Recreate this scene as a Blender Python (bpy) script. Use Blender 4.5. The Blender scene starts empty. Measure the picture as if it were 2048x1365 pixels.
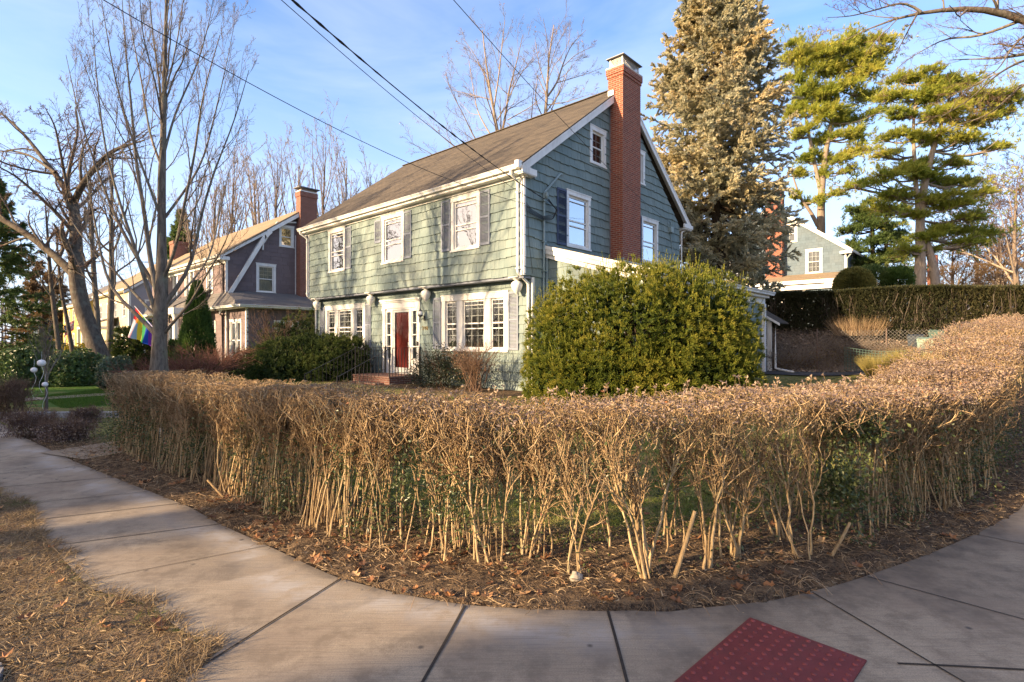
import bpy, math, random
import numpy as np
from math import radians as rad

rng = np.random.default_rng(11)
random.seed(5)
scene = bpy.context.scene
COL = scene.collection
PI = math.pi

# ------------------------------------------------------------------ survey frame
F, CX, CY, CH = 1080.0, 1024.0, 682.0, 1.70          # lens and eye height used when the place was surveyed
UX, UY = .7377, -.675                                # direction of the house front (towards the right)
VX, VY = .675, .7377                                 # direction of the house side (away)
C0 = (.533, 14.4)                                    # front right corner of the green house
HROT = math.atan2(UY, UX)
def W(u, v): return (C0[0]+u*UX+v*VX, C0[1]+u*UY+v*VY)
def LOC(X, Y):
    a = X-C0[0]; b = Y-C0[1]
    return a*UX+b*UY, a*VX+b*VY
def sst(x, a, b):
    t = np.clip((np.asarray(x, float)-a)/(b-a), 0, 1); return t*t*(3-2*t)
def gz(X, Y):
    """height of the ground"""
    u, v = LOC(np.asarray(X, float), np.asarray(Y, float))
    yard = .35*sst(v, -7.0, -2.5)+.25*sst(v, 5, 9)+1.55*sst(v, 10.4, 12.4)+.3*sst(v, 14, 34)
    side = .11*np.clip(v+3.5, 0, 6)+.05*np.clip(v-2.5, 0, 45)
    w = sst(u, 4.5, 9.0)
    left = sst(-u, 12, 40)
    return (yard*(1-w)+side*w)*(1-.75*left)
def gz1(X, Y): return float(gz(X, Y))

# ------------------------------------------------------------------ mesh collector
class Geo:
    def __init__(s): s.v = []; s.f = []; s.n = 0
    def add(s, V, Fc, mat=0, var=None):
        V = np.asarray(V, float).reshape(-1, 3); Fc = np.asarray(Fc, int)
        if Fc.ndim == 1: Fc = Fc[None]
        if var is None: var = rng.random(len(Fc))
        var = np.broadcast_to(np.asarray(var, float), (len(Fc),))
        s.v.append(V); s.f.append((Fc+s.n, np.full(len(Fc), mat), var)); s.n += len(V)
    def box(s, x0, x1, y0, y1, z0, z1, mat=0, var=None):
        if x0 > x1: x0, x1 = x1, x0
        if y0 > y1: y0, y1 = y1, y0
        if z0 > z1: z0, z1 = z1, z0
        V = [(x0,y0,z0),(x1,y0,z0),(x1,y1,z0),(x0,y1,z0),(x0,y0,z1),(x1,y0,z1),(x1,y1,z1),(x0,y1,z1)]
        s.add(V, [(0,3,2,1),(4,5,6,7),(0,1,5,4),(1,2,6,5),(2,3,7,6),(3,0,4,7)], mat, random.random() if var is None else var)
    def fbox(s, wf, a0, a1, d0, d1, z0, z1, mat=0, var=None):
        p = wf(a0, d0, z0); q = wf(a1, d1, z1)
        s.box(p[0], q[0], p[1], q[1], p[2], q[2], mat, var)
    def beam(s, p, q, w, h, mat=0, up=(0,0,1), var=None):
        """rectangular bar; w across, h along up"""
        p = np.array(p, float); q = np.array(q, float); t = q-p; t /= np.linalg.norm(t)
        up = np.array(up, float); sd = np.cross(t, up)
        if np.linalg.norm(sd) < 1e-6: sd = np.cross(t, (1, 0, 0))
        sd /= np.linalg.norm(sd); u = np.cross(sd, t)
        V = [o+a*sd*w/2+b*u*h/2 for o in (p, q) for a, b in ((-1,-1),(1,-1),(1,1),(-1,1))]
        s.add(V, [(0,1,2,3),(7,6,5,4),(0,4,5,1),(1,5,6,2),(2,6,7,3),(3,7,4,0)], mat, random.random() if var is None else var)
    def slab(s, pts, off, mat=0, var=None):
        """planar polygon extruded by the vector off"""
        P = np.array(pts, float); n = len(P); Q = P+np.array(off, float)
        var = random.random() if var is None else var
        b = s.n; s.v.append(np.vstack([P, Q])); s.n += 2*n
        s.f.append((np.arange(n)[None]+b, np.array([mat]), np.array([var])))
        s.f.append((np.arange(2*n-1, n-1, -1)[None]+b, np.array([mat]), np.array([var])))
        E = np.array([(i, i+n, (i+1) % n+n, (i+1) % n) for i in range(n)])+b
        s.f.append((E, np.full(n, mat), np.full(n, var)))
    def lathe(s, prof, c, n=16, mat=0, axis=None):
        R = np.array([p[0] for p in prof]); Z = np.array([p[1] for p in prof]); m = len(prof)
        a = np.arange(n)*2*PI/n
        V = np.stack([np.outer(R, np.cos(a))+c[0], np.outer(R, np.sin(a))+c[1], np.repeat(Z[:, None], n, 1)+c[2]], -1).reshape(-1, 3)
        Fc = [(i*n+j, i*n+(j+1) % n, (i+1)*n+(j+1) % n, (i+1)*n+j) for i in range(m-1) for j in range(n)]
        s.add(V, Fc, mat, .5)
    def tubes(s, P, R, sides=4, mat=0, cap=True, var=None):
        """P (N,M,3) centre lines, R (N,M) radii"""
        P = np.asarray(P, float); R = np.asarray(R, float)
        if P.ndim == 2: P = P[None]; R = R[None]
        N, M, _ = P.shape
        if N == 0: return
        T = np.gradient(P, axis=1); T /= np.linalg.norm(T, axis=2, keepdims=True)+1e-9
        mt = T.mean(1); ref = np.where(np.abs(mt[:, 2:3]) > .75, np.array([[1., 0, 0]]), np.array([[0., 0, 1.]]))[:, None, :]
        A = np.cross(T, np.broadcast_to(ref, T.shape)); A /= np.linalg.norm(A, axis=2, keepdims=True)+1e-9
        B = np.cross(T, A)
        ang = np.arange(sides)*2*PI/sides
        V = P[:, :, None, :]+R[:, :, None, None]*(np.cos(ang)[None, None, :, None]*A[:, :, None, :]+np.sin(ang)[None, None, :, None]*B[:, :, None, :])
        base = (np.arange(N)*M*sides)[:, None, None]
        i = np.arange(M-1)[None, :, None]; j = np.arange(sides)[None, None, :]; j2 = (j+1) % sides
        q = np.stack([base+i*sides+j, base+i*sides+j2, base+(i+1)*sides+j2, base+(i+1)*sides+j], -1).reshape(-1, 4)
        vv = rng.random(N) if var is None else np.broadcast_to(var, (N,))
        s.add(V.reshape(-1, 3), q, mat, np.repeat(vv, (M-1)*sides))
    def build(s, name, mats, parent=None, smooth=False, uv=False, origin=None):
        me = bpy.data.meshes.new(name)
        V = np.vstack(s.v) if s.v else np.zeros((0, 3))
        if origin is not None: V = V-np.array(origin, float)
        me.vertices.add(len(V)); me.vertices.foreach_set('co', V.ravel())
        li = np.concatenate([f[0].ravel() for f in s.f]); sz = np.concatenate([np.full(len(f[0]), f[0].shape[1]) for f in s.f])
        st = np.concatenate([[0], np.cumsum(sz)[:-1]])
        me.loops.add(len(li)); me.loops.foreach_set('vertex_index', li.astype(np.int32))
        me.polygons.add(len(sz)); me.polygons.foreach_set('loop_start', st.astype(np.int32))
        me.polygons.foreach_set('material_index', np.concatenate([f[1] for f in s.f]).astype(np.int32))
        me.polygons.foreach_set('use_smooth', np.full(len(sz), bool(smooth)))
        me.update(calc_edges=True)
        at = me.attributes.new('var', 'FLOAT', 'FACE'); at.data.foreach_set('value', np.concatenate([f[2] for f in s.f]).astype(np.float32))
        if uv:
            a = V[li[st]]; b = V[li[st+1]]; c = V[li[st+2]]
            n = np.cross(b-a, c-b); n /= np.linalg.norm(n, axis=1, keepdims=True)+1e-12
            t = np.stack([-n[:, 1], n[:, 0], np.zeros(len(n))], 1); tl = np.linalg.norm(t, axis=1, keepdims=True)
            t = np.where(tl < .05, np.array([[1., 0, 0]]), t/np.maximum(tl, 1e-9))
            bt = np.cross(n, t)
            fi = np.repeat(np.arange(len(sz)), sz)
            P = V[li]
            UV = np.stack([(P*t[fi]).sum(1), (P*bt[fi]).sum(1)], 1)
            l = me.uv_layers.new(name='UVMap'); l.data.foreach_set('uv', UV.ravel().astype(np.float32))
        for m in mats: me.materials.append(M[m] if isinstance(m, str) else m)
        o = bpy.data.objects.new(name, me); COL.objects.link(o)
        if parent is not None: o.parent = parent
        elif origin is not None: o.location = origin
        return o

def tag(o, label, cat, group=None):
    o['label'] = label; o['category'] = cat
    if group: o['group'] = group
    return o
def thing(name, label, cat, loc=(0, 0, 0), rz=0, group=None):
    o = bpy.data.objects.new(name, None); o.empty_display_size = .2; COL.objects.link(o)
    o.location = loc; o.rotation_euler = (0, 0, rz)
    return tag(o, label, cat, group)
def setting(o, kind='structure'):
    o['kind'] = kind; return o

# ------------------------------------------------------------------ materials
M = {}
class NT:
    def __init__(s, name):
        s.m = bpy.data.materials.new(name); s.m.use_nodes = True; s.t = s.m.node_tree; s.t.nodes.clear(); M[name] = s.m
        s.out = s.n('ShaderNodeOutputMaterial')
    def n(s, typ, **k):
        nd = s.t.nodes.new(typ)
        for a, b in k.items():
            if a.startswith('_'): continue
            setattr(nd, a, b)
        return nd
    def l(s, a, b): s.t.links.new(a, b)
    def val(s, sock, v):
        if hasattr(v, 'type') and hasattr(v, 'node'): s.l(v, sock)
        else: sock.default_value = v
    def coord(s, kind='Object', scale=(1, 1, 1), rot=(0, 0, 0)):
        tc = s.n('ShaderNodeTexCoord'); mp = s.n('ShaderNodeMapping'); mp.inputs['Scale'].default_value = scale; mp.inputs['Rotation'].default_value = rot
        s.l(tc.outputs[kind], mp.inputs['Vector']); return mp.outputs[0]
    def noise(s, vec, sc, det=4, rough=.6, dist=0):
        nd = s.n('ShaderNodeTexNoise'); s.l(vec, nd.inputs['Vector']); nd.inputs['Scale'].default_value = sc
        nd.inputs['Detail'].default_value = det; nd.inputs['Roughness'].default_value = rough; nd.inputs['Distortion'].default_value = dist
        return nd.outputs['Fac']
    def attr(s, name='var'):
        nd = s.n('ShaderNodeAttribute'); nd.attribute_name = name; return nd.outputs['Fac']
    def ramp(s, fac, stops, interp='LINEAR'):
        nd = s.n('ShaderNodeValToRGB'); s.l(fac, nd.inputs[0]); cr = nd.color_ramp; cr.interpolation = interp
        while len(cr.elements) < len(stops): cr.elements.new(.5)
        for e, (p, c) in zip(cr.elements, stops):
            e.position = p; e.color = (*c, 1) if len(c) == 3 else c
        return nd.outputs[0]
    def mix(s, fac, a, b, mode='MIX'):
        nd = s.n('ShaderNodeMix'); nd.data_type = 'RGBA'; nd.blend_type = mode
        s.val(nd.inputs[0], fac); 
        for k, v in ((6, a), (7, b)):
            if isinstance(v, tuple): nd.inputs[k].default_value = (*v, 1) if len(v) == 3 else v
            else: s.l(v, nd.inputs[k])
        return nd.outputs[2]
    def math(s, op, a, b=0.0, c=None, clamp=False):
        nd = s.n('ShaderNodeMath'); nd.operation = op; nd.use_clamp = clamp
        s.val(nd.inputs[0], a); s.val(nd.inputs[1], b)
        if c is not None: s.val(nd.inputs[2], c)
        return nd.outputs[0]
    def rng(s, v, a, b, c=0., d=1.):
        nd = s.n('ShaderNodeMapRange'); s.l(v, nd.inputs[0])
        for i, x in enumerate((a, b, c, d)): nd.inputs[i+1].default_value = x
        return nd.outputs[0]
    def bump(s, h, strength=.3, dist=.01, normal=None):
        nd = s.n('ShaderNodeBump'); s.l(h, nd.inputs['Height']); nd.inputs['Strength'].default_value = strength; nd.inputs['Distance'].default_value = dist
        if normal is not None: s.l(normal, nd.inputs['Normal'])
        return nd.outputs[0]
    def pbr(s, col, rough=.8, normal=None, metal=0, spec=.3, trans=0.):
        b = s.n('ShaderNodeBsdfPrincipled')
        if isinstance(col, tuple): b.inputs['Base Color'].default_value = (*col, 1)
        else: s.l(col, b.inputs['Base Color'])
        s.val(b.inputs['Roughness'], rough); b.inputs['Metallic'].default_value = metal; b.inputs['Specular IOR Level'].default_value = spec
        if normal is not None: s.l(normal, b.inputs['Normal'])
        if trans > 0:
            t = s.n('ShaderNodeBsdfTranslucent'); mx = s.n('ShaderNodeMixShader'); mx.inputs[0].default_value = trans
            if isinstance(col, tuple): t.inputs[0].default_value = (*col, 1)
            else: s.l(col, t.inputs[0])
            s.l(b.outputs[0], mx.inputs[1]); s.l(t.outputs[0], mx.inputs[2]); s.l(mx.outputs[0], s.out.inputs[0]); return mx
        s.l(b.outputs[0], s.out.inputs[0]); return b

def plain(name, col, rough=.7, var=.15, sc=6, bump=0, metal=0, spec=.3, grime=None):
    k = NT(name); v = k.coord(); n = k.noise(v, sc, 5)
    lo = tuple(c*(1-var) for c in col); hi = tuple(min(1, c*(1+var)) for c in col)
    c = k.ramp(n, [(.3, lo), (.7, hi)])
    if grime:
        n2 = k.noise(k.coord(scale=(1, 1, .25)), sc*.7, 6, .7)
        c = k.mix(k.rng(n2, .5, .75), c, grime)
    k.pbr(c, rough, k.bump(k.noise(v, sc*6, 4), bump, .004) if bump else None, metal, spec)
def leafmat(name, stops, trans=.3, rough=.6, big=None, spec=.25):
    k = NT(name); c = k.ramp(k.attr(), stops)
    if big:
        n = k.noise(k.coord(), big[0], 3); c = k.mix(k.rng(n, .42, .62), c, k.mix(1., c, big[1], 'MULTIPLY'))
    k.pbr(c, rough, None, 0, spec, trans)

plain('white_paint', (.78, .77, .73), .55, .05, 3, grime=(.55, .53, .48))
plain('fresh_white', (.82, .82, .80), .5, .03, 2)
plain('gutter_white', (.80, .80, .76), .45, .05, 2, grime=(.50, .48, .43))
plain('shutter_paint', (.20, .23, .29), .7, .12, 4, grime=(.26, .275, .32))
plain('shutter_dark', (.055, .075, .13), .6, .15, 4)
plain('curtain', (.17, .155, .13), .9, .12, 9)
plain('curtain_pale', (.35, .37, .38), .9, .06, 2)
plain('room_dark', (.05, .045, .04), .9)
plain('red_door', (.31, .045, .04), .4, .08, 2)
plain('storm_frame', (.60, .61, .60), .4, .05, 2)
plain('black_iron', (.03, .03, .032), .5, .2)
plain('flashing', (.30, .31, .33), .45, .2, 5, metal=.6)
plain('cap_metal', (.16, .16, .165), .5, .25, 6, metal=.5)
plain('mesh_metal', (.55, .55, .53), .5, .2, 30, metal=.4)
plain('conduit', (.26, .33, .33), .5, .15, 3)
plain('rubber_black', (.02, .02, .022), .6)
plain('mortar_crown', (.52, .47, .40), .9, .2, 8, bump=.4)
plain('granite', (.26, .26, .26), .8, .3, 40, bump=.4)
plain('limestone', (.30, .27, .22), .9, .15, 12, bump=.5)
plain('foundation', (.50, .52, .52), .9, .12, 6, bump=.4)
plain('brown_pipe', (.13, .09, .07), .5, .1)
plain('bin_plastic', (.02, .035, .055), .5, .1)
plain('bin_green', (.05, .10, .085), .6, .1)
plain('bin_pale', (.20, .30, .25), .6, .1)
plain('globe_white', (.80, .80, .78), .35, .03)
plain('brass', (.30, .22, .10), .35, .2, metal=.8)
plain('slate_blue_siding_far', (.12, .17, .27), .8, .1, 3)

def brick(name, c1, c2, mortar, bw=.2, bh=.065, ms=.008, soot=None):
    k = NT(name); tc = k.n('ShaderNodeTexCoord'); uv = tc.outputs['UV']
    nz = k.noise(k.coord(), 9, 4); dv = k.n('ShaderNodeMix'); dv.data_type = 'RGBA'; dv.blend_type = 'ADD'; dv.inputs[0].default_value = .006
    k.l(uv, dv.inputs[6]); nn = k.n('ShaderNodeTexNoise'); k.l(uv, nn.inputs['Vector']); nn.inputs['Scale'].default_value = 14; k.l(nn.outputs['Color'], dv.inputs[7])
    b = k.n('ShaderNodeTexBrick'); k.l(dv.outputs[2], b.inputs['Vector']); b.inputs['Scale'].default_value = 1
    b.inputs['Brick Width'].default_value = bw; b.inputs['Row Height'].default_value = bh; b.inputs['Mortar Size'].default_value = ms; b.inputs['Mortar Smooth'].default_value = .2
    b.inputs['Color1'].default_value = (*c1, 1); b.inputs['Color2'].default_value = (*c2, 1); b.inputs['Mortar'].default_value = (*mortar, 1); b.inputs['Bias'].default_value = -.1
    c = k.mix(k.rng(nz, .35, .7, 0, .45), b.outputs['Color'], (.16, .07, .05))
    if soot is not None: c = k.mix(k.rng(k.noise(k.coord(), 1.3, 4), .5, .8, 0, .5), c, soot)
    h = k.math('SUBTRACT', 1., b.outputs['Fac']); h = k.math('ADD', h, k.math('MULTIPLY', nz, .3))
    k.pbr(c, .88, k.bump(h, .7, .008), 0, .2)
brick('chimney_brick', (.33, .078, .042), (.20, .046, .032), (.36, .26, .19), ms=.010)
brick('old_brick', (.28, .10, .07), (.20, .07, .05), (.30, .25, .20))
brick('step_brick', (.17, .075, .06), (.13, .06, .05), (.28, .24, .2))

def shingle_mat(name, base, warm, dark, streak=.5):
    """painted wood shakes: one tone per shake, vertical grain, worn streaks"""
    k = NT(name); tc = k.n('ShaderNodeTexCoord')
    mp = k.n('ShaderNodeMapping'); mp.inputs['Scale'].default_value = (22, 1.1, 1); k.l(tc.outputs['UV'], mp.inputs['Vector'])
    g = k.noise(mp.outputs[0], 1.6, 6, .7)
    mp2 = k.n('ShaderNodeMapping'); mp2.inputs['Scale'].default_value = (1, 1, 1); k.l(tc.outputs['UV'], mp2.inputs['Vector'])
    big = k.noise(mp2.outputs[0], .9, 5, .65)
    c = k.ramp(k.attr(), [(0, tuple(x*.86 for x in base)), (.5, base), (1, tuple(min(1, x*1.12) for x in base))])
    c = k.mix(k.rng(big, .42, .72, 0, .55), c, warm)
    c = k.mix(k.rng(g, .50, .80, 0, streak), c, warm)
    c = k.mix(k.rng(g, .46, .28, 0, streak*.8), c, dark)
    fine = k.noise(mp.outputs[0], 6, 3)
    k.pbr(c, .82, k.bump(k.math('ADD', g, fine), .45, .006), 0, .2)
shingle_mat('green_shakes', (.178, .236, .232), (.285, .32, .285), (.08, .115, .125), .75)
shingle_mat('mauve_shingles', (.172, .135, .138), (.20, .155, .15), (.09, .07, .08), .3)
shingle_mat('blue_shingles', (.115, .16, .20), (.15, .18, .20), (.075, .105, .14), .3)
shingle_mat('cream_clapboard', (.50, .42, .29), (.56, .48, .34), (.36, .30, .21), .2)
shingle_mat('yellow_clapboard', (.55, .38, .10), (.6, .44, .14), (.4, .28, .08), .2)
shingle_mat('grey_clapboard', (.32, .30, .32), (.38, .36, .36), (.22, .21, .23), .2)
shingle_mat('navy_clapboard', (.06, .09, .15), (.08, .12, .18), (.04, .06, .1), .2)

def roof_mat(name, base, light, dark):
    k = NT(name); tc = k.n('ShaderNodeTexCoord')
    b = k.n('ShaderNodeTexBrick'); k.l(tc.outputs['UV'], b.inputs['Vector']); b.inputs['Scale'].default_value = 1
    b.inputs['Brick Width'].default_value = .30; b.inputs['Row Height'].default_value = .13; b.inputs['Mortar Size'].default_value = .007
    b.inputs['Color1'].default_value = (*base, 1); b.inputs['Color2'].default_value = (*light, 1); b.inputs['Mortar'].default_value = (*dark, 1)
    mp = k.n('ShaderNodeMapping'); mp.inputs['Scale'].default_value = (.7, 5, 1); k.l(tc.outputs['UV'], mp.inputs['Vector'])
    s1 = k.noise(mp.outputs[0], 1.5, 6, .75)
    c = k.mix(k.rng(s1, .4, .7, 0, .8), b.outputs['Color'], light)
    c = k.mix(k.rng(k.noise(mp.outputs[0], .5, 5, .7), .5, .75, 0, .7), c, dark)
    gr = k.noise(k.coord(), 140, 2)
    c = k.mix(k.rng(gr, .4, .7, 0, .35), c, dark)
    h = k.math('ADD', k.math('SUBTRACT', 1., b.outputs['Fac']), gr)
    k.pbr(c, .95, k.bump(h, .6, .008), 0, .1)
roof_mat('asphalt_shingles', (.080, .072, .062), (.138, .116, .090), (.032, .030, .029))
roof_mat('tan_shingles', (.27, .21, .14), (.33, .26, .17), (.17, .13, .10))
roof_mat('grey_shingles', (.13, .125, .125), (.18, .17, .16), (.07, .068, .07))

def glass(name, refl=.35, tint=(.75, .8, .82)):
    k = NT(name); t = k.n('ShaderNodeBsdfTransparent'); t.inputs[0].default_value = (*tint, 1)
    g = k.n('ShaderNodeBsdfGlossy'); g.inputs['Roughness'].default_value = .015; g.inputs[0].default_value = (.95, .97, 1, 1)
    k.l(k.bump(k.noise(k.coord(), 2.2, 2), .12, .02), g.inputs['Normal'])
    fr = k.n('ShaderNodeFresnel'); fr.inputs[0].default_value = 1.5
    f = k.math('ADD', k.math('MULTIPLY', fr.outputs[0], 1.), refl, clamp=True)
    mx = k.n('ShaderNodeMixShader'); k.l(f, mx.inputs[0]); k.l(t.outputs[0], mx.inputs[1]); k.l(g.outputs[0], mx.inputs[2]); k.l(mx.outputs[0], k.out.inputs[0])
glass('window_glass', .42); glass('dim_glass', .10); glass('door_glass', .0)

def bark(name, a, b, sc=14, moss=None):
    k = NT(name); v = k.coord(scale=(1, 1, .22)); n = k.noise(v, sc, 6, .7, .4)
    c = k.ramp(n, [(.32, a), (.62, b)])
    if moss: c = k.mix(k.rng(k.noise(k.coord(), 3.5, 4), .52, .66, 0, .8), c, moss)
    vv = k.attr(); c = k.mix(1., c, k.ramp(vv, [(0, (.48, .44, .42)), (.3, (.80, .76, .72)), (.7, (1., 1., 1.)), (1, (1.12, 1.08, 1.02))]), 'MULTIPLY')
    k.pbr(c, .92, k.bump(n, .9, .02), 0, .15)
bark('grey_bark', (.075, .068, .06), (.24, .215, .185), 16, (.22, .23, .18))
bark('dark_bark', (.055, .047, .040), (.15, .125, .10), 12, (.16, .16, .13))
bark('pale_bark', (.18, .15, .12), (.36, .30, .24), 10)
bark('far_bark', (.16, .13, .11), (.30, .25, .21), 10)
bark('spruce_bark', (.045, .035, .028), (.12, .09, .07), 20)
bark('twig_bark', (.15, .125, .10), (.26, .215, .17), 20)
bark('brown_twigs', (.11, .07, .05), (.22, .15, .11), 20)
bark('red_twigs', (.14, .065, .05), (.25, .13, .095), 20)
bark('privet_bark', (.19, .135, .075), (.56, .42, .24), 30, (.27, .25, .16))
bark('privet_twig', (.24, .16, .09), (.45, .32, .185), 60)

def shade_mats():
    leafmat('yew_needles', [(0, (.04, .065, .012)), (.4, (.12, .155, .022)), (.75, (.23, .24, .032)), (1, (.38, .34, .06))], .35)
    leafmat('dark_yew', [(0, (.025, .045, .012)), (.6, (.055, .085, .02)), (1, (.12, .14, .03))], .2)
    leafmat('spruce_needles', [(0, (.26, .29, .22)), (.5, (.52, .51, .37)), (.85, (.70, .64, .46)), (1, (.64, .53, .33))], .4, big=(.55, (1.03, .94, .78)))
    leafmat('pine_needles', [(0, (.18, .23, .045)), (.5, (.38, .40, .07)), (1, (.62, .54, .12))], .5, big=(.3, (.75, .85, .7)))
    leafmat('hemlock_needles', [(0, (.05, .09, .03)), (.6, (.11, .17, .05)), (1, (.22, .25, .08))], .4)
    leafmat('rhodo_leaves', [(0, (.04, .07, .02)), (.6, (.09, .15, .045)), (1, (.18, .24, .08))], .2, .35, spec=.5)
    leafmat('pale_rhodo', [(0, (.05, .08, .045)), (.6, (.10, .15, .085)), (1, (.17, .22, .13))], .2, .4, spec=.5)
    leafmat('gold_leaves', [(0, (.10, .10, .02)), (.6, (.26, .22, .03)), (1, (.45, .33, .04))], .35)
    leafmat('rust_leaves', [(0, (.10, .06, .035)), (.6, (.19, .12, .06)), (1, (.17, .15, .06))], .3)
    leafmat('arborvitae', [(0, (.04, .08, .02)), (.6, (.09, .16, .035)), (1, (.17, .24, .05))], .25)
    leafmat('dome_shrub', [(0, (.10, .11, .03)), (.6, (.20, .19, .05)), (1, (.30, .25, .07))], .25)
    leafmat('holly_leaves', [(0, (.02, .035, .02)), (.6, (.045, .06, .03)), (.9, (.10, .09, .05)), (1, (.3, .2, .16))], .15, .35, spec=.5)
    leafmat('faded_leaves', [(0, (.09, .06, .06)), (.35, (.20, .145, .13)), (.6, (.30, .225, .175)), (.85, (.42, .32, .21)), (.96, (.47, .36, .23)), (1, (.30, .12, .05))], .25, .5, spec=.35)
    leafmat('privet_leaves', [(0, (.03, .05, .02)), (.6, (.075, .10, .035)), (.88, (.16, .18, .055)), (1, (.28, .13, .08))], .25, .4, spec=.45)
    leafmat('dry_grass_blades', [(0, (.13, .095, .06)), (.45, (.26, .19, .11)), (.8, (.44, .33, .19)), (1, (.13, .15, .05))], .3)
    leafmat('lawn_blades', [(0, (.09, .15, .03)), (.5, (.19, .25, .055)), (.75, (.38, .36, .11)), (1, (.58, .48, .22))], .35)
    leafmat('green_lawn_blades', [(0, (.04, .10, .015)), (.6, (.07, .15, .02)), (1, (.12, .19, .03))], .35)
    leafmat('fallen_leaves', [(0, (.10, .05, .03)), (.4, (.24, .115, .055)), (.8, (.42, .21, .09)), (1, (.52, .36, .20))], .25)
    leafmat('straw_bits', [(0, (.12, .08, .05)), (.5, (.28, .19, .11)), (1, (.46, .35, .21))], .1)
    leafmat('bank_litter', [(0, (.11, .085, .065)), (.5, (.23, .18, .14)), (.9, (.33, .27, .20)), (1, (.26, .15, .09))], .1)
    leafmat('ornamental_grass', [(0, (.20, .18, .05)), (.5, (.36, .30, .09)), (1, (.50, .40, .16))], .35)
    leafmat('hedge_dark_leaves', [(0, (.022, .028, .014)), (.6, (.05, .055, .024)), (1, (.11, .10, .045))], .2)
shade_mats()
# ------------------------------------------------------------------ ground, pavement, road
PAIRS = [((-30,27.5),(-30,24.3)),((-18,17.5),(-18,14.9)),((-9.1,9.9),(-9.3,8.35)),((-6.11,7.56),(-6.3,6.42)),((-4.65,6.49),(-4.85,5.43)),((-3.29,5.51),(-4.27,4.86)),
 ((-2.7,4.99),(-3.8,4.45)),((-1.86,4.34),(-2.88,3.69)),((-1.5,4.05),(-2.36,3.48)),((-1.22,3.84),(-1.95,3.17)),((-1.05,3.76),(-1.61,2.97)),((-.75,3.61),(-1.68,2.55)),
 ((-.3,3.46),(-1.75,2.0)),((.18,3.4),(-1.2,1.2)),((.71,3.39),(.57,.9)),((1.2,3.42),(1.6,.9)),((1.74,3.53),(2.6,1.3)),((2.38,3.8),(3.6,1.9)),((3.28,4.27),(4.7,2.8)),
 ((4.06,4.73),(5.7,3.5)),((5.15,5.45),(6.8,4.2)),((8,7.8),(9.4,6.3)),((14,13.3),(15.3,12.0)),((26,24.6),(27.3,23.3))]
IN = np.array([p[0] for p in PAIRS], float); OUT = np.array([p[1] for p in PAIRS], float)
s_in = np.concatenate([[0], np.cumsum(np.linalg.norm(np.diff(IN, axis=0), axis=1))])
def resamp(P, s, q): return np.stack([np.interp(q, s, P[:, i]) for i in range(P.shape[1])], 1)
KERB = [(-40,25.0),(-9,6.3),(-3.6,3.12),(-2.67,2.73),(-2.32,2.15),(-2.0,1.4)]
ROADP = np.array(KERB+[(-1.3,.9),(.57,.72),(2.7,1.05),(4.8,2.5),(6.9,3.95),(27,22.5),(40,14),(14,-14),(-14,-16),(-60,10)], float)
def inpoly(X, Y, P):
    X = np.asarray(X); Y = np.asarray(Y); r = np.zeros(X.shape, bool); n = len(P)
    for i in range(n):
        x1, y1 = P[i]; x2, y2 = P[(i+1) % n]
        if y1 == y2: continue
        c = ((y1 > Y) != (y2 > Y)) & (X < (x2-x1)*(Y-y1)/(y2-y1)+x1); r ^= c
    return r
WALKP = np.vstack([IN, OUT[::-1]])
# front line of the hedge stems, and the hedge itself
HF = np.array([(-6.55,8.75),(-6.0,8.25),(-5.2,7.5),(-4.4,6.85),(-3.28,5.95),(-2.09,4.98),(-1.29,4.42),(-.66,4.15),(-.09,4.0),(.45,3.94),(.95,3.93),(1.58,4.06),(2.39,4.32),(3.18,4.68),(4.3,5.28),(5.5,6.1),(7.2,7.75),(9.05,9.64),(16,16.4),(23,23.2)])
hs = np.concatenate([[0], np.cumsum(np.linalg.norm(np.diff(HF, axis=0), axis=1))]); HLEN = hs[-1]
def hpath(s, off=0.):
    """point on the hedge at arc length s, off metres inwards"""
    s = np.asarray(s, float); P = resamp(HF, hs, s); Q = resamp(HF, hs, np.clip(s+.35, 0, HLEN))-resamp(HF, hs, np.clip(s-.35, 0, HLEN))
    Q /= np.linalg.norm(Q, axis=1, keepdims=True); Nn = np.stack([-Q[:, 1], Q[:, 0]], 1)
    return P+Nn*np.asarray(off)[..., None], Q, Nn
def dpath(X, Y, P):
    d = np.full(np.shape(X), 1e9)
    for a, b in zip(P[:-1], P[1:]):
        t = np.clip(((X-a[0])*(b[0]-a[0])+(Y-a[1])*(b[1]-a[1]))/((b-a)**2).sum(), 0, 1)
        d = np.minimum(d, np.hypot(X-a[0]-t*(b[0]-a[0]), Y-a[1]-t*(b[1]-a[1])))
    return d
xs = np.unique(np.concatenate([np.arange(-700, -40, 30), np.arange(-40, -11, 1.), np.arange(-11, 11, .11), np.arange(11, 40, 1.), np.arange(40, 760, 30)]))
ys = np.unique(np.concatenate([np.arange(-300, -20, 30), np.arange(-20, 1, 1.), np.arange(1, 13, .11), np.arange(13, 45, .6), np.arange(45, 900, 30)]))
GX, GY = np.meshgrid(xs, ys)
GZ = gz(GX, GY)
swk = inpoly(GX, GY, WALKP); rd = inpoly(GX, GY, ROADP)
dh, _q = dpath(GX, GY, HF[2:]), 0
rough = np.sin(GX*9.1+np.sin(GY*7.3)*2)*np.sin(GY*8.3+1.7*np.sin(GX*5.1))
near = (np.abs(GX) < 11) & (GY < 13)
GZ = GZ+np.where(near & ~swk & ~rd, .012*rough+.008*rng.standard_normal(GX.shape), 0)
GZ = GZ+np.where(near & ~swk & ~rd, .03*np.exp(-((dh-.35)/.5)**2), 0)
dOUT = dpath(GX, GY, OUT[:13]); vg_ = near & (dOUT < .35) & ~swk & ~rd
GZ = np.where(vg_, np.maximum(GZ, .002)+.014, GZ)
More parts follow.
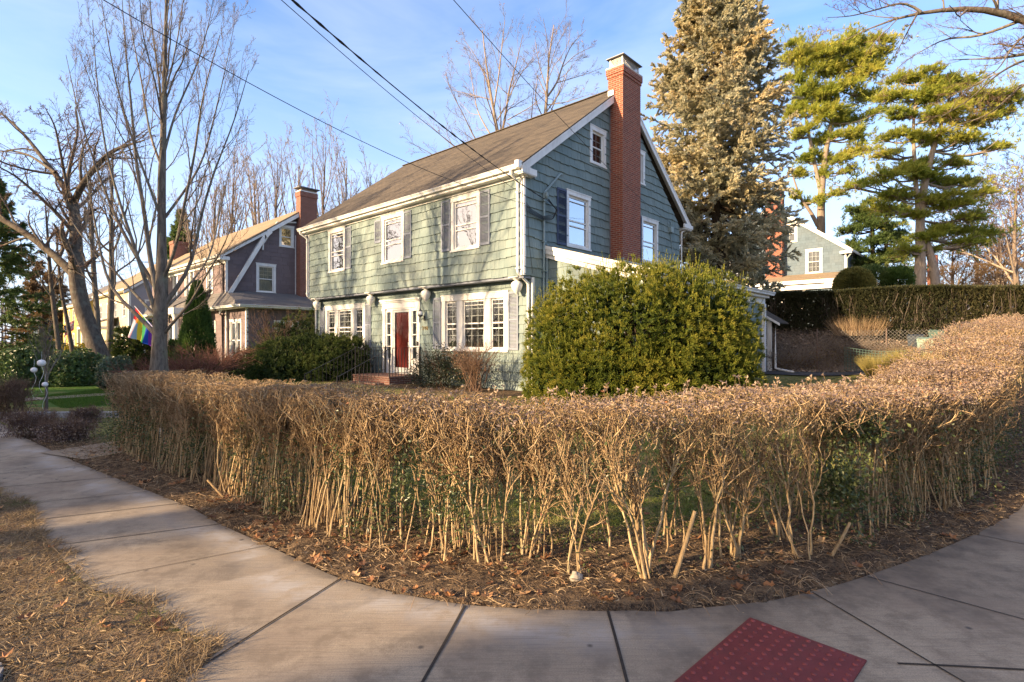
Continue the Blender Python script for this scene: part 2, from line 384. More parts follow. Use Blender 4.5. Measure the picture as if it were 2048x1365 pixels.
GZ = np.where(swk & (dOUT > .10), GZ-.05, np.where(swk, GZ-.004, GZ)); GZ = np.where(rd, -.22+np.maximum(gz(GX, GY), 0), GZ)
u_, v_ = LOC(GX, GY)
zone = np.zeros(GX.shape+(4,), np.float32)
dbed = dpath(GX, GY, IN)
soil = np.clip(1.25-dh, 0, 1)*1.6; soil = np.maximum(soil, np.clip(1.0-dbed*.9, 0, 1)*(u_ > -4)*1.2)
soil = np.maximum(soil, ((v_ > -6.9+.0*u_) & (u_ > -13) & (u_ < -2.6) & (v_ < -5.2) & (dh > .9))*.0)
soil = np.maximum(soil, np.exp(-((v_+.9)/1.1)**2)*((u_ > -13) & (u_ < 5)))
out_side = inpoly(GX, GY, np.vstack([OUT[:12], np.array(KERB)[::-1]]))
zone[..., 0] = np.clip(soil, 0, 1)
zone[..., 1] = sst(-u_, 7.6, 8.4)*(v_ > -9)*(v_ < 1)
zone[..., 2] = out_side
zone[..., 3] = sst(v_, 8.6, 9.6)
k = NT('ground_cover'); v = k.coord(); n1 = k.noise(v, 1.1, 6, .65); n2 = k.noise(v, 9, 5, .7); n3 = k.noise(v, 60, 3, .7)
za = k.n('ShaderNodeAttribute'); za.attribute_name = 'zone'; sep = k.n('ShaderNodeSeparateColor'); k.l(za.outputs['Color'], sep.inputs[0])
lawn = k.mix(k.rng(n2, .4, .62), (.13, .16, .045), (.38, .30, .13)); lawn = k.mix(k.rng(n1, .4, .6, 0, .6), lawn, (.085, .105, .03))
green = k.mix(k.rng(n2, .35, .7), (.05, .13, .02), (.10, .17, .035)); green = k.mix(k.rng(n1, .52, .66, 0, .75), green, (.26, .23, .10))
soilc = k.mix(k.rng(n3, .4, .65), (.042, .031, .023), (.16, .115, .075)); soilc = k.mix(k.rng(n2, .46, .66, 0, .8), soilc, (.26, .18, .105))
verge = k.mix(k.rng(n3, .35, .65), (.085, .06, .04), (.27, .19, .115)); verge = k.mix(k.rng(n2, .52, .7, 0, .5), verge, (.16, .15, .06))
bank = k.mix(k.rng(n3, .35, .7), (.10, .078, .058), (.27, .21, .16)); bank = k.mix(k.rng(n2, .5, .7, 0, .5), bank, (.12, .11, .06))
def edge(f): return k.rng(k.math('ADD', f, k.math('MULTIPLY', k.math('SUBTRACT', n2, .5), .9)), .35, .6)
c = k.mix(edge(sep.outputs[1]), lawn, green); c = k.mix(edge(sep.outputs[0]), c, soilc); c = k.mix(edge(sep.outputs[2]), c, verge)
c = k.mix(edge(za.outputs['Alpha']), c, bank)
k.pbr(c, .95, k.bump(k.math('ADD', n3, k.math('MULTIPLY', n2, 2.)), 1., .03), 0, .1)
g = Geo(); nx, ny = len(xs), len(ys)
i = np.arange(nx-1)[None, :]; j = np.arange(ny-1)[:, None]
q = np.stack([j*nx+i, j*nx+i+1, (j+1)*nx+i+1, (j+1)*nx+i], -1).reshape(-1, 4)
g.add(np.stack([GX, GY, GZ], -1).reshape(-1, 3), q, 0, .5)
ground = setting(g.build('ground', ['ground_cover'], smooth=True))
ca = ground.data.attributes.new('zone', 'FLOAT_COLOR', 'POINT'); ca.data.foreach_set('color', zone.reshape(-1))

# concrete pavement
k = NT('broom_concrete'); v = k.coord(); n1 = k.noise(v, 1.2, 6, .62); n2 = k.noise(v, 5, 6, .7); n3 = k.noise(v, 120, 3, .85)
lines = k.noise(k.coord(rot=(0, 0, -1.2), scale=(3, 130, 1)), 1., 3, .6)
lines2 = k.noise(k.coord(rot=(0, 0, .75), scale=(3, 130, 1)), 1., 3, .6)
c = k.ramp(n3, [(.25, (.175, .142, .102)), (.5, (.34, .285, .21)), (.78, (.47, .40, .30))])
c = k.mix(k.rng(n1, .42, .62, 0, .75), c, (.24, .19, .14))
c = k.mix(k.rng(n2, .46, .64, 0, .6), c, (.15, .12, .088))
za = k.n('ShaderNodeAttribute'); za.attribute_name = 'stain'
sp = k.n('ShaderNodeSeparateColor'); k.l(za.outputs['Color'], sp.inputs[0])
c = k.mix(k.math('MULTIPLY', sp.outputs[0], k.rng(n2, .38, .6, .1, .85)), c, (.56, .55, .53))
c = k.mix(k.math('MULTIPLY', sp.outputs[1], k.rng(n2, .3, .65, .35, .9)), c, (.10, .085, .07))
c = k.mix(k.rng(lines, .45, .68, 0, .42), c, (.13, .115, .095))
sm = k.n('ShaderNodeTexVoronoi'); k.l(v, sm.inputs['Vector']); sm.inputs['Scale'].default_value = 3.1
c = k.mix(k.rng(sm.outputs['Distance'], .075, .03), c, (.09, .08, .07))
cv = k.n('ShaderNodeMix'); cv.data_type = 'RGBA'; cv.blend_type = 'ADD'; cv.inputs[0].default_value = .22; k.l(v, cv.inputs[6]); nn = k.n('ShaderNodeTexNoise'); k.l(v, nn.inputs['Vector']); nn.inputs['Scale'].default_value = 4; nn.inputs['Detail'].default_value = 6; k.l(nn.outputs['Color'], cv.inputs[7])
vo = k.n('ShaderNodeTexVoronoi'); vo.feature = 'DISTANCE_TO_EDGE'; k.l(cv.outputs[2], vo.inputs['Vector']); vo.inputs['Scale'].default_value = .55
c = k.mix(k.math('MULTIPLY', k.rng(vo.outputs['Distance'], .0032, .0012), k.rng(k.noise(v, .8, 2), .66, .70)), c, (.07, .06, .05))
k.pbr(c, .88, k.bump(k.math('ADD', lines, k.math('MULTIPLY', n3, .9)), .4, .004), 0, .25)
g = Geo(); NS, NK = 620, 26
sq = np.interp(np.linspace(0, 1, NS), [0, .12, .9, 1], [0, s_in[2], s_in[-4], s_in[-1]])
A = resamp(IN, s_in, sq); B = resamp(OUT, s_in, sq)
def smooth(P, w=5):
    kx = np.ones(w)/w; Q = P.copy()
    for i_ in range(2): Q[w:-w, i_] = np.convolve(P[:, i_], kx, 'same')[w:-w]
    return Q
A = smooth(A, 9); 
tt = np.linspace(0, 1, NK)[None, :, None]
PW = A[:, None, :]*(1-tt)+B[:, None, :]*tt
Z = gz(PW[..., 0], PW[..., 1])+.008
V = np.concatenate([PW, Z[..., None]], -1).reshape(-1, 3)
i = np.arange(NS-1)[:, None]; j = np.arange(NK-1)[None, :]
q = np.stack([i*NK+j, i*NK+j+1, (i+1)*NK+j+1, (i+1)*NK+j], -1).reshape(-1, 4)[:, ::-1]
g.add(V, q[:, ::-1], 0, .5)
# slab edges
for e in (0,):
    top = V.reshape(NS, NK, 3)[:, e]; bot = top-np.array([0, 0, .06]); b = np.vstack([top, bot]); ii = np.arange(NS-1)
    g.add(b, np.stack([ii, ii+1, ii+1+NS, ii+NS], -1), 0, .5)
walk = setting(g.build('sidewalk', ['broom_concrete']))
st = np.zeros((len(walk.data.vertices), 4), np.float32)
e = np.broadcast_to((tt[..., 0]), (NS, NK)); wd = np.linalg.norm(A-B, axis=1)[:, None]*e
s2 = sq[:, None]
white = np.exp(-((wd-.22-.1*np.sin(s2*3.1))/.17)**2)*(.35+.65*(np.sin(s2*4.1+np.sin(s2*1.7)*2) > -.35))
white *= np.where((s2 > s_in[2]) & (s2 < s_in[13]+.5), 1, .75)*(np.where((s2 > s_in[15]) & (s2 < s_in[19]), 0, 1))
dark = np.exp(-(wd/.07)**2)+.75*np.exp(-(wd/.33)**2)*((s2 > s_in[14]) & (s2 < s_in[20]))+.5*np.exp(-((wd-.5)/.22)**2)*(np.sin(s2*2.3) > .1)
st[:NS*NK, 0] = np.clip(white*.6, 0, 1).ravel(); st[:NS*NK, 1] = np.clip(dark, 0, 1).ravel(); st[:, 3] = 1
ca = walk.data.attributes.new('stain', 'FLOAT_COLOR', 'POINT'); ca.data.foreach_set('color', st.reshape(-1))
plain('joint_gap', (.035, .03, .026), .95, .3, 30)
def joint(g, a, b, w=.012):
    n_ = 14; P = np.array([[a[0]+(b[0]-a[0])*t, a[1]+(b[1]-a[1])*t] for t in np.linspace(0, 1, n_)])
    P += np.outer(np.sin(np.linspace(0, 9, n_))*.0015, [1, 1]); d = np.array(b)-np.array(a); d = d/np.linalg.norm(d); nn = np.array([-d[1], d[0]])*w/2
    z = gz(P[:, 0], P[:, 1])+.0125
    V = np.vstack([np.c_[P+nn, z], np.c_[P-nn, z]]); ii = np.arange(n_-1)
    g.add(V, np.stack([ii, ii+n_, ii+n_+1, ii+1], -1), 0, .5)
g = Geo()
for a, b, w in [((-1.22,3.84),(-1.66,2.68),.013),((-.3,3.45),(-.62,1.7),.017),((.6,3.38),(.53,1.7),.017),((2.02,3.63),(2.35,2.2),.011),((2.02,2.83),(3.3,2.72),.013),((2.55,3.87),(3.75,2.6),.009),
                ((-2.02,4.46),(-3.0,3.8),.006),((-2.7,4.99),(-3.8,4.45),.010),((-3.47,5.62),(-4.5,5.1),.011),((-4.1,6.06),(-5.05,5.6),.008),((-4.95,6.7),(-6.0,6.2),.011),((-5.75,7.3),(-6.8,6.72),.010),((-6.7,8.0),(-7.7,7.35),.010),((-7.7,8.85),(-8.6,7.98),.010),((4.06,4.72),(5.3,3.25),.009),((5.15,5.43),(6.6,4.1),.009)]:
    joint(g, a, b, w)
setting(g.build('sidewalk_joints', ['joint_gap']))
# house path off the pavement, beside the end of the hedge, and the neighbour's front path
def ribbon(name, pts, w, mat, dz=.012):
    P = np.array(pts, float); s_ = np.concatenate([[0], np.cumsum(np.linalg.norm(np.diff(P, axis=0), axis=1))]); q_ = np.linspace(0, s_[-1], int(s_[-1]/.25)+2)
    P = resamp(P, s_, q_); T = np.gradient(P, axis=0); T /= np.linalg.norm(T, axis=1, keepdims=True); N_ = np.stack([-T[:, 1], T[:, 0]], 1)
    g = Geo(); K = 7; tt = np.linspace(-1, 1, K)
    Q = P[:, None, :]+N_[:, None, :]*(w/2)*tt[None, :, None]; z = gz(Q[..., 0], Q[..., 1])+dz
    n_ = len(P); i = np.arange(n_-1)[:, None]; j = np.arange(K-1)[None, :]
    g.add(np.concatenate([Q, z[..., None]], -1).reshape(-1, 3), np.stack([i*K+j, (i+1)*K+j, (i+1)*K+j+1, i*K+j+1], -1).reshape(-1, 4)[:, ::-1], 0, .5)
    return setting(g.build(name, [mat]))
ribbon('front_path', [(-6.6,7.9),(-6.15,8.9),W(-5.8,-4.2),W(-5.6,-3.0)], 1.1, 'broom_concrete', .02)
ribbon('neighbour_path', [(-15.2,14.2),(-13.6,16.1),(-12.8,17.2),W(-13.5,-3.2)], .9, 'broom_concrete', .02)
# driveway behind the house
k = NT('driveway_asphalt'); v = k.coord(); n = k.noise(v, 90, 3); n2 = k.noise(v, 1.5, 4)
c = k.ramp(n, [(.3, (.035, .035, .035)), (.7, (.085, .083, .08))]); c = k.mix(k.rng(n2, .5, .7, 0, .6), c, (.13, .12, .10)); k.pbr(c, .9, k.bump(n, .4, .005))
ribbon('driveway', [W(9.3, 9.0), W(5, 9.3), W(1, 9.3), W(-4, 9.3)], 2.4, 'driveway_asphalt', .03)
# road
k = NT('road_asphalt'); v = k.coord(); n = k.noise(v, 110, 3); c = k.ramp(n, [(.3, (.035, .035, .036)), (.7, (.075, .074, .072))]); k.pbr(c, .9, k.bump(n, .5, .006))
g = Geo(); g.add(np.c_[ROADP, np.full(len(ROADP), -.11)], [list(range(len(ROADP)))[::-1]], 0, .5); setting(g.build('road', ['road_asphalt']))
g = Geo()
KP = KERB
for a, b in zip(KP[:-1], KP[1:]):
    L = math.dist(a, b); n_ = max(1, int(L/1.8)); 
    for i_ in range(n_):
        p = [a[0]+(b[0]-a[0])*i_/n_, a[1]+(b[1]-a[1])*i_/n_]; q_ = [a[0]+(b[0]-a[0])*(i_+.995)/n_, a[1]+(b[1]-a[1])*(i_+.995)/n_]
        g.beam((p[0], p[1], -.09), (q_[0], q_[1], -.09), .15, .24)
setting(g.build('kerb', ['granite']))

# red tactile pad
k = NT('tactile_red'); v = k.coord(); n = k.noise(v, 7, 6, .7); n3 = k.noise(v, 260, 2, .7)
c = k.ramp(n, [(.3, (.105, .020, .018)), (.62, (.165, .028, .026))]); c = k.mix(k.rng(k.noise(v, 4, 5, .7), .5, .72, 0, .55), c, (.10, .035, .03)); c = k.mix(k.rng(n3, .55, .75, 0, .4), c, (.26, .08, .065))
k.pbr(c, .6, k.bump(n3, .3, .002), 0, .4)
plain('dome_highlight_red', (.19, .040, .036), .6, .45, 9, spec=.4)  # lighter than the pad base: highlights on the domes painted into their colour
pad = thing('tactile_paving', 'red tactile pad with raised domes set in the corner pavement', 'tactile pad', (1.45, 3.29, .0), math.atan2(-.72, .69))
g = Geo(); PW_, PL_ = .61, 1.22
g.slab([(0, 0, .0175), (0, -PL_, .0175), (PW_, -PL_, .0175), (PW_, 0, .0175)], (0, 0, -.02))
g.build('base', ['tactile_red'], pad)
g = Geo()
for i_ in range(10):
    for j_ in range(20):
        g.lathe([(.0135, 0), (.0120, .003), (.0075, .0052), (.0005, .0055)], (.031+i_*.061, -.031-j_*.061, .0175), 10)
o = g.build('dome', ['dome_highlight_red'], pad, smooth=True); o['kind'] = 'stuff'
# ------------------------------------------------------------------ building helpers
def clip_half(P, a, b, c):
    """keep a*x+b*y<=c"""
    out = []; n = len(P)
    for i in range(n):
        p = P[i]; q = P[(i+1) % n]; dp = a*p[0]+b*p[1]-c; dq = a*q[0]+b*q[1]-c
        if dp <= 0: out.append(p)
        if (dp < 0 < dq) or (dq < 0 < dp):
            t = dp/(dp-dq); out.append((p[0]+t*(q[0]-p[0]), p[1]+t*(q[1]-p[1])))
    return out
def clip_convex(P, R):
    """R counter-clockwise convex"""
    for i in range(len(R)):
        x1, y1 = R[i]; x2, y2 = R[(i+1) % len(R)]
        a = (y2-y1); b = -(x2-x1)
        P = clip_half(P, a, b, a*x1+b*y1)
        if len(P) < 3: return []
    return P
def minus_rect(P, r):
    a0, a1, z0, z1 = r; out = []
    if max(p[0] for p in P) <= a0 or min(p[0] for p in P) >= a1 or max(p[1] for p in P) <= z0 or min(p[1] for p in P) >= z1: return [P]
    L = clip_half(P, 1, 0, a0); out.append(L)
    Rr = clip_half(P, -1, 0, -a1); out.append(Rr)
    Mi = clip_half(clip_half(P, 1, 0, a1) or [(0, 0)], -1, 0, -a0)
    if len(Mi) > 2:
        out.append(clip_half(Mi, 0, 1, z0)); out.append(clip_half(Mi, 0, -1, -z1))
    return [p for p in out if len(p) > 2]
def emit(g, wf, P, dfun, mat=0, var=.5):
    n = len(P); f = [wf(p[0], dfun(p[1]), p[1]) for p in P]; b = [wf(p[0], -.004, p[1]) for p in P]
    g.add(f, [list(range(n))], mat, var)
    V = f+b
    g.add(V, [(i, i+n, (i+1) % n+n, (i+1) % n) for i in range(n)], mat, var)
def shingles(g, wf, region, holes, z0, z1, h, wr=(.12, .30), jit=.012, lip=.026, mat=0, wav=.012, seed=1, rag=.3):
    r = random.Random(seed); nrow = int(math.ceil((z1-z0)/h)); a_min = min(p[0] for p in region); a_max = max(p[0] for p in region)
    for row in range(nrow):
        zc = z0+row*h; a = a_min-r.random()*.2; ph = r.random()*6; drift = 0
        while a < a_max:
            w = r.uniform(*wr); drift = drift*.7+r.uniform(-1, 1)*jit; zb = zc+drift+wav*math.sin(a*1.9+ph)
            sl = r.uniform(-1, 1)*jit*.6 if r.random() < rag else 0
            ga = .0025
            P = [(a+ga, zb-sl), (a+w-ga, zb+sl), (a+w-ga, zc+h+.035), (a+ga, zc+h+.035)]
            a += w
            if row == 0: P[0] = (P[0][0], max(P[0][1], z0)); P[1] = (P[1][0], max(P[1][1], z0))
            P = clip_convex(P, region)
            if not P: continue
            L = [P]
            for ho in holes: L = [y for x in L for y in minus_rect(x, ho)]
            vv = min(1, max(0, r.gauss(.5, .24))); ex = r.random()*.005
            for p in L:
                if len(p) < 3 or abs(sum(p[i][0]*p[(i+1) % len(p)][1]-p[(i+1) % len(p)][0]*p[i][1] for i in range(len(p)))) < 2e-4: continue
                emit(g, wf, p, lambda z: ex+.007+(lip-.007)*max(0, 1-(z-zb)/(h+.035)), mat, vv)
def sheet(g, wf, region, holes, d=-.004, mat=0):
    L = [region]
    for h in holes: L = [y for x in L for y in minus_rect(x, h)]
    for p in L: g.add([wf(q[0], d, q[1]) for q in p], [list(range(len(p)))], mat, .5)

def window(root, wf, a0, a1, z0, z1, units=1, mull=.0, tw=.115, cols=0, rows=(0, 0), curtain='curtain', rail=.5, storm=True, glassm='window_glass', sill=True, name='window', frame='white_paint', cd=-.16):
    """casing as the part; sash, pane and curtain under it. Returns the opening cut in the wall."""
    g = Geo()
    g.fbox(wf, a0, a0+tw, 0, .045, z0+.05, z1-tw); g.fbox(wf, a1-tw, a1, 0, .045, z0+.05, z1-tw)
    g.fbox(wf, a0-.01, a1+.01, 0, .052, z1-tw, z1); g.fbox(wf, a0-.03, a1+.03, 0, .066, z1, z1+.028)
    g.fbox(wf, a0-.02, a1+.02, 0, .07, z0, z0+.05)
    g.fbox(wf, a0+tw, a1-tw, -.04, .03, z0+.05, z0+.075)
    iw = (a1-a0-2*tw-mull*(units-1))
    ws = [iw/units]*units if units == 1 else ([iw*.27, iw*.46, iw*.27] if units == 3 else [iw/units]*units)
    a = a0+tw; sa = Geo(); pn = Geo(); cu = Geo(); zz0 = z0+.075; zz1 = z1-tw
    for i, w in enumerate(ws):
        b = a+w
        for e in (a, b): g.fbox(wf, e-.012, e+.012, -.10, .02, zz0, zz1)
        g.fbox(wf, a+.012, b-.012, -.10, .02, zz1-.012, zz1)
        if i < units-1: g.fbox(wf, b+.012, b+mull-.012, -.02, .04, zz0, zz1)
        s = .042; zm = zz0+(zz1-zz0)*rail
        x0, x1 = a+.012, b-.012
        sa.fbox(wf, x0, x0+s, -.05, -.012, zz0, zz1-.012); sa.fbox(wf, x1-s, x1, -.05, -.012, zz0, zz1-.012)
        sa.fbox(wf, x0+s, x1-s, -.05, -.014, zz0, zz0+.06); sa.fbox(wf, x0+s, x1-s, -.05, -.014, zz1-.06, zz1-.012)
        sa.fbox(wf, x0+s, x1-s, -.05, -.010, zm-.02, zm+.02)
        if storm: sa.fbox(wf, x0+s, x1-s, -.03, -.002, zm-.17, zm-.14); sa.fbox(wf, x0+s, x1-s, -.03, -.002, zz1-.17, zz1-.155)
        cc = cols if not isinstance(cols, (list, tuple)) else cols[i]
        for (q0, q1, nr) in ((zz0+.06, zm-.02, rows[0]), (zm+.02, zz1-.06, rows[1])):
            if nr == 0: continue
            for c_ in range(1, cc): xx = x0+s+(x1-x0-2*s)*c_/cc; sa.fbox(wf, xx-.009, xx+.009, -.058, -.04, q0, q1)
            for r_ in range(1, nr): zz = q0+(q1-q0)*r_/nr; sa.fbox(wf, x0+s, x1-s, -.057, -.041, zz-.009, zz+.009)
        pn.add([wf(x0+.01, -.036, zz0+.01), wf(x1-.01, -.036, zz0+.01), wf(x1-.01, -.036, zz1-.02), wf(x0+.01, -.036, zz1-.02)], [(0, 1, 2, 3)], 0, .5)
        nfold = max(8, int(w/.035)); xx = np.linspace(x0, x1, nfold*2+1); dd = cd+.022*np.sin(np.arange(len(xx))*1.9+i)+.01*np.sin(np.arange(len(xx))*.7)
        Vv = [wf(x, d, zz0) for x, d in zip(xx, dd)]+[wf(x, d, zz1) for x, d in zip(xx, dd)]; m = len(xx)
        cu.add(Vv, [(t, t+1, t+1+m, t+m) for t in range(m-1)], 0, .5)
        a = b+mull
    fr = g.build(name, [frame], root); sa.build('sash', [frame], fr); pn.build('pane', [glassm], fr)
    if curtain: cu.build('curtain', [curtain], fr)
    return (a0+tw*.6, a1-tw*.6, z0+.04, z1-tw*.6)
def shutter(root, wf, a0, a1, z0, z1, mat='shutter_paint', mid=.52, label=None, lou=.038, d=.03):
    g = Geo(); s = .045
    g.fbox(wf, a0, a0+s, d, d+.032, z0, z1); g.fbox(wf, a1-s, a1, d, d+.032, z0, z1)
    zm = z0+(z1-z0)*mid; bars = [(z0, z0+.075), (z1-.06, z1)]+([(zm-.03, zm+.03)] if mid else [])
    for b0, b1 in bars: g.fbox(wf, a0+s, a1-s, d+.001, d+.031, b0, b1)
    g.fbox(wf, a0+s, a1-s, d, d+.004, z0+.07, z1-.05)
    z = z0+.085
    while z < z1-.08:
        if not (mid and abs(z-zm) < .045):
            P = [wf(a0+s, d+.006, z+.026), wf(a1-s, d+.006, z+.026), wf(a1-s, d+.028, z), wf(a0+s, d+.028, z)]
            g.add(P, [(0, 1, 2, 3)], 0); P2 = [wf(a0+s, d+.028, z), wf(a1-s, d+.028, z), wf(a1-s, d+.028, z+.005), wf(a0+s, d+.028, z+.005)]; g.add(P2, [(0, 1, 2, 3)], 0)
        z += lou
    o = g.build('shutter', [mat], root)
    if label: o['label'] = label
    return o
def gutter(g, p, q, w=.13, h=.11, up=(0, 0, 1)):
    """ogee gutter from p to q (top outer line)"""
    p = np.array(p, float); q = np.array(q, float); t = (q-p)/np.linalg.norm(q-p); n = np.array([t[1], -t[0], 0.])
    prof = [(-.01, .0), (.0, -.0), (w, .0), (w+.012, -.012), (w, -.03), (w-.03, -.07), (w-.035, -h), (.0, -h)]
    a = [p+n*x+np.array([0, 0, z]) for x, z in prof[1:]]; b = [q+n*x+np.array([0, 0, z]) for x, z in prof[1:]]; m = len(a)
    g.add(a+b, [(i, i+1, m+i+1, m+i) for i in range(m-1)]+[(m-1, 0, m, 2*m-1)], 0, .5)
    g.add(a, [list(range(m))], 0, .5); g.add(b, [list(range(m))[::-1]], 0, .5)
def pipe(g, pts, r=.037, sides=10, mat=0, k=3):
    P = np.array(pts, float); out = [P[0]]
    for i in range(1, len(P)-1):
        a, b, c = P[i-1], P[i], P[i+1]; d1 = (a-b)/np.linalg.norm(a-b); d2 = (c-b)/np.linalg.norm(c-b); rr = min(.06, np.linalg.norm(a-b)/2.5, np.linalg.norm(c-b)/2.5)
        for t in np.linspace(0, 1, k+1): out.append((1-t)**2*(b+d1*rr)+2*t*(1-t)*b+t*t*(b+d2*rr))
    out.append(P[-1]); out = np.array(out); g.tubes(out, np.full(len(out), r), sides, mat)
def front_wf(y0): return lambda a, d, z: (a, y0-d, z)
def side_wf(x0): return lambda a, d, z: (x0+d, a, z)
def left_wf(x0): return lambda a, d, z: (x0-d, -a, z)
def back_wf(y0): return lambda a, d, z: (-a, y0+d, z)
def shell(g, x0, x1, y0, y1, z0, z1, skip='', mat=0):
    for k_, P in dict(l=[(x0,y1,z0),(x0,y0,z0),(x0,y0,z1),(x0,y1,z1)], r=[(x1,y0,z0),(x1,y1,z0),(x1,y1,z1),(x1,y0,z1)], f=[(x0,y0,z0),(x1,y0,z0),(x1,y0,z1),(x0,y0,z1)], b=[(x1,y1,z0),(x0,y1,z0),(x0,y1,z1),(x1,y1,z1)]).items():
        if k_ not in skip: g.add(P, [(0, 1, 2, 3)], mat, .5)

# ------------------------------------------------------------------ the green house
def rect(a0, a1, z0, z1): return [(a0, z0), (a1, z0), (a1, z1), (a0, z1)]
GZH = .30
H = thing('shingle_house', 'green shingle house with red front door and tall brick chimney on its gable end', 'house', (C0[0], C0[1], 0), HROT)
wfU = front_wf(-.35); wfL = front_wf(0); wfG = side_wf(0)
holesU = [window(H, wfU, -9.97, -8.76, 4.31, 5.93, curtain='curtain_pale', rail=.5, storm=True),
          window(H, wfU, -6.39, -5.16, 4.30, 5.92), window(H, wfU, -2.82, -1.61, 4.32, 5.91)]
# shutters upstairs
shutter(H, wfU, -8.74, -8.33, 4.36, 5.90)
shutter(H, wfU, -6.80, -6.42, 5.07, 5.86, mid=0, label='broken half length shutter')
shutter(H, wfU, -5.14, -4.74, 4.37, 5.90); shutter(H, wfU, -3.25, -2.85, 4.38, 5.90); shutter(H, wfU, -1.59, -1.19, 4.38, 5.90)
holesL = [window(H, wfL, -3.66, -.84, 1.39, 3.08, 3, .26, rail=.52, cols=(2, 3, 2), rows=(2, 3), tw=.16, curtain='curtain', glassm='dim_glass'),
          window(H, wfL, -10.85, -7.98, 1.39, 3.07, 3, .26, rail=.52, cols=(2, 3, 2), rows=(2, 3), tw=.16, curtain='curtain', glassm='dim_glass')]
shutter(H, wfL, -4.06, -3.69, 1.45, 3.06); shutter(H, wfL, -.82, -.45, 1.45, 3.06); shutter(H, wfL, -11.25, -10.88, 1.45, 3.06); shutter(H, wfL, -7.95, -7.58, 1.45, 3.06)
holesG = [window(H, wfG, 1.49, 2.69, 4.41, 6.04, curtain='curtain_pale'), window(H, wfG, 5.80, 7.00, 4.42, 6.0, curtain='curtain_pale'),
          window(H, wfG, 2.67, 3.55, 7.10, 8.26, cols=2, rows=(2, 2), rail=.5, storm=False, glassm='dim_glass', curtain='room_dark', tw=.125, sill=True),
          window(H, wfG, 5.15, 6.03, 7.10, 8.26, cols=2, rows=(2, 2), rail=.5, storm=False, glassm='dim_glass', curtain='room_dark', tw=.125)]
shutter(H, wfG, 1.03, 1.47, 4.42, 6.02, 'shutter_dark', label='dark navy shutter on the gable'); shutter(H, wfG, 5.36, 5.78, 4.42, 6.0, 'shutter_dark', label='dark navy shutter on the gable')
DX0, DX1, DZ1 = -6.85, -4.75, 3.13
doorhole = (DX0+.1, DX1-.1, .5, DZ1-.12)
XL = -11.55; ZR = 6.2; SL = .735; YR = 4.5; ZPK = ZR+SL*(YR+.62)
g = Geo(); reg = rect(XL, -.0, .32, 3.36)
shingles(g, wfL, reg, holesL+[doorhole], .32, 3.36, .262, (.13, .32), jit=.013, lip=.040, seed=3); sheet(g, wfL, reg, holesL+[doorhole])
g.build('wall', ['green_shakes'], H, uv=True)['label'] = 'ground floor front wall of worn green shakes'
g = Geo(); reg = rect(XL+.05, .02, 3.42, 6.0)
shingles(g, wfU, reg, holesU, 3.42, 6.0, .258, (.12, .30), jit=.014, lip=.042, seed=5); sheet(g, wfU, reg, holesU)
g.build('wall', ['green_shakes'], H, uv=True)['label'] = 'overhanging upper front wall of sunlit green shakes'
g = Geo(); reg = [(-.35, 3.42), (0, 3.42), (0, .3), (8.75, .3), (8.75, 6.1)]
gab = [(-.36, 3.42), (8.75, 3.42), (8.75, 6.12), (YR, ZPK-.14), (-.36, 6.28)]
shingles(g, wfG, gab, holesG, 3.42, ZPK, .258, (.12, .30), jit=.017, lip=.045, wav=.020, seed=9, rag=.55); sheet(g, wfG, gab, holesG)
low = rect(0, 8.75, .3, 3.42); shingles(g, wfG, low, [], .3, 3.42, .26, (.14, .3), seed=10); sheet(g, wfG, low, [])
g.build('wall', ['green_shakes'], H, uv=True)['label'] = 'shaded gable wall of green shakes'
g = Geo(); shell(g, XL, -.02, .02, 8.75, .3, 6.1, 'rf'); g.add([(XL, .02, 6.1), (XL, 8.75, 6.1), (XL, YR, ZPK-.1)], [(0, 1, 2)], 0, .5)
g.add([(XL, -.35, 3.42), (XL, .02, 3.42), (XL, .02, 6.05), (XL, -.35, 6.05)], [(0, 1, 2, 3)], 0, .5); g.build('wall', ['green_shakes'], H, uv=True)['label'] = 'rear and far side walls'
g = Geo(); g.box(XL+.02, -.02, .03, 8.7, .1, .32); g.build('foundation', ['foundation'], H)
g = Geo(); g.box(XL+.02, .0, -.345, .01, 3.36, 3.418); g.build('overhang_soffit', ['shutter_paint'], H)
g = Geo()  # corner boards, frieze
g.box(-.005, .045, -.375, -.30, 3.43, 6.0); g.box(-.075, .0, -.400, -.352, 3.43, 6.0); g.box(XL-.03, XL+.05, -.395, -.34, 3.43, 6.0)
g.box(XL, -.076, -.405, -.352, 5.985, 6.16); g.box(-.01, .035, -.03, .06, .32, 3.40); g.build('trim', ['white_paint'], H)
# roof
g = Geo(); T = .05
XA, XB = XL-.28, .20
def roofplane(g, x0, x1, ya, za, yb, zb, t=.06, mat=0):
    P = [(x0, ya, za), (x1, ya, za), (x1, yb, zb), (x0, yb, zb)]; n = np.cross(np.array(P[1])-P[0], np.array(P[3])-P[0]); n = n/np.linalg.norm(n); n = n if n[2] > 0 else -n
    g.slab([tuple(np.array(p)+n*t) for p in P], tuple(-n*t), mat)
roofplane(g, XA, XB, -.62, ZR, YR, ZPK); roofplane(g, XA, XB, 9.40, ZR, YR, ZPK)
for x in np.arange(XA, XB, .28):
    g.box(x, x+.272, YR-.10, YR+.10, ZPK+.045+.006*random.random(), ZPK+.075+.006*random.random())
rf = g.build('roof', ['asphalt_shingles'], H, uv=True)
g = Geo()
for x in (-7.3, -6.95): pipe(g, [(x, 6.0, 8.4), (x, 6.0, 9.95)], .045)
g.build('vent_pipe', ['flashing'], rf)
g = Geo()  # eaves box and rake boards
g.box(XA+.03, .16, -.60, -.352, 6.04, 6.10); g.box(XA+.03, .16, -.62, -.592, 6.05, 6.24); g.box(XA+.03, .16, -.42, -.352, 5.97, 6.038)
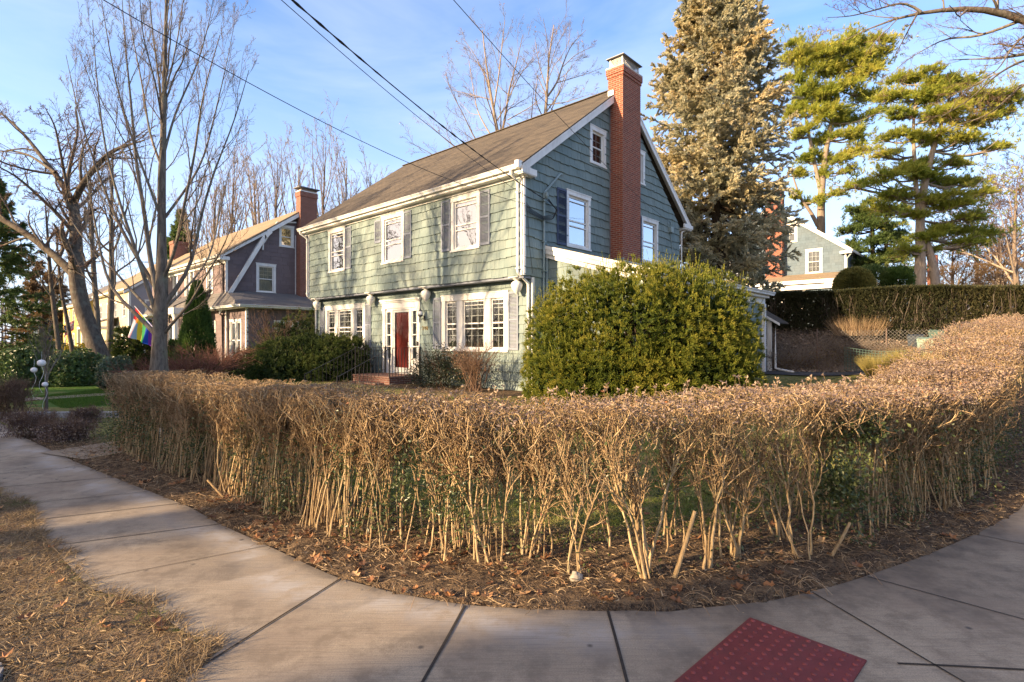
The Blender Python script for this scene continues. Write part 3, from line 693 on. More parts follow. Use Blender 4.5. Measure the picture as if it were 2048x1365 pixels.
def rake(g, x0, x1, ya, za, yb, zb, h, drop=.0):
    g.slab([(x0, ya, za-drop), (x0, yb, zb-drop), (x0, yb, zb-drop-h), (x0, ya, za-drop-h)], (x1-x0, 0, 0))
for sx in (.165, XL-.24):
    rake(g, sx, sx+.035, -.60, ZR+.01, YR, ZPK, .20); rake(g, sx, sx+.035, 9.38, ZR+.01, YR, ZPK, .20)
    rake(g, sx-.015, sx+.05, -.60, ZR+.045, YR, ZPK+.035, .06); rake(g, sx-.015, sx+.05, 9.38, ZR+.045, YR, ZPK+.035, .06)
# soffits under the rakes
for (ya, yb) in ((-.58, YR), (9.36, YR)):
    g.slab([(.03, ya, ZR-.04), (.165, ya, ZR-.04), (.165, yb, ZPK-.06), (.03, yb, ZPK-.06)], (0, 0, -.02))
g.box(.166, .23, -.60, -.30, 6.02, 6.20); g.box(.04, .23, -.62, -.10, 6.00, 6.018); g.box(.205, .245, -.66, -.08, 6.02, 6.18)   # cornice return
g.box(.166, .23, 8.80, 9.42, 6.02, 6.19); g.box(.205, .26, 8.72, 9.46, 6.06, 6.20); g.box(.04, .2, 8.76, 9.40, 6.0, 6.018)
g.build('eaves', ['white_paint'], H)
g = Geo(); gutter(g, (XA-.02, -.62, 6.235), (.10, -.62, 6.235)); gutter(g, (.22, 9.42, 6.2), (XA, 9.42, 6.2)); g.box(.08, .20, -.78, -.615, 6.12, 6.31)
g.build('gutter', ['gutter_white'], H)
def downspout(parent, pts, straps=(), mat='gutter_white', r=.036):
    g = Geo(); pipe(g, pts, r, 10)
    for (x, y, z) in straps: g.box(x-.055, x+.055, y-.045, y+.045, z-.012, z+.012)
    return g.build('downspout', [mat], parent, smooth=False)
downspout(H, [(-.13, -.69, 6.14), (-.13, -.69, 6.03), (-.11, -.455, 5.86), (-.11, -.455, 3.50), (-.06, -.085, 3.24), (-.06, -.085, .36), (-.06, -.30, .30)], [(-.11, -.44, 5.6), (-.11, -.44, 3.6), (-.06, -.07, 1.0)])
downspout(H, [(XL-.14, -.69, 6.14), (XL-.14, -.69, 6.03), (XL+.0, -.455, 5.84), (XL+.0, -.455, 3.52), (XL+.02, -.085, 3.26), (XL+.02, -.085, .36)], [(XL+.0, -.44, 5.7), (XL+.0, -.44, 3.62)])
downspout(H, [(.10, 9.3, 6.1), (.06, 8.86, 5.9), (.06, 8.86, 3.4)], [])
# acorn drops
for x in (-11.18, -7.31, -4.21, -.34):
    g = Geo(); c = (x, -.225, 0)
    g.box(x-.16, x+.16, -.40, -.06, 3.385, 3.412)
    g.lathe([(.001, 3.385), (.125, 3.385), (.13, 3.365), (.095, 3.345), (.055, 3.335), (.052, 3.315), (.09, 3.30), (.135, 3.27), (.155, 3.225), (.152, 3.17), (.125, 3.09), (.08, 3.02), (.035, 2.965), (.004, 2.94)], c, 20)
    g.build('acorn_drop', ['white_paint'], H, smooth=True)
# chimney
g = Geo(); CY0, CY1, CX1 = 3.76, 4.86, .52
zt = 10.02
g.box(-.02, CX1, CY0, CY1, .2, zt); g.box(-.05, CX1+.025, CY0-.025, CY1+.025, zt, 10.12); g.box(-.07, CX1+.05, CY0-.05, CY1+.05, 10.12, 10.30)
ch = g.build('chimney', ['chimney_brick'], H, uv=True)
g = Geo(); g.slab([(-.07, CY0-.05, 10.30), (CX1+.05, CY0-.05, 10.30), (CX1+.05, CY1+.05, 10.30), (-.07, CY1+.05, 10.30)], (0, 0, .05)); 
b = [(-.05, CY0-.03), (CX1+.03, CY0-.03), (CX1+.03, CY1+.03), (-.05, CY1+.03)]; t_ = [(.05, CY0+.08), (CX1-.07, CY0+.08), (CX1-.07, CY1-.08), (.05, CY1-.08)]
g.add([(x, y, 10.35) for x, y in b]+[(x, y, 10.43) for x, y in t_], [(0, 1, 5, 4), (1, 2, 6, 5), (2, 3, 7, 6), (3, 0, 4, 7), (4, 5, 6, 7)], 0, .5); g.build('crown', ['mortar_crown'], ch)
g = Geo(); x0, x1, y0, y1 = .03, CX1-.05, CY0+.06, CY1-.06
for (xx, yy) in ((x0, y0), (x1, y0), (x0, y1), (x1, y1)): g.box(xx-.015, xx+.015, yy-.015, yy+.015, 10.42, 10.66)
n_ = 16
for i_ in range(n_+1):
    yy = y0+(y1-y0)*i_/n_
    for xx in (x0, x1): g.beam((xx, yy, 10.42), (xx, yy, 10.66), .006, .006)
    if i_ <= 9:
        xx = x0+(x1-x0)*i_/9
        for yy in (y0, y1): g.beam((xx, yy, 10.42), (xx, yy, 10.66), .006, .006)
for zz in np.linspace(10.44, 10.64, 6):
    g.beam((x0, y0, zz), (x1, y0, zz), .006, .006); g.beam((x0, y1, zz), (x1, y1, zz), .006, .006); g.beam((x0, y0, zz), (x0, y1, zz), .006, .006); g.beam((x1, y0, zz), (x1, y1, zz), .006, .006)
g.build('spark_screen', ['mesh_metal'], ch)
g = Geo(); e = .10; zz = 10.66; b = [(x0-e, y0-e, zz), (x1+e, y0-e, zz), (x1+e, y1+e, zz), (x0-e, y1+e, zz)]; xm = (x0+x1)/2
g.add(b+[(xm, y0+.3, zz+.16), (xm, y1-.3, zz+.16)], [(0, 1, 4), ], 0, .5); g.add(b+[(xm, y0+.3, zz+.16), (xm, y1-.3, zz+.16)], [(1, 2, 5, 4), (3, 0, 4, 5)], 0, .5); g.add(b+[(xm, y0+.3, zz+.16), (xm, y1-.3, zz+.16)], [(2, 3, 5)], 0, .5)
g.slab(b, (0, 0, -.02)); g.build('cap', ['cap_metal'], ch)
g = Geo(); g.box(-.03, CX1+.04, CY0-.035, CY0-.001, 4.14, 4.30); g.box(.04, .07, CY0-.02, CY0-.001, 4.3, 9.4); g.box(CX1+.001, CX1+.03, CY0-.03, CY1+.02, 4.08, 4.22); g.box(.0, .2, CY0-.04, CY0-.001, 9.40, 9.62); g.build('flashing', ['flashing'], ch)
# rear shed dormer
g = Geo(); g.box(-9.5, -.9, 6.2, 8.4, 6.6, 8.65); g.build('dormer', ['green_shakes'], H, uv=True)
g = Geo(); roofplane(g, -9.7, -.65, 8.75, 8.50, 5.2, 9.35); g.build('dormer_roof', ['asphalt_shingles'], H, uv=True)
g = Geo(); g.beam((-.66, 8.75, 8.46), (-.66, 5.3, 9.28), .04, .16); g.box(-.72, -.60, 8.7, 8.82, 8.38, 8.54); g.build('dormer_trim', ['white_paint'], H)
# door and surround
S = Geo(); d0 = -.01
def fb(g, *a): g.fbox(wfL, *a)
fb(S, DX0, DX0+.16, 0, .05, .60, 2.95); fb(S, DX1-.16, DX1, 0, .05, .60, 2.95)
fb(S, DX0+.03, DX0+.13, .05, .06, .78, 2.85); fb(S, DX1-.13, DX1-.03, .05, .06, .78, 2.85)
fb(S, DX0-.01, DX1+.01, 0, .06, 2.82, 3.02); fb(S, DX0-.05, DX1+.05, 0, .10, 3.02, 3.07); fb(S, DX0-.08, DX1+.08, 0, .14, 3.07, 3.12)
fb(S, DX0-.02, DX0+.18, 0, .07, .60, .78); fb(S, DX1-.18, DX1+.02, 0, .07, .60, .78); fb(S, DX0-.02, DX0+.18, 0, .075, 2.76, 2.82); fb(S, DX1-.18, DX1+.02, 0, .075, 2.76, 2.82)
fb(S, DX0+.16, DX1-.16, -.12, .055, .56, .61)
dx0, dx1 = -6.28, -5.32
fb(S, dx0-.08, dx0, -.10, .03, .61, 2.82); fb(S, dx1, dx1+.08, -.10, .03, .61, 2.82); fb(S, dx0, dx1, -.10, .03, 2.76, 2.82)
fb(S, DX0+.16, dx0-.08, -.06, .01, .61, 1.12); fb(S, dx1+.08, DX1-.16, -.06, .01, .61, 1.12)
fb(S, DX0+.16, dx0-.08, -.06, .015, 2.70, 2.82); fb(S, dx1+.08, DX1-.16, -.06, .015, 2.70, 2.82)
for a, b in ((DX0+.16, dx0-.08), (dx1+.08, DX1-.16)):
    fb(S, a, a+.05, -.06, .008, 1.12, 2.70); fb(S, b-.05, b, -.06, .008, 1.12, 2.70)
    for q_ in range(1, 4): z = 1.12+(2.70-1.12)*q_/4; fb(S, a+.05, b-.05, -.05, .0, z-.015, z+.015)
sr = S.build('door_surround', ['white_paint'], H)
g = Geo()
for a, b in ((DX0+.2, dx0-.12), (dx1+.12, DX1-.2)): g.add([wfL(a, -.03, 1.1), wfL(b, -.03, 1.1), wfL(b, -.03, 2.72), wfL(a, -.03, 2.72)], [(0, 1, 2, 3)], 0, .5)
g.build('sidelight_pane', ['dim_glass'], sr)
g = Geo()
for a, b in ((DX0+.16, dx0-.06), (dx1+.06, DX1-.16)): g.add([wfL(a, -.10, 1.1), wfL(b, -.10, 1.1), wfL(b, -.10, 2.72), wfL(a, -.10, 2.72)], [(0, 1, 2, 3)], 0, .5)
g.build('sidelight_curtain', ['curtain_pale'], sr)
D = Geo(); fb(D, dx0, dx1, -.115, -.075, .62, 2.76)
for (a, b, p, q_) in [(.10, .42, .15, .75), (.54, .86, .15, .75), (.10, .42, .88, 1.55), (.54, .86, .88, 1.55), (.10, .42, 1.68, 1.98), (.54, .86, 1.68, 1.98)]:
    x0_, x1_, z0_, z1_ = dx0+a, dx0+b, .64+p, .64+q_
    fb(D, x0_, x1_, -.075, -.067, z0_, z1_); fb(D, x0_+.03, x1_-.03, -.067, -.060, z0_+.03, z1_-.03)
dr = D.build('door', ['red_door'], H); g = Geo(); g.lathe([(.0, 0), (.03, .0), (.033, .02), (.02, .04)], (0, 0, 0), 12)
g2 = Geo(); fb(g2, dx1-.09, dx1-.05, -.06, -.05, 1.55, 1.70); fb(g2, dx1-.08, dx1-.06, -.05, -.035, 1.56, 1.58); fb(g2, dx1-.13, dx1-.055, -.045, -.032, 1.61, 1.63); g2.build('handle', ['brass'], dr)
g = Geo(); fb(g, dx0, dx0+.085, -.03, .0, .63, 2.76); fb(g, dx1-.085, dx1, -.03, .0, .63, 2.76); fb(g, dx0+.085, dx1-.085, -.03, .0, 2.68, 2.76); fb(g, dx0+.085, dx1-.085, -.03, .0, .63, .80)
fb(g, dx1-.07, dx1-.04, .0, .035, 1.50, 1.66); sd = g.build('storm_door', ['storm_frame'], H)
g = Geo(); g.add([wfL(dx0+.08, -.015, .8), wfL(dx1-.08, -.015, .8), wfL(dx1-.08, -.015, 2.68), wfL(dx0+.08, -.015, 2.68)], [(0, 1, 2, 3)], 0, .5); g.build('storm_pane', ['door_glass'], sd)
g = Geo(); fb(g, DX1-.13, DX1-.05, .062, .08, 1.55, 1.68); fb(g, DX1-.12, DX1-.02, .07, .09, .86, .93); g.build('doorbell', ['black_iron'], H)
# wall lantern
lt = Geo(); lx, lz = -4.52, 2.60
lt.lathe([(.0, -.10), (.045, -.10), (.075, -.07), (.085, -.065), (.08, -.055)], (lx, -.20, lz-.02), 12); lt.lathe([(.06, .09), (.03, .12), (.01, .15), (.0, .16)], (lx, -.20, lz-.02), 12)
pipe(lt, [(lx, -.20, lz-.10), (lx, -.19, lz-.20), (lx, -.02, lz-.16)], .010, 6); pipe(lt, [(lx-.05, -.20, lz-.10), (lx-.05, -.20, lz-.31)], .008, 6); pipe(lt, [(lx+.06, -.06, lz-.10), (lx+.06, -.06, lz-.33)], .008, 6); lt.box(lx-.035, lx+.035, -.05, -.02, lz-.24, lz-.08)
for a in range(6): an = a*PI/3; lt.beam((lx+.082*math.cos(an), -.20+.082*math.sin(an), lz-.09), (lx+.06*math.cos(an), -.20+.06*math.sin(an), lz+.08), .006, .006)
L_ = lt.build('wall_lantern', ['black_iron'], H); g = Geo(); g.lathe([(.001, -.085), (.06, -.075), (.085, -.02), (.075, .05), (.04, .085), (.001, .095)], (lx, -.20, lz-.02), 16); g.build('lamp_globe', ['globe_white'], L_, smooth=True)
# house number 248
cu = bpy.data.curves.new('num', 'FONT'); cu.body = '248'; cu.size = .175; cu.extrude = .006; cu.space_character = 1.18
to = bpy.data.objects.new('num', cu); COL.objects.link(to); bpy.context.view_layer.update()
me = bpy.data.meshes.new_from_object(to.evaluated_get(bpy.context.evaluated_depsgraph_get())); bpy.data.objects.remove(to)
me.materials.clear(); me.materials.append(M['brass']); no = bpy.data.objects.new('house_number', me); COL.objects.link(no); no.parent = H; no.location = (-4.63, -.042, 2.06); no.rotation_euler = (rad(90), 0, 0); no['label'] = 'thin metal digits 248'
# electric service on the gable
g = Geo(); yv = .42
pipe(g, [(.06, yv, .4), (.06, yv, 3.4), (.075, yv, 4.3), (.075, yv, 5.72), (.07, 1.15, 6.40), (.07, 1.22, 6.40)], .030, 8); pipe(g, [(.06, yv+.14, .4), (.06, yv+.14, 4.35)], .045, 8)
for z in (3.6, 4.4, 5.5): g.box(.03, .12, yv-.06, yv+.06, z-.012, z+.012)
g.lathe([(.0, .12), (.05, .10), (.06, .0), (.03, -.06)], (.14, yv+.03, 5.62), 10); sv = g.build('service_pipe', ['conduit'], H)
g = Geo()
for i_ in range(5):
    s_ = i_*.9; P = [(.12+.05*math.sin(s_), yv+.05+.02*i_, 5.55), (.2+.05*math.cos(s_), yv+.32+.05*i_, 5.30), (.16, yv+.25+.06*math.sin(s_), 5.02+.03*i_), (.12, yv-.1, 4.98+.02*i_), (.10, -.15, 5.05+.03*i_), (.08, -.33, 5.12+.05*i_)]
    pipe(g, P, .008, 5, k=4)
pipe(g, [(.06, -.25, 5.1), (.06, -.2, 4.4), (.06, -.05, 3.5)], .006, 4); g.build('wires', ['rubber_black'], sv)
g = Geo(); pipe(g, [(.07, 8.0, 5.9), (.10, 7.9, 6.05), (.13, 7.75, 6.1)], .02, 6); g.box(.04, .16, 7.8, 8.0, 5.75, 5.95); pipe(g, [(.06, 7.9, 5.75), (.06, 8.1, 5.2), (.06, 8.15, 4.0)], .014, 6); g.build('cable_anchor', ['conduit'], H)
# side annex with low shed roof
AX, AY0, AY1 = 3.0, .60, 9.1
wfA = front_wf(AY0); g = Geo(); zA = lambda x: 4.16-(4.16-3.30)*x/AX
regA = [(0, .3), (AX, .3), (AX, zA(AX)-.02), (0, zA(0)-.02)]
shingles(g, wfA, regA, [], .3, 4.2, .26, (.14, .32), jit=.006, seed=21); sheet(g, wfA, regA, [])
sheet(g, side_wf(AX), rect(AY0, AY1, .3, 3.28), []); shingles(g, side_wf(AX), rect(AY0, AY1, .3, 3.0), [], .3, 3.0, .26, (.14, .32), jit=.008, seed=22); g.add([(0, AY1, .3), (AX, AY1, .3), (AX, AY1, 3.28), (0, AY1, 4.16)], [(3, 2, 1, 0)], 0, .5)
g.build('annex_wall', ['green_shakes'], H, uv=True)
g = Geo(); g.slab([(0, AY0-.12, 4.33), (AX+.25, AY0-.12, 3.40), (AX+.25, AY1+.1, 3.40), (0, AY1+.1, 4.33)], (0, 0, -.045)); g.build('annex_roof', ['asphalt_shingles'], H, uv=True)
g = Geo(); g.slab([(.03, AY0-.14, 4.30), (AX+.25, AY0-.14, 3.38), (AX+.25, AY0-.14, 3.19), (.03, AY0-.14, 4.09)], (0, .05, 0)); g.slab([(.03, AY0-.165, 4.31), (AX+.27, AY0-.165, 3.39), (AX+.27, AY0-.165, 3.30), (.03, AY0-.165, 4.22)], (0, .024, 0))
g.slab([(.03, AY0-.09, 4.10), (AX, AY0-.09, 3.21), (AX, AY0-.09, 3.10), (.03, AY0-.09, 3.98)], (0, .085, 0)); g.box(AX, AX+.2, AY0-.09, AY1, 3.20, 3.30); g.box(AX-.02, AX+.06, AY0-.04, AY1, 2.98, 3.20)
g.box(AX+.02, AX+.12, AY1-.25, AY1-.1, .4, 3.0); g.build('annex_fascia', ['white_paint'], H)
g = Geo(); gutter(g, (AX+.24, AY0-.15, 3.40), (AX+.24, AY1+.12, 3.40)); g.build('gutter', ['gutter_white'], H)
# lattice entry at the back of the annex
X0, Y0 = AX-.9, 9.1
g = Geo(); w2 = front_wf(9.62); Zt = 2.42
wlx0, wlx1 = 2.30, 3.10
shingles(g, w2, rect(wlx0, wlx1, .45, 1.42), [], .45, 1.42, .25, (.14, .28), seed=31); g.add([w2(wlx0, -.01, .45), w2(wlx1, -.01, .45), w2(wlx1, -.01, 1.42), w2(wlx0, -.01, 1.42)], [(0, 1, 2, 3)], 0, .5)
shingles(g, w2, [(wlx0, 2.52), (wlx1, 2.52), (wlx0, 3.1)], [], 2.5, 3.1, .2, (.14, .25), seed=32); g.build('entry_wall', ['blue_shingles'], H, uv=True)
g = Geo()
for k_ in range(-12, 30):
    for sgn in (1, -1):
        a = wlx0+k_*.07; P0 = (a, 1.50); P1 = (a+sgn*.96, 2.46); t0 = 0; pts = []
        xs_ = [P0[0], P1[0]]; 
        dx_ = P1[0]-P0[0]; tl, th = sorted(((wlx0-P0[0])/dx_, (wlx1-.12-P0[0])/dx_)); tl = max(0, tl); th = min(1, th)
        if th-tl > .02:
            A_ = w2(P0[0]+dx_*tl, -.02 if sgn > 0 else -.012, 1.5+.96*tl); B_ = w2(P0[0]+dx_*th, -.02 if sgn > 0 else -.012, 1.5+.96*th); g.beam(A_, B_, .006, .022, up=(.0, 0, 1))
g.build('lattice', ['white_paint'], H)
g = Geo(); g.fbox(w2, wlx1-.12, wlx1+.02, -.02, .04, .42, 2.52); g.fbox(w2, wlx0, wlx1-.12, -.02, .04, 1.42, 1.50); g.fbox(w2, wlx0, wlx1-.12, -.02, .03, 2.46, 2.54); g.build('entry_frame', ['white_paint'], H)
g = Geo(); g.slab([(wlx0-.1, 9.45, 3.14), (wlx1+.32, 9.45, 2.36), (wlx1+.32, 10.6, 2.36), (wlx0-.1, 10.6, 3.14)], (0, 0, -.04)); g.build('entry_roof', ['asphalt_shingles'], H, uv=True)
g = Geo(); g.slab([(wlx0-.1, 9.42, 3.11), (wlx1+.34, 9.42, 2.33), (wlx1+.34, 9.42, 2.24), (wlx0-.1, 9.42, 3.02)], (0, .03, 0)); g.build('entry_rake', ['white_paint'], H)
downspout(H, [(wlx1+.16, 9.56, 2.3), (wlx1+.16, 9.56, .72), (wlx1+.9, 9.1, .63)], [], r=.04)
# brick steps and iron railings
st_ = Geo(); px0, px1 = -6.75, -4.66; zt = .60
st_.box(px0, px1, -1.28, .0, .12, zt-.06); st_.box(px0-.02, px1+.02, -1.31, .0, zt-.06, zt)
for i_ in range(2): st_.box(px0+.35, px1-.3, -1.28-.32*(i_+1), -1.28-.32*i_, .08, zt-.16*(i_+1)-.05)
s_o = st_.build('front_step', ['step_brick'], H, uv=True)
g = Geo(); g.box(px0-.01, px1+.01, -1.30, -.02, .1, .33); g.build('step_base', ['foundation'], s_o)
def railing(x, name='railing'):
    g = Geo(); y1, y2 = -1.24, -3.0; zl = .40
    for y in np.arange(-.10, y1, -.115): g.beam((x, y, zt), (x, y, zt+.86), .014, .014)
    for y in (-.06, y1): g.beam((x, y, zt), (x, y, zt+.93), .03, .03)
    g.beam((x, -.04, zt+.88), (x, y1-.02, zt+.88), .035, .012); g.beam((x, -.04, zt+.10), (x, y1, zt+.10), .02, .012)
    g.beam((x, y1, zt+.86), (x, y2, zl+.42-.15), .035, .012)
    for y in np.arange(y1-.13, y2, -.13):
        t = (y-y1)/(y2-y1); zz = (zt+.86)*(1-t)+(zl+.27)*t; g.beam((x, y, zz-.72*(1-.35*t)), (x, y, zz), .012, .012)
    g.beam((x, y2, .22), (x, y2, zl+.3), .03, .03)
    return g.build(name, ['black_iron'], H)
railing(px1-.06); railing(px0+.1)
# ------------------------------------------------------------------ the mauve house next door
XX, YY = W(-20, 0); N1 = thing('gambrel_house', 'mauve shingled house with tan roof and white gambrel trim left of the green house', 'house', (XX, YY, 0), HROT)
nf = front_wf(-.52); ns = side_wf(0); zg = .15
win_s = [window(N1, ns, .97, 2.01, 4.26, 5.83, cols=3, rows=(0, 3), storm=False, curtain='curtain_pale', glassm='dim_glass', tw=.12),
         window(N1, ns, 2.20, 3.02, 6.86, 8.05, storm=False, tw=.10, curtain='curtain_pale'), window(N1, ns, 5.3, 6.35, 4.26, 5.83, storm=False)]
g = Geo(); reg = [(-.50, 3.5), (8.2, 3.5), (8.2, 5.95), (3.7, 9.12), (-.50, 6.04)]
shingles(g, ns, reg, win_s, 3.5, 9.2, .215, (.3, .7), jit=.0015, lip=.022, wav=0, seed=41, rag=0); sheet(g, ns, reg, win_s)
g.build('wall', ['mauve_shingles'], N1, uv=True)['label'] = 'shaded gable wall'
wu = [window(N1, nf, -1.75-i*2.9-w_, -1.75-i*2.9, 4.2, 5.80, storm=False, tw=.11, units=u_n, mull=.12) for i, (w_, u_n) in enumerate([(.95, 1), (1.6, 2), (.95, 1), (1.6, 2)])]
g = Geo(); reg = rect(-13, -.0, 3.6, 6.04); shingles(g, nf, reg, wu, 3.6, 6.04, .215, (.3, .7), jit=.0015, lip=.02, wav=0, seed=42, rag=0); sheet(g, nf, reg, wu)
g.build('wall', ['mauve_shingles'], N1, uv=True)['label'] = 'sunlit upper front wall'
wl = [window(N1, nf, -2.4, -1.35, .95, 2.75, storm=False, tw=.12, cols=2, rows=(2, 2)), window(N1, nf, -6.4, -5.2, .95, 2.75, storm=False, tw=.12), window(N1, nf, -9.3, -8.1, .95, 2.75, storm=False, tw=.12)]
g = Geo(); reg = rect(-13, 0, zg, 3.6); shingles(g, nf, reg, wl, zg, 3.6, .215, (.3, .7), jit=.0015, lip=.02, wav=0, seed=43, rag=0); sheet(g, nf, reg, wl)
shell(g, -13, 0, -.5, 8.2, zg, 5.95, 'rf'); g.add([(-13, -.5, 5.95), (-13, 8.2, 5.95), (-13, 3.7, 9.1)], [(0, 1, 2)], 0, .5); g.add([(-.01, -.5, zg), (-.01, 8.2, zg), (-.01, 8.2, 3.5), (-.01, -.5, 3.5)], [(0, 1, 2, 3)], 0, .5)
g.build('wall', ['mauve_shingles'], N1, uv=True)['label'] = 'lower and rear walls'
g = Geo(); roofplane(g, -13.3, .32, -.92, 5.98, 3.7, 9.2); roofplane(g, -13.3, .32, 8.7, 5.9, 3.7, 9.2); g.build('roof', ['tan_shingles'], N1, uv=True)
g = Geo(); g.box(-13.2, .30, -.90, -.53, 5.84, 5.90); g.box(-13.2, .02, -.60, -.53, 5.66, 5.84)
for sx in (.28,):
    rake(g, sx, sx+.04, 8.6, 5.95, 3.7, 9.18, .2); rake(g, sx, sx+.04, 1.42, 7.60, 3.7, 9.18, .22); rake(g, sx-.02, sx+.0, -.95, 5.98, 1.5, 7.62, .16)
    rake(g, sx+.0, sx+.05, -.95, 3.42, 1.30, 7.42, .40); g.slab([(sx, 1.30, 7.42), (sx, 1.62, 7.72), (sx, 1.70, 7.5), (sx, 1.42, 7.2)], (.05, 0, 0))
g.slab([(.03, -.75, 3.42), (.03, 1.38, 7.44), (.32, 1.38, 7.44), (.32, -.75, 3.42)], (0, -.05, .03)); g.box(-.02, .45, -.97, -.5, 5.78, 5.95)
# bracketed hood over the attic window
g.beam((.12, 1.30, 6.9), (.12, 2.05, 8.15), .07, .07); g.beam((.12, 2.05, 8.15), (.12, 3.1, 8.30), .07, .07); g.beam((.12, 1.27, 6.55), (.12, 1.30, 6.95), .07, .07)
g.box(.01, .05, -.57, -.45, 3.5, 5.8); g.box(.002, .03, 3.09, 3.14, 4.1, 7.6); g.build('trim', ['white_paint'], N1)
g = Geo(); gutter(g, (-13.3, -.92, 6.03), (.3, -.92, 6.03)); g.build('gutter', ['gutter_white'], N1)
g = Geo(); g.box(-.02, .5, 3.17, 4.15, .1, 9.75); g.box(-.05, .53, 3.14, 4.18, 9.75, 10.02); ch1 = g.build('chimney', ['old_brick'], N1, uv=True)
g = Geo(); g.box(-.03, .51, 3.16, 4.16, 10.02, 10.08); g.build('crown', ['white_paint'], ch1)
g = Geo(); g.box(.05, .42, 3.25, 4.05, 10.08, 10.22); g.build('flue', ['old_brick'], ch1)
g = Geo(); g.slab([(-.12, 3.05, 10.22), (.6, 3.05, 10.22), (.6, 4.27, 10.22), (-.12, 4.27, 10.22)], (0, 0, .05)); g.build('cap', ['cap_metal'], ch1)
# sunroom on the gable side and the low skirt roof along the front
sx1 = 2.55; w3 = front_wf(-.5)
ws_ = [window(N1, w3, .55, 2.0, .75, 2.75, 2, .14, storm=False, tw=.10, cols=1)]
g = Geo(); reg = rect(.0, sx1, zg, 3.3); shingles(g, w3, reg, ws_, zg, 3.3, .215, (.3, .7), jit=.0015, lip=.02, wav=0, seed=44, rag=0); sheet(g, w3, reg, ws_)
w4 = side_wf(sx1); reg4 = rect(-.5, 6, zg, 3.3); h4 = [window(N1, w4, .8, 2.6, .9, 2.7, 2, .14, storm=False, tw=.1), window(N1, w4, 3.4, 5.2, .9, 2.7, 2, .14, storm=False, tw=.1)]
shingles(g, w4, reg4, h4, zg, 3.3, .215, (.3, .7), jit=.0015, lip=.02, wav=0, seed=45, rag=0); sheet(g, w4, reg4, h4); g.build('sunroom_wall', ['mauve_shingles'], N1, uv=True)
e = .42; ze = 3.42; yf = -.52; 
g = Geo()
A1 = (sx1+e, yf-.5, ze); A2 = (sx1+e, 6.4, ze); A0 = (-13.2, yf-.5, ze)
g.slab([A1, A2, (.05, 5.4, 4.30), (.05, yf+.9, 4.30)], (0, 0, -.05)); g.slab([A0, A1, (.05, yf+.9, 4.30), (.05, yf-.0, 4.22), (-13.2, yf-.0, 4.22)][:5], (0, 0, -.05))
g.build('skirt_roof', ['grey_shingles'], N1, uv=True)
g = Geo(); g.box(-13.1, sx1+e-.02, yf-.45, yf-.02, 3.28, 3.36); g.box(sx1+.02, sx1+e-.02, yf, 6.3, 3.28, 3.36); g.box(sx1-.08, sx1+.02, yf-.02, yf+.08, zg, 3.28); g.box(-.0, .1, yf-.03, yf, zg, 3.28); g.build('fascia', ['white_paint'], N1)
g = Geo(); gutter(g, (-13.2, yf-.5, ze), (sx1+e, yf-.5, ze)); gutter(g, (sx1+e, yf-.5, ze), (sx1+e, 6.4, ze)); g.build('gutter', ['gutter_white'], N1)
g = Geo(); pipe(g, [(.05, yf-.55, 3.3), (.05, yf-.5, 3.2), (-.35, yf-.06, 3.0), (-.35, yf-.06, .3)], .04, 8); pipe(g, [(-.25, -.95, 5.9), (-.25, -.58, 5.6), (-.25, -.58, 4.3)], .04, 8); pipe(g, [(sx1+e, .6, 3.3), (sx1+.06, .45, 3.1), (sx1+.06, .45, .3)], .04, 8); g.build('downspout', ['brown_pipe'], N1)
# entrance portico
g = Geo(); g.slab([(-4.6, -2.3, 3.5), (-2.1, -2.3, 3.5), (-2.1, -.5, 4.5), (-4.6, -.5, 4.5)], (0, 0, -.06)); g.build('portico_roof', ['grey_shingles'], N1, uv=True)
g = Geo(); g.box(-4.6, -2.1, -2.3, -.55, 3.1, 3.42)
g.build('portico_beam', ['white_paint'], N1)
for x in (-2.45, -4.25):
    g = Geo(); g.lathe([(.19, .62), (.19, .70), (.15, .72), (.15, 1.2), (.13, 2.9), (.17, 2.98), (.18, 3.1)], (x, -2.1, 0), 18); g.build('column', ['fresh_white'], N1, smooth=True)
g = Geo(); g.box(-4.7, -2.0, -2.4, -.53, zg-.1, .60); g.build('porch_base', ['granite'], N1)
g = Geo(); g.fbox(nf, -3.85, -2.95, .01, .05, .62, 2.75); g.build('door', ['brown_pipe'], N1)

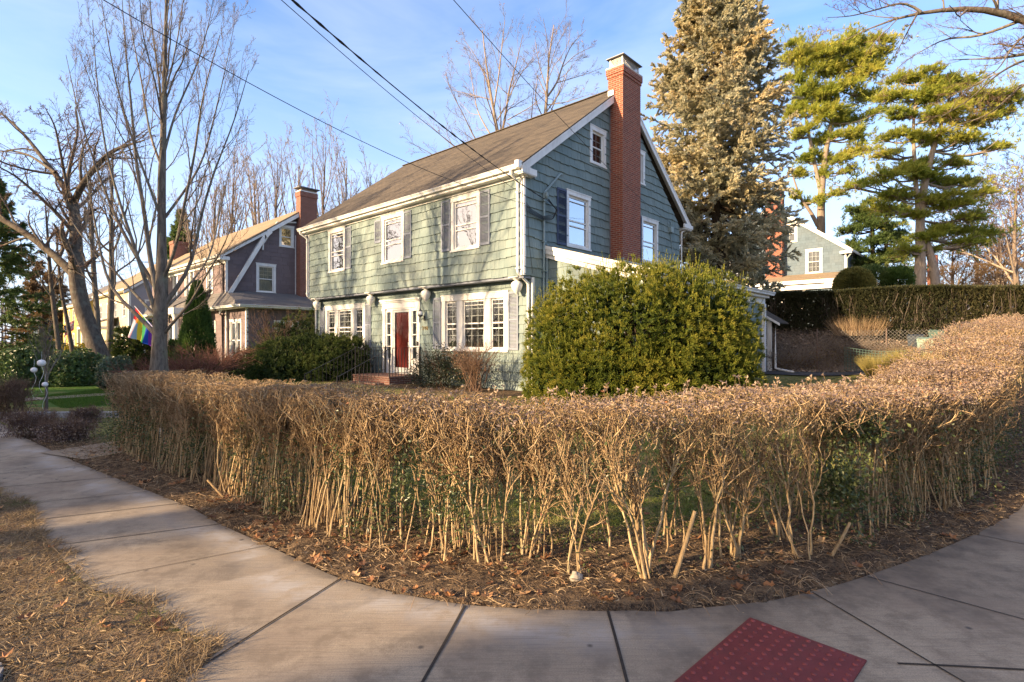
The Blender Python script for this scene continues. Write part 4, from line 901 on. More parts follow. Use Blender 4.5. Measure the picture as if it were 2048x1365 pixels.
# ------------------------------------------------------------------ simpler houses further along the street
def street_house(name, label, u, v, wd, dp, h, rise, wallm, roofm, zb=.0, wins=((.3, 1), ), wz=((.9, 2.5), (3.6, 5.0)), chim=None, seed=1, rz=0., hip=False, group=None, course=.18, overh=.4):
    X, Y = W(u, v); R = thing(name, label, 'house', (X, Y, 0), HROT+rz, group)
    fw = front_wf(0); sw = side_wf(0); hf = []; hsd = []
    n = max(2, int(wd/2.3))
    for z0, z1 in wz:
        if z1 > h-.2: continue
        for i in range(n):
            a = -wd+wd*(i+.5)/n-.5
            hf.append(window(R, fw, a, a+1.0, zb+z0, zb+z1, storm=False, tw=.10, cols=2, rows=(0, 2), glassm='window_glass'))
        for i in range(max(2, int(dp/3))):
            m = max(2, int(dp/3)); a = dp*(i+.5)/m-.45; hsd.append(window(R, sw, a, a+.9, zb+z0, zb+z1, storm=False, tw=.10, glassm='window_glass'))
    g = Geo(); sheet(g, fw, rect(-wd, 0, zb-.5, zb+h), hf); 
    rg = rect(0, dp, zb-.5, zb+h) if hip else [(0, zb-.5), (dp, zb-.5), (dp, zb+h), (dp/2, zb+h+rise), (0, zb+h)]
    sheet(g, sw, rg, hsd); shell(g, -wd, 0, 0, dp, zb-.5, zb+h, 'rf')
    if not hip: g.add([(-wd, 0, zb+h), (-wd, dp, zb+h), (-wd, dp/2, zb+h+rise)], [(0, 1, 2)], 0, .5)
    shingles(g, fw, rect(-wd, 0, zb, zb+h), hf, zb, zb+h, course, (.8, 1.8), jit=.001, lip=.018, wav=0, seed=seed, rag=0)
    shingles(g, sw, [(p[0], max(p[1], zb)) for p in rg], hsd, zb, zb+h+(0 if hip else rise), course, (.8, 1.8), jit=.001, lip=.018, wav=0, seed=seed+1, rag=0)
    g.build('wall', [wallm], R, uv=True)
    g = Geo(); ov = overh; zr = zb+h-.05
    if hip:
        cs = [(-wd-ov, -ov, zr), (ov, -ov, zr), (ov, dp+ov, zr), (-wd-ov, dp+ov, zr)]; t1 = (-wd+dp/2, dp/2, zr+rise); t2 = (-dp/2, dp/2, zr+rise)
        for P in ([cs[0], cs[1], t2, t1], [cs[2], cs[3], t1, t2]): g.slab(P, (0, 0, .06))
        for P in ([cs[1], cs[2], t2], [cs[3], cs[0], t1]): g.slab(P, (0, 0, .06))
    else:
        roofplane(g, -wd-ov, ov*.6, -ov, zr-ov*rise/(dp/2)+.05, dp/2, zb+h+rise); roofplane(g, -wd-ov, ov*.6, dp+ov, zr-ov*rise/(dp/2)+.05, dp/2, zb+h+rise)
    g.build('roof', [roofm], R, uv=True)
    g = Geo(); g.box(-wd-ov, ov*.5, -ov, -ov+.04, zb+h-.30, zb+h-.10+.0); g.box(-wd-ov+.02, ov*.5, -ov+.04, -.03, zb+h-.30, zb+h-.26)
    if not hip:
        for sgn in (1, 0):
            ya, yb = (-ov, dp/2) if sgn else (dp+ov, dp/2)
            rake(g, ov*.5, ov*.5+.04, ya, zr-ov*rise/(dp/2)+.03, yb, zb+h+rise-.02, .2)
    else: g.box(ov-.05, ov, -ov, dp+ov, zb+h-.26, zb+h-.08)
    g.box(-.1, .03, -.035, -.02, zb, zb+h-.3); g.box(.02, .035, -.03, .12, zb, zb+h-.3)
    g.build('trim', ['white_paint'], R)
    if chim:
        cx, cy, cw, cz = chim; g = Geo(); g.box(cx-cw/2, cx+cw/2, cy-cw/2, cy+cw/2, zb+h, cz); g.box(cx-cw/2-.05, cx+cw/2+.05, cy-cw/2-.05, cy+cw/2+.05, cz, cz+.25); g.build('chimney', ['old_brick'], R, uv=True)
    return R
s2 = street_house('clapboard_house', 'cream fronted house with grey gable beyond the leaning tree', -41.5, 0, 11, 9, 5.9, 3.3, 'cream_clapboard', 'tan_shingles', chim=(-2.6, 4.2, 1.1, 10.1), seed=51)
g = Geo(); sheet(g, side_wf(.03), [(0.13, 0), (9, 0), (9, 5.9), (4.5, 9.0), (.13, 5.95)], []); g.build('side_cladding', ['grey_clapboard'], s2, uv=True)
g = Geo(); g.slab([(-7.5, -2.2, 3.0), (-3.2, -2.2, 3.0), (-3.2, 0, 3.7), (-7.5, 0, 3.7)], (0, 0, -.08)); g.build('porch_roof', ['grey_shingles'], s2, uv=True)
g = Geo(); g.box(-7.4, -3.3, -2.1, 0, 2.7, 2.9); [g.box(x-.1, x+.1, -2.1, -1.9, .1, 2.7) for x in (-7.2, -5.3, -3.5)]; g.build('porch', ['white_paint'], s2)
street_house('clapboard_house', 'yellow clapboard house far down the street at left', -57, -.5, 10, 9, 5.4, 3.0, 'yellow_clapboard', 'grey_shingles', seed=61)
street_house('clapboard_house', 'dark navy house farthest down the street', -72, -2, 10, 9, 3.8, 2.6, 'navy_clapboard', 'grey_shingles', seed=71)
# ------------------------------------------------------------------ blue house on the rise behind
XX, YY = W(1.0, 32.9); N2 = thing('gable_house', 'pale blue shingled house on the rise behind the big spruce', 'house', (XX, YY, 0), HROT)
wb = front_wf(0); zb = 2.5
hb = [window(N2, wb, -2.55, -1.45, 6.62, 8.40, cols=3, rows=(2, 2), storm=False, tw=.13, curtain='curtain', glassm='dim_glass'), window(N2, wb, -4.2, -3.1, 9.05, 10.45, cols=2, rows=(1, 1), storm=False, tw=.14, curtain='curtain', glassm='dim_glass'), window(N2, wb, -8.2, -7.1, 6.62, 8.40, cols=3, rows=(2, 2), storm=False, tw=.13)]
reg = [(-9.8, zb), (0, zb), (0, 8.35), (-4.9, 11.95), (-9.8, 8.35)]
g = Geo(); shingles(g, wb, reg, hb, zb, 12, .20, (.2, .45), jit=.002, lip=.022, wav=0, seed=81, rag=0); sheet(g, wb, reg, hb)
sd2 = side_wf(0); hb2 = [window(N2, sd2, 2, 3, 6.6, 8.2, storm=False)]; sheet(g, sd2, rect(0, 12, zb, 8.3), hb2); shell(g, -9.8, 0, 0, 12, zb, 8.3, 'rf'); shingles(g, sd2, rect(0, 12, zb, 8.3), hb2, zb, 8.3, .20, (.3, .6), jit=.002, wav=0, seed=82, rag=0)
g.build('wall', ['blue_shingles'], N2, uv=True)
g = Geo()
def roofplane_y(g, y0, y1, xa, za, xb, zb_): 
    P = [(xa, y0, za), (xa, y1, za), (xb, y1, zb_), (xb, y0, zb_)]; g.slab(P, (0, 0, .07))
roofplane_y(g, -.25, 12.3, .38, 8.10, -4.9, 12.0); roofplane_y(g, -.25, 12.3, -10.18, 8.10, -4.9, 12.0); g.build('roof', ['grey_shingles'], N2, uv=True)
g = Geo()
for xa in (.40, -10.2): g.slab([(xa, -.30, 8.16), (-4.9, -.30, 12.08), (-4.9, -.30, 11.76), (xa, -.30, 7.86)], (0, .05, 0)); 
g.box(-.3, .42, -.31, .0, 7.84, 8.02); g.box(-.06, .04, -.04, .08, zb, 7.9); g.box(.38, .46, -.2, 12.2, 7.95, 8.12); g.build('rake_trim', ['fresh_white'], N2)
g = Geo(); pipe(g, [(.42, -.1, 7.9), (.1, -.08, 7.5), (.1, -.08, 6.3), (.06, .2, 5.9)], .05, 8); g.build('downspout', ['conduit'], N2)
g = Geo(); g.box(-5.2, -4.0, -.55, .0, zb, 12.9); g.build('chimney', ['chimney_brick'], N2, uv=True)
g = Geo(); g.slab([(-10.5, -2.5, 5.95), (-.15, -2.5, 5.95), (-.15, -.0, 6.62), (-10.5, 0, 6.62)], (0, 0, -.06)); g.build('porch_roof', ['tan_shingles'], N2, uv=True)
g = Geo(); g.box(-10.5, -.15, -2.55, -2.45, 5.68, 5.92); g.box(-10.5, -.2, -2.44, -2.30, 5.30, 5.60); g.box(-.75, -.2, -2.52, -.1, 5.5, 5.9); g.build('porch_fascia', ['fresh_white'], N2)
wp = front_wf(-2.2); hp = [window(N2, wp, -3.6, -2.0, 3.9, 5.42, cols=4, rows=(1, 2), storm=False, tw=.14, rail=.6, glassm='dim_glass', curtain='room_dark')]
g = Geo(); sheet(g, wp, rect(-10, -.3, zb, 5.4), hp); shingles(g, wp, rect(-10, -.3, zb, 5.38), hp, zb, 5.4, .2, (.3, .6), jit=.002, wav=0, seed=83, rag=0); g.add([(-.3, -2.2, zb), (-.3, 0, zb), (-.3, 0, 6.4), (-.3, -2.2, 5.7)], [(0, 1, 2, 3)], 0, .5); g.build('porch_wall', ['blue_shingles'], N2, uv=True)
g = Geo(); XX, YY = 43.1, 53; t_ = thing('distant_chimney_house', 'grey house with red brick chimney glimpsed beside the forked pine', 'house', (XX, YY, 0), HROT); 
shell(g, -1, 5, 0, 6, 1, 4.6, ''); g.slab([(-1, 0, 4.6), (-1, 6, 4.6), (-1, 3, 6.2)], (6, 0, 0)); g.build('wall', ['grey_clapboard'], t_, uv=True)
g = Geo(); g.box(-1.8, -1.0, -.8, 0., 1, 10.2); g.build('chimney', ['chimney_brick'], t_, uv=True)
# ------------------------------------------------------------------ houses across the street (unseen, added behind the camera to shade the corner and show in the panes)
def across(X, Y, L, dp, h, rise, label, wallm, rz):
    R = thing('clapboard_house', label, 'house', (X, Y, 0), rz)
    sw = front_wf(0); hs_ = []
    n = int(L/2.6)
    for z0, z1 in ((1.2, 2.7), (3.9, 5.3)):
        if z1 > h: continue
        for i in range(n): a = -L/2+L*(i+.5)/n-.5; hs_.append(window(R, sw, a, a+1.0, z0, z1, storm=False, tw=.1))
    g = Geo(); sheet(g, sw, rect(-L/2, L/2, -.3, h), hs_); shell(g, -L/2, L/2, 0, dp, -.3, h, 'f'); g.add([(L/2, 0, h), (L/2, dp, h), (L/2, dp/2, h+rise)], [(0, 1, 2)], 0, .5); g.add([(-L/2, 0, h), (-L/2, dp, h), (-L/2, dp/2, h+rise)], [(0, 2, 1)], 0, .5); g.build('wall', [wallm], R, uv=True)
    g = Geo(); roofplane(g, -L/2-.3, L/2+.3, -.4, h-.1, dp/2, h+rise); roofplane(g, -L/2-.3, L/2+.3, dp+.4, h-.1, dp/2, h+rise); g.build('roof', ['grey_shingles'], R, uv=True)
    return R
# frame along the sun's azimuth: k metres towards the sun, q sideways
def SUNP(k, q): return (-.893*k+.451*q, -.451*k-.893*q)
ar = math.atan2(.451, .893)+PI/2
x, y = SUNP(25, 4.9); across(x, y, 15.0, 8, 6.6, 3.6, 'white house across the street from the corner, behind the camera', 'cream_clapboard', ar)
x, y = SUNP(24, -15.4); across(x, y, 16.5, 8, 5.8, 3.1, 'grey house across the street facing the red front door', 'grey_clapboard', ar)
# ------------------------------------------------------------------ plant builders
def unit(v): return v/(np.linalg.norm(v, axis=-1, keepdims=True)+1e-9)
def rndir(n): return unit(rng.standard_normal((n, 3)))
def grow(P, R, n, tr, ang, ln, Mp, up=0., wig=.1, rr=.6, rend=.3, lpow=.5, plane=None, rmin=.0, angs=.25, outw=0.):
    """children of the centre lines P (N,M,3): (N*n, Mp, 3)"""
    N, Mo, _ = P.shape
    if N == 0: return np.zeros((0, Mp, 3)), np.zeros((0, Mp))
    seg = np.linalg.norm(np.diff(P, axis=1), axis=2).sum(1); pi = np.repeat(np.arange(N), n)
    t = tr[0]+(tr[1]-tr[0])*((np.tile(np.arange(n), N)+rng.random(N*n))/n); f = t*(Mo-1); i0 = np.minimum(f.astype(int), Mo-2); fr = (f-i0)[:, None]
    a = P[pi, i0]; b = P[pi, i0+1]; pos = a*(1-fr)+b*fr; tan = unit(b-a); r0 = R[pi, i0]*(1-fr[:, 0])+R[pi, i0+1]*fr[:, 0]
    rv = rndir(N*n)
    if plane is not None: rv[:, 2] *= plane
    pp = unit(rv-(rv*tan).sum(1, keepdims=True)*tan)
    an = ang*(1+angs*rng.standard_normal(N*n))[:, None]; d = unit(np.cos(an)*tan+np.sin(an)*pp)
    L = ln*seg[pi]*(1-lpow*(t-tr[0])/(max(tr[1]-tr[0], 1e-6)))*rng.uniform(.65, 1.25, N*n)
    out = np.zeros((N*n, Mp, 3)); out[:, 0] = pos; p = pos.copy()
    for k in range(1, Mp):
        d = unit(d+np.array([0, 0, 1.])*up+wig*rng.standard_normal(d.shape)); p = p+d*(L/(Mp-1))[:, None]; out[:, k] = p
    rs = np.maximum(r0*rr*rng.uniform(.75, 1.1, N*n), rmin)
    return out, np.maximum(rs[:, None]*np.linspace(1, rend, Mp)[None], rmin*.6)
def poly(pts, Mp, wob=.0):
    P = np.array(pts, float); s = np.concatenate([[0], np.cumsum(np.linalg.norm(np.diff(P[:, :3], axis=0), axis=1))]); q = np.linspace(0, s[-1], Mp)
    Q = np.stack([np.interp(q, s, P[:, i]) for i in range(P.shape[1])], 1)
    for _ in range(2): Q[1:-1] = (Q[:-2]+2*Q[1:-1]+Q[2:])/4
    if wob: Q[1:-1, :3] += wob*rng.standard_normal((Mp-2, 3))
    return Q
def back(px, py, Y, r):
    return ((px-CX)/F*Y, Y, CH+(CY-py)*Y/F, r)
def blades(g, p, d, L, w, mat=0, var=None, bend=0.):
    """narrow triangles"""
    n = len(p); side = unit(np.cross(d, rndir(n)))*np.reshape(w, (-1, 1))/2; L = np.reshape(L, (-1, 1))
    tip = p+d*L+np.array([0, 0, -1.])*bend*L
    g.add(np.stack([p-side, p+side, tip], 1).reshape(-1, 3), np.arange(3*n).reshape(n, 3), mat, var)
def leaves(g, p, d, L, w, mat=0, var=None, nrm=None, fold=.25):
    """rhombic leaves along d"""
    n = len(p); r = rndir(n) if nrm is None else unit(nrm+.5*rndir(n)); side = unit(np.cross(d, r)); nn = unit(np.cross(side, d)); L = np.broadcast_to(np.reshape(L, (-1, 1)), (n, 1)); w = np.broadcast_to(np.reshape(w, (-1, 1)), (n, 1))
    m = p+d*L*.45
    V = np.stack([p, m+side*w/2+nn*w*fold, p+d*L, m-side*w/2+nn*w*fold], 1).reshape(-1, 3)
    g.add(V, np.arange(4*n).reshape(n, 4), mat, var)
def sprigs(g, p, d, L, K, nl, nw, ang=.7, mat=0, var=None, tipvar=0.):
    """needled shoots: K narrow needles around each stem"""
    n = len(p); L = np.broadcast_to(np.reshape(L, (-1, 1)), (n, 1)); vb = rng.random(n) if var is None else var
    for k in range(K):
        t = k/(K-1) if K > 1 else 0; rv = rndir(n); pp = unit(rv-(rv*d).sum(1, keepdims=True)*d); an = ang*(1-.75*t); dd = unit(np.cos(an)*d+np.sin(an)*pp)
        blades(g, p+d*L*t*.8, dd, nl*rng.uniform(.7, 1.2, n), nw, mat, np.clip(vb+tipvar*(t-.5)+.06*rng.standard_normal(n), 0, 1))
def blobs(bl, n, shell=.35, noise=.12, freq=2.2, zmin=None, sq=0):
    """points near the surface of a set of ellipsoids (cx,cy,cz,rx,ry,rz); returns points and outward directions"""
    bl = np.array(bl, float); ar = (bl[:, 3]*bl[:, 4]+bl[:, 4]*bl[:, 5]+bl[:, 3]*bl[:, 5]); out = []; dr = []; need = n; tries = 0
    while need > 0 and tries < 12:
        m = int(need*1.8)+50; i = rng.choice(len(bl), m, p=ar/ar.sum()); d = rndir(m); dep = 1-shell*rng.random(m)**1.6
        ph = bl[i, 0]*3+bl[i, 1]; w_ = (1 if not sq else 1/(np.abs(d)**sq).sum(1)**(1/sq))*(1+noise*(np.sin(d[:, 0]*freq*2.3+ph)*np.cos(d[:, 1]*freq*2.9+ph*1.7)+.6*np.sin(d[:, 2]*freq*4.1+d[:, 0]*freq*3+ph)))
        p = bl[i, :3]+d*bl[i, 3:]*(dep*w_)[:, None]
        ok = np.ones(m, bool)
        for j in range(len(bl)):
            rr_ = (((p-bl[j, :3])/bl[j, 3:])**2).sum(1); ok &= ~((rr_ < (1-shell)**2*.9) & (i != j))
        if zmin is not None: ok &= p[:, 2] > (zmin(p) if callable(zmin) else zmin)
        out.append(p[ok]); dr.append(unit(d[ok]/bl[i[ok], 3:]*bl[i[ok], 3:].mean(1, keepdims=True))); need -= ok.sum(); tries += 1
    return np.vstack(out)[:n], np.vstack(dr)[:n]
UPV = np.array([0, 0, 1.])
def clumpvar(p, f=2.5, a=.3, base=.5, s=.12):
    v = base+a*np.sin(p[:, 0]*f+1.3*np.sin(p[:, 1]*f*.8))*np.cos(p[:, 2]*f*1.2+p[:, 1]*f*.6)+s*rng.standard_normal(len(p)); return np.clip(v, 0, 1)

def tufted(g, c, d, r, per, K, nl, nw, up=.35, ang=.7, a=.22, base_=.5, f=2.6, spread=.85):
    """bushy clumps: a spray of needled shoots round every point c facing d"""
    n = len(c); vb = clumpvar(c, f, a, base_, .12); C = np.repeat(c, per, 0); D = np.repeat(d, per, 0); R = np.repeat(np.broadcast_to(r, (n,)), per); vv = np.repeat(vb, per)
    dd = unit(D+up*UPV+spread*rndir(n*per)); P = C+dd*(R*.12*rng.random(n*per))[:, None]+rndir(n*per)*(R*.25*rng.random(n*per))[:, None]
    sprigs(g, P, dd, R*rng.uniform(.6, 1.1, n*per), K, nl, nw, ang, 0, vv, .45)
# ------------------------------------------------------------------ bare trees
def bare_tree(name, label, cat, trunk, limbs, barkm='grey_bark', twigm='twig_bark', lim_auto=None, sub=((8, .62, .42, 6, .10, .10), (7, .6, .45, 4, .06, .16), (5, .7, .5, 3, .04, .2)), group=None, rmin=.005, leafbits=0, sides=(12, 7, 5, 4, 3)):
    """trunk: list of (x,y,z,r); limbs: list of such lists; sub: (children, angle, length, points, up, wiggle) per level"""
    T = poly(trunk, max(8, len(trunk)*3), .0); base = T[0, :3].copy()
    R_ = thing(name, label, cat, tuple(base), 0, group)
    g = Geo(); tt = T[:, 3].copy(); tt[0] *= 1.35; tt[1] *= 1.1
    g.tubes(T[:, :3], tt, sides[0]); g.build('trunk', [barkm], R_, smooth=True, origin=base)
    Pl = []; Rl = []
    for L in limbs:
        Q = poly(L, 16, .0); Pl.append(Q[:, :3]); Rl.append(Q[:, 3])
    if lim_auto:
        n, tr, ang, ln, up, wig, rr = lim_auto; p_, r_ = grow(T[None, :, :3], T[None, :, 3], n, tr, ang, ln, 16, up, wig, rr, .22); Pl += list(p_); Rl += list(r_)
    P = np.array(Pl); R = np.array(Rl); g = Geo(); g.tubes(P, R, sides[1]); g.build('limbs', [barkm], R_, smooth=True, origin=base)
    # the leader also bears branches
    Tq = T[int(len(T)*.45):]; q = poly(Tq, 16); P = np.concatenate([P, q[None, :, :3]]); R = np.concatenate([R, q[None, :, 3]])
    g = Geo(); tips = []
    for i, (n, an, ln, mp_, up, wig) in enumerate(sub):
        P, R = grow(P, R, n, (.15, 1.0), an, ln, mp_, up, wig, .50, .35, .55, rmin=rmin)
        g.tubes(P, R, sides[min(i+2, 4)], 0 if i < 1 else 1); tips.append(P[:, -1])
    tw = g.build('branches', [barkm, twigm], R_, smooth=True, origin=base)
    if leafbits:
        q = tips[-1]; q = q[rng.random(len(q)) < leafbits]; g = Geo(); leaves(g, q, rndir(len(q)), .11, .07); g.build('dead_leaves', ['fallen_leaves'], R_, origin=base)
    return R_
def auto_tree(name, label, X, Y, Ht, r, seed, group=None, spread=.55, n=11, z0=None, barkm='grey_bark', twigm='brown_twigs', low=.22, up=.07, sub=None, cat='tree', leafbits=0, lean=0., rmin=.012, ln=.55):
    zb = gz1(X, Y)-.1 if z0 is None else z0; a = random.random()*6
    tr = [(X, Y, zb, r), (X+lean*.3, Y, zb+Ht*.25, r*.85), (X+.02*Ht*math.sin(a)+lean*.6, Y+.02*Ht*math.cos(a), zb+Ht*.55, r*.55), (X+lean, Y, zb+Ht*.98, r*.08)]
    return bare_tree(name, label, cat, tr, [], barkm, twigm, (n, (low, .93), spread, ln, up, .05, .55), sub or ((8, .6, .45, 6, up*.8, .09), (6, .6, .45, 4, .05, .14), (4, .7, .5, 3, .03, .2)), group, rmin, leafbits, (10, 6, 4, 3, 3))
def BL(Y, pts, dy=0.):
    n = len(pts); return [back(p[0], p[1], Y+dy*i/(n-1), p[2]) for i, p in enumerate(pts)]
# street maple (right of the leaning tree)
mY = 13.0
mt = [back(318, 765, mY, .215), back(318, 700, mY, .19), back(321, 640, mY, .185), back(324, 570, mY, .165), back(323, 480, mY, .115), back(324, 380, mY, .092), back(328, 220, mY, .066), back(331, 60, mY, .045), back(338, -140, mY, .015)]
ml = [BL(mY, [(314,672,.075),(285,640,.06),(250,605,.052),(219,583,.048),(204,520,.035),(185,420,.024),(165,290,.015),(150,200,.008)], 1.0),
 BL(mY, [(312,625,.07),(290,560,.058),(268,490,.048),(240,410,.036),(208,290,.024),(192,150,.014),(185,40,.007)], -1.5),
 BL(mY, [(318,600,.085),(300,530,.07),(292,440,.058),(272,330,.044),(262,200,.03),(250,90,.018),(243,-20,.008)], -.6),
 BL(mY, [(322,470,.06),(316,390,.052),(325,250,.035),(318,150,.028),(303,60,.02),(297,-60,.01)], .8),
 BL(mY, [(328,668,.05),(350,640,.042),(385,602,.036),(400,570,.03),(432,520,.022),(458,470,.015),(468,430,.008)], -1.0),
 BL(mY, [(328,610,.075),(365,565,.06),(388,520,.05),(397,450,.042),(425,350,.03),(470,240,.018),(498,140,.009)], .8),
 BL(mY, [(326,560,.06),(352,500,.048),(366,420,.04),(392,300,.03),(402,200,.02),(440,70,.01)], -1.8),
 BL(mY, [(326,440,.045),(360,395,.038),(405,330,.03),(432,220,.02),(455,120,.012),(470,40,.006)], 1.5),
 BL(mY, [(330,300,.038),(350,225,.03),(395,130,.02),(420,40,.012),(432,-40,.006)], .5),
 BL(mY, [(318,585,.07),(270,510,.055),(228,430,.042),(190,330,.03),(155,220,.018),(132,110,.008)], 1.8),
 BL(mY, [(320,430,.045),(298,370,.038),(268,290,.03),(232,170,.02),(212,60,.012),(200,-20,.006)], -1.2),
 BL(mY, [(326,340,.04),(300,275,.032),(285,170,.024),(262,60,.014),(255,-40,.007)], 1.2),
 BL(mY, [(320,640,.05),(262,580,.04),(210,520,.03),(160,470,.02),(120,400,.01)], 2.5),
 BL(mY, [(326,620,.05),(360,590,.04),(420,520,.03),(440,420,.02),(462,330,.010)], 3.),
 BL(mY, [(326,200,.03),(345,130,.022),(362,40,.014),(372,-50,.007)], -.8),
 BL(mY, [(326,250,.03),(312,170,.022),(285,70,.014),(278,-30,.007)], -1.8)]
mt = [(a, b, c, r*.86) for (a, b, c, r) in mt]
ml = [[(a, b, c, r*.78) for (a, b, c, r) in L] for L in ml]
bare_tree('maple_tree', 'upright grey barked bare tree rising just behind the left end of the clipped hedge', 'tree', mt, ml, 'grey_bark', 'twig_bark', None, ((9, .5, .36, 8, .15, .10), (6, .5, .48, 6, .12, .13), (5, .55, .5, 5, .08, .15), (2, .6, .6, 3, .05, .2)), 'bare trees along the street', .0035, 0, (16, 9, 6, 4, 3))
# leaning old tree
lY = 22.0
lt_ = [back(210, 757, lY, .46), back(203, 725, lY, .38), back(188, 680, lY, .32), back(167, 625, lY, .29), back(154, 570, lY, .28), back(152, 520, lY, .25), back(152, 470, lY, .21), back(149, 425, lY, .19), back(146, 400, lY, .16)]
ll = [BL(lY, [(150,552,.17),(122,522,.15),(84,490,.13),(42,460,.12),(0,436,.11),(-60,410,.08)], 1),
 BL(lY, [(147,408,.13),(163,370,.12),(192,332,.10),(225,300,.075),(265,287,.04),(290,280,.02)], -1.5),
 BL(lY, [(147,408,.13),(122,362,.11),(92,325,.09),(52,272,.06),(5,226,.035),(-30,210,.02)], 1.5),
 BL(lY, [(150,440,.10),(132,372,.08),(143,318,.06),(158,262,.045),(150,215,.02)], .5),
 BL(lY, [(150,470,.09),(118,430,.07),(70,385,.05),(30,350,.035),(-10,330,.02)], -2.5),
 BL(lY, [(150,420,.08),(175,400,.06),(210,360,.04),(240,350,.02)], 2.5),
 BL(lY, [(110,345,.06),(60,310,.045),(20,300,.03),(-30,310,.02)], 2),
 BL(lY, [(135,380,.06),(120,300,.045),(110,250,.03),(90,215,.015)], -1.5)]
bare_tree('old_tree', 'old bare tree with dark leaning crooked trunk behind the rhododendrons', 'tree', lt_, ll, 'dark_bark', 'brown_twigs', None, ((10, .75, .42, 7, .03, .14), (6, .7, .50, 6, .02, .18), (5, .7, .5, 4, .0, .22), (3, .7, .55, 3, 0, .2)), 'bare trees along the street', .007, 0, (16, 9, 6, 4, 3))
# slender trees standing between the two
for i_, (pts, lab) in enumerate([([(122,735,.10),(112,650,.09),(101,560,.08),(96,480,.05),(90,400,.02)], 'slender bare sapling furthest left, rising from the yellow shrub'),
    ([(148,725,.09),(138,660,.08),(122,580,.065),(116,520,.045),(112,450,.02)], 'slender bare sapling between the far left sapling and the leaning trunk'),
    ([(198,735,.13),(196,640,.12),(188,560,.11),(184,470,.08),(180,330,.03)], 'slim straight grey tree just right of the leaning trunk'),
    ([(218,735,.15),(221,640,.14),(224,560,.125),(222,460,.09),(226,300,.03)], 'straight grey tree between the leaning trunk and the dark yew')]):
    Y = 23.5+i_*.7
    bare_tree('slender_tree', lab, 'tree', [back(p[0], p[1], Y, p[2]) for p in pts], [], 'grey_bark', 'brown_twigs', (7, (.35, .95), .7, .35, .08, .08, .5), ((7, .65, .42, 5, .05, .14), (5, .65, .5, 4, .03, .18)), 'slender bare trees beside the leaning trunk', .010, 0, (8, 6, 4, 3, 3))
# behind the mauve house
for i_, (px, top, Y) in enumerate([(432,350,44),(470,300,50),(507,318,42),(556,292,52),(598,300,45),(652,268,52),(694,300,46),(742,332,54),(392,380,48)]):
    X = (px-CX)/F*Y; Ht = 1.7+(682-top)*Y/F-1.5
    pos = ['third from the left in the row','fourth from the left in the row','fifth from the left in the row','with its crown left of the mauve house chimney','directly behind the mauve house chimney','tallest one right of the mauve house chimney','second one right of the mauve house chimney','rightmost of the row, above the green house eave','leftmost but one in the row'][i_]
    auto_tree('bare_tree', 'bare tree behind the mauve house, '+pos, X, Y, Ht, .24, i_, 'bare trees behind the mauve house', .42, 11, z0=1.0, up=.13, leafbits=.015, rmin=.014, ln=.5, barkm='far_bark', twigm='far_bark', sub=((6, .5, .42, 5, .1, .1), (4, .5, .5, 4, .07, .14), (3, .6, .5, 3, .04, .18)))
# two tall trees behind the green house
def tallpair(tr, lims, lab): bare_tree('bare_tree', lab, 'tree', tr, [[(a, b, c, r*.62) for (a, b, c, r) in L] for L in lims], 'pale_bark', 'twig_bark', None, ((8, .6, .42, 6, .07, .12), (6, .6, .5, 5, .05, .16), (5, .65, .55, 4, .03, .2)), 'tall bare trees behind the green house', .007, .03, (10, 7, 5, 3, 3))
hY = 36
tallpair([back(1003, 640, hY, .25), back(1000, 420, hY, .20), back(1000, 285, hY, .14), back(985, 210, hY, .09), back(972, 130, hY, .05), back(965, 60, hY, .03)],
 [BL(hY, [(1000,285,.14),(1012,225,.12),(1018,180,.10),(1032,130,.06),(1046,70,.02)], 1), BL(hY, [(988,215,.09),(998,150,.07),(1004,90,.045),(1010,40,.02)], -2), BL(hY, [(1015,200,.07),(1040,150,.05),(1070,110,.02)], 2),
  BL(hY, [(1000,300,.10),(975,260,.08),(955,225,.06),(945,170,.04),(938,120,.02)], 2), BL(hY, [(998,330,.10),(950,280,.07),(930,235,.05),(900,180,.03),(890,140,.015)], -2), BL(hY, [(998,350,.09),(930,310,.06),(880,270,.04),(850,240,.015)], 1),
  BL(hY, [(985,200,.06),(945,190,.045),(905,180,.02)], 1), BL(hY, [(978,170,.06),(950,110,.04),(925,75,.015)], 1.5), BL(hY, [(998,330,.08),(900,330,.05),(850,300,.03),(820,285,.015)], -1), BL(hY, [(1015,240,.06),(1060,215,.04),(1090,190,.02)], -1.5)],
 'tall many forked bare tree behind the middle of the green house roof')
tallpair([back(1080, 640, hY+2, .25), back(1083, 400, hY+2, .20), back(1088, 240, hY+2, .14), back(1096, 190, hY+2, .10), back(1094, 130, hY+2, .06), back(1108, 50, hY+2, .03)],
 [BL(hY+2, [(1096,192,.12),(1115,165,.10),(1125,130,.075),(1142,90,.04),(1172,60,.02)], 1), BL(hY+2, [(1124,135,.05),(1150,110,.04),(1190,90,.015)], 1), BL(hY+2, [(1092,210,.06),(1130,205,.045),(1190,185,.015)], -1.5),
  BL(hY+2, [(1094,180,.06),(1078,130,.045),(1070,80,.02)], 1.5), BL(hY+2, [(1088,240,.07),(1070,200,.05),(1075,150,.02)], -1.5), BL(hY+2, [(1115,165,.06),(1150,155,.04),(1195,140,.015)], 2), BL(hY+2, [(1095,150,.05),(1110,100,.04),(1135,50,.015)], -2), BL(hY+2, [(1062,640,.13),(1060,380,.1),(1062,240,.06),(1068,170,.03)], 0)],
 'tall bare tree behind the green house roof, nearest its brick chimney')
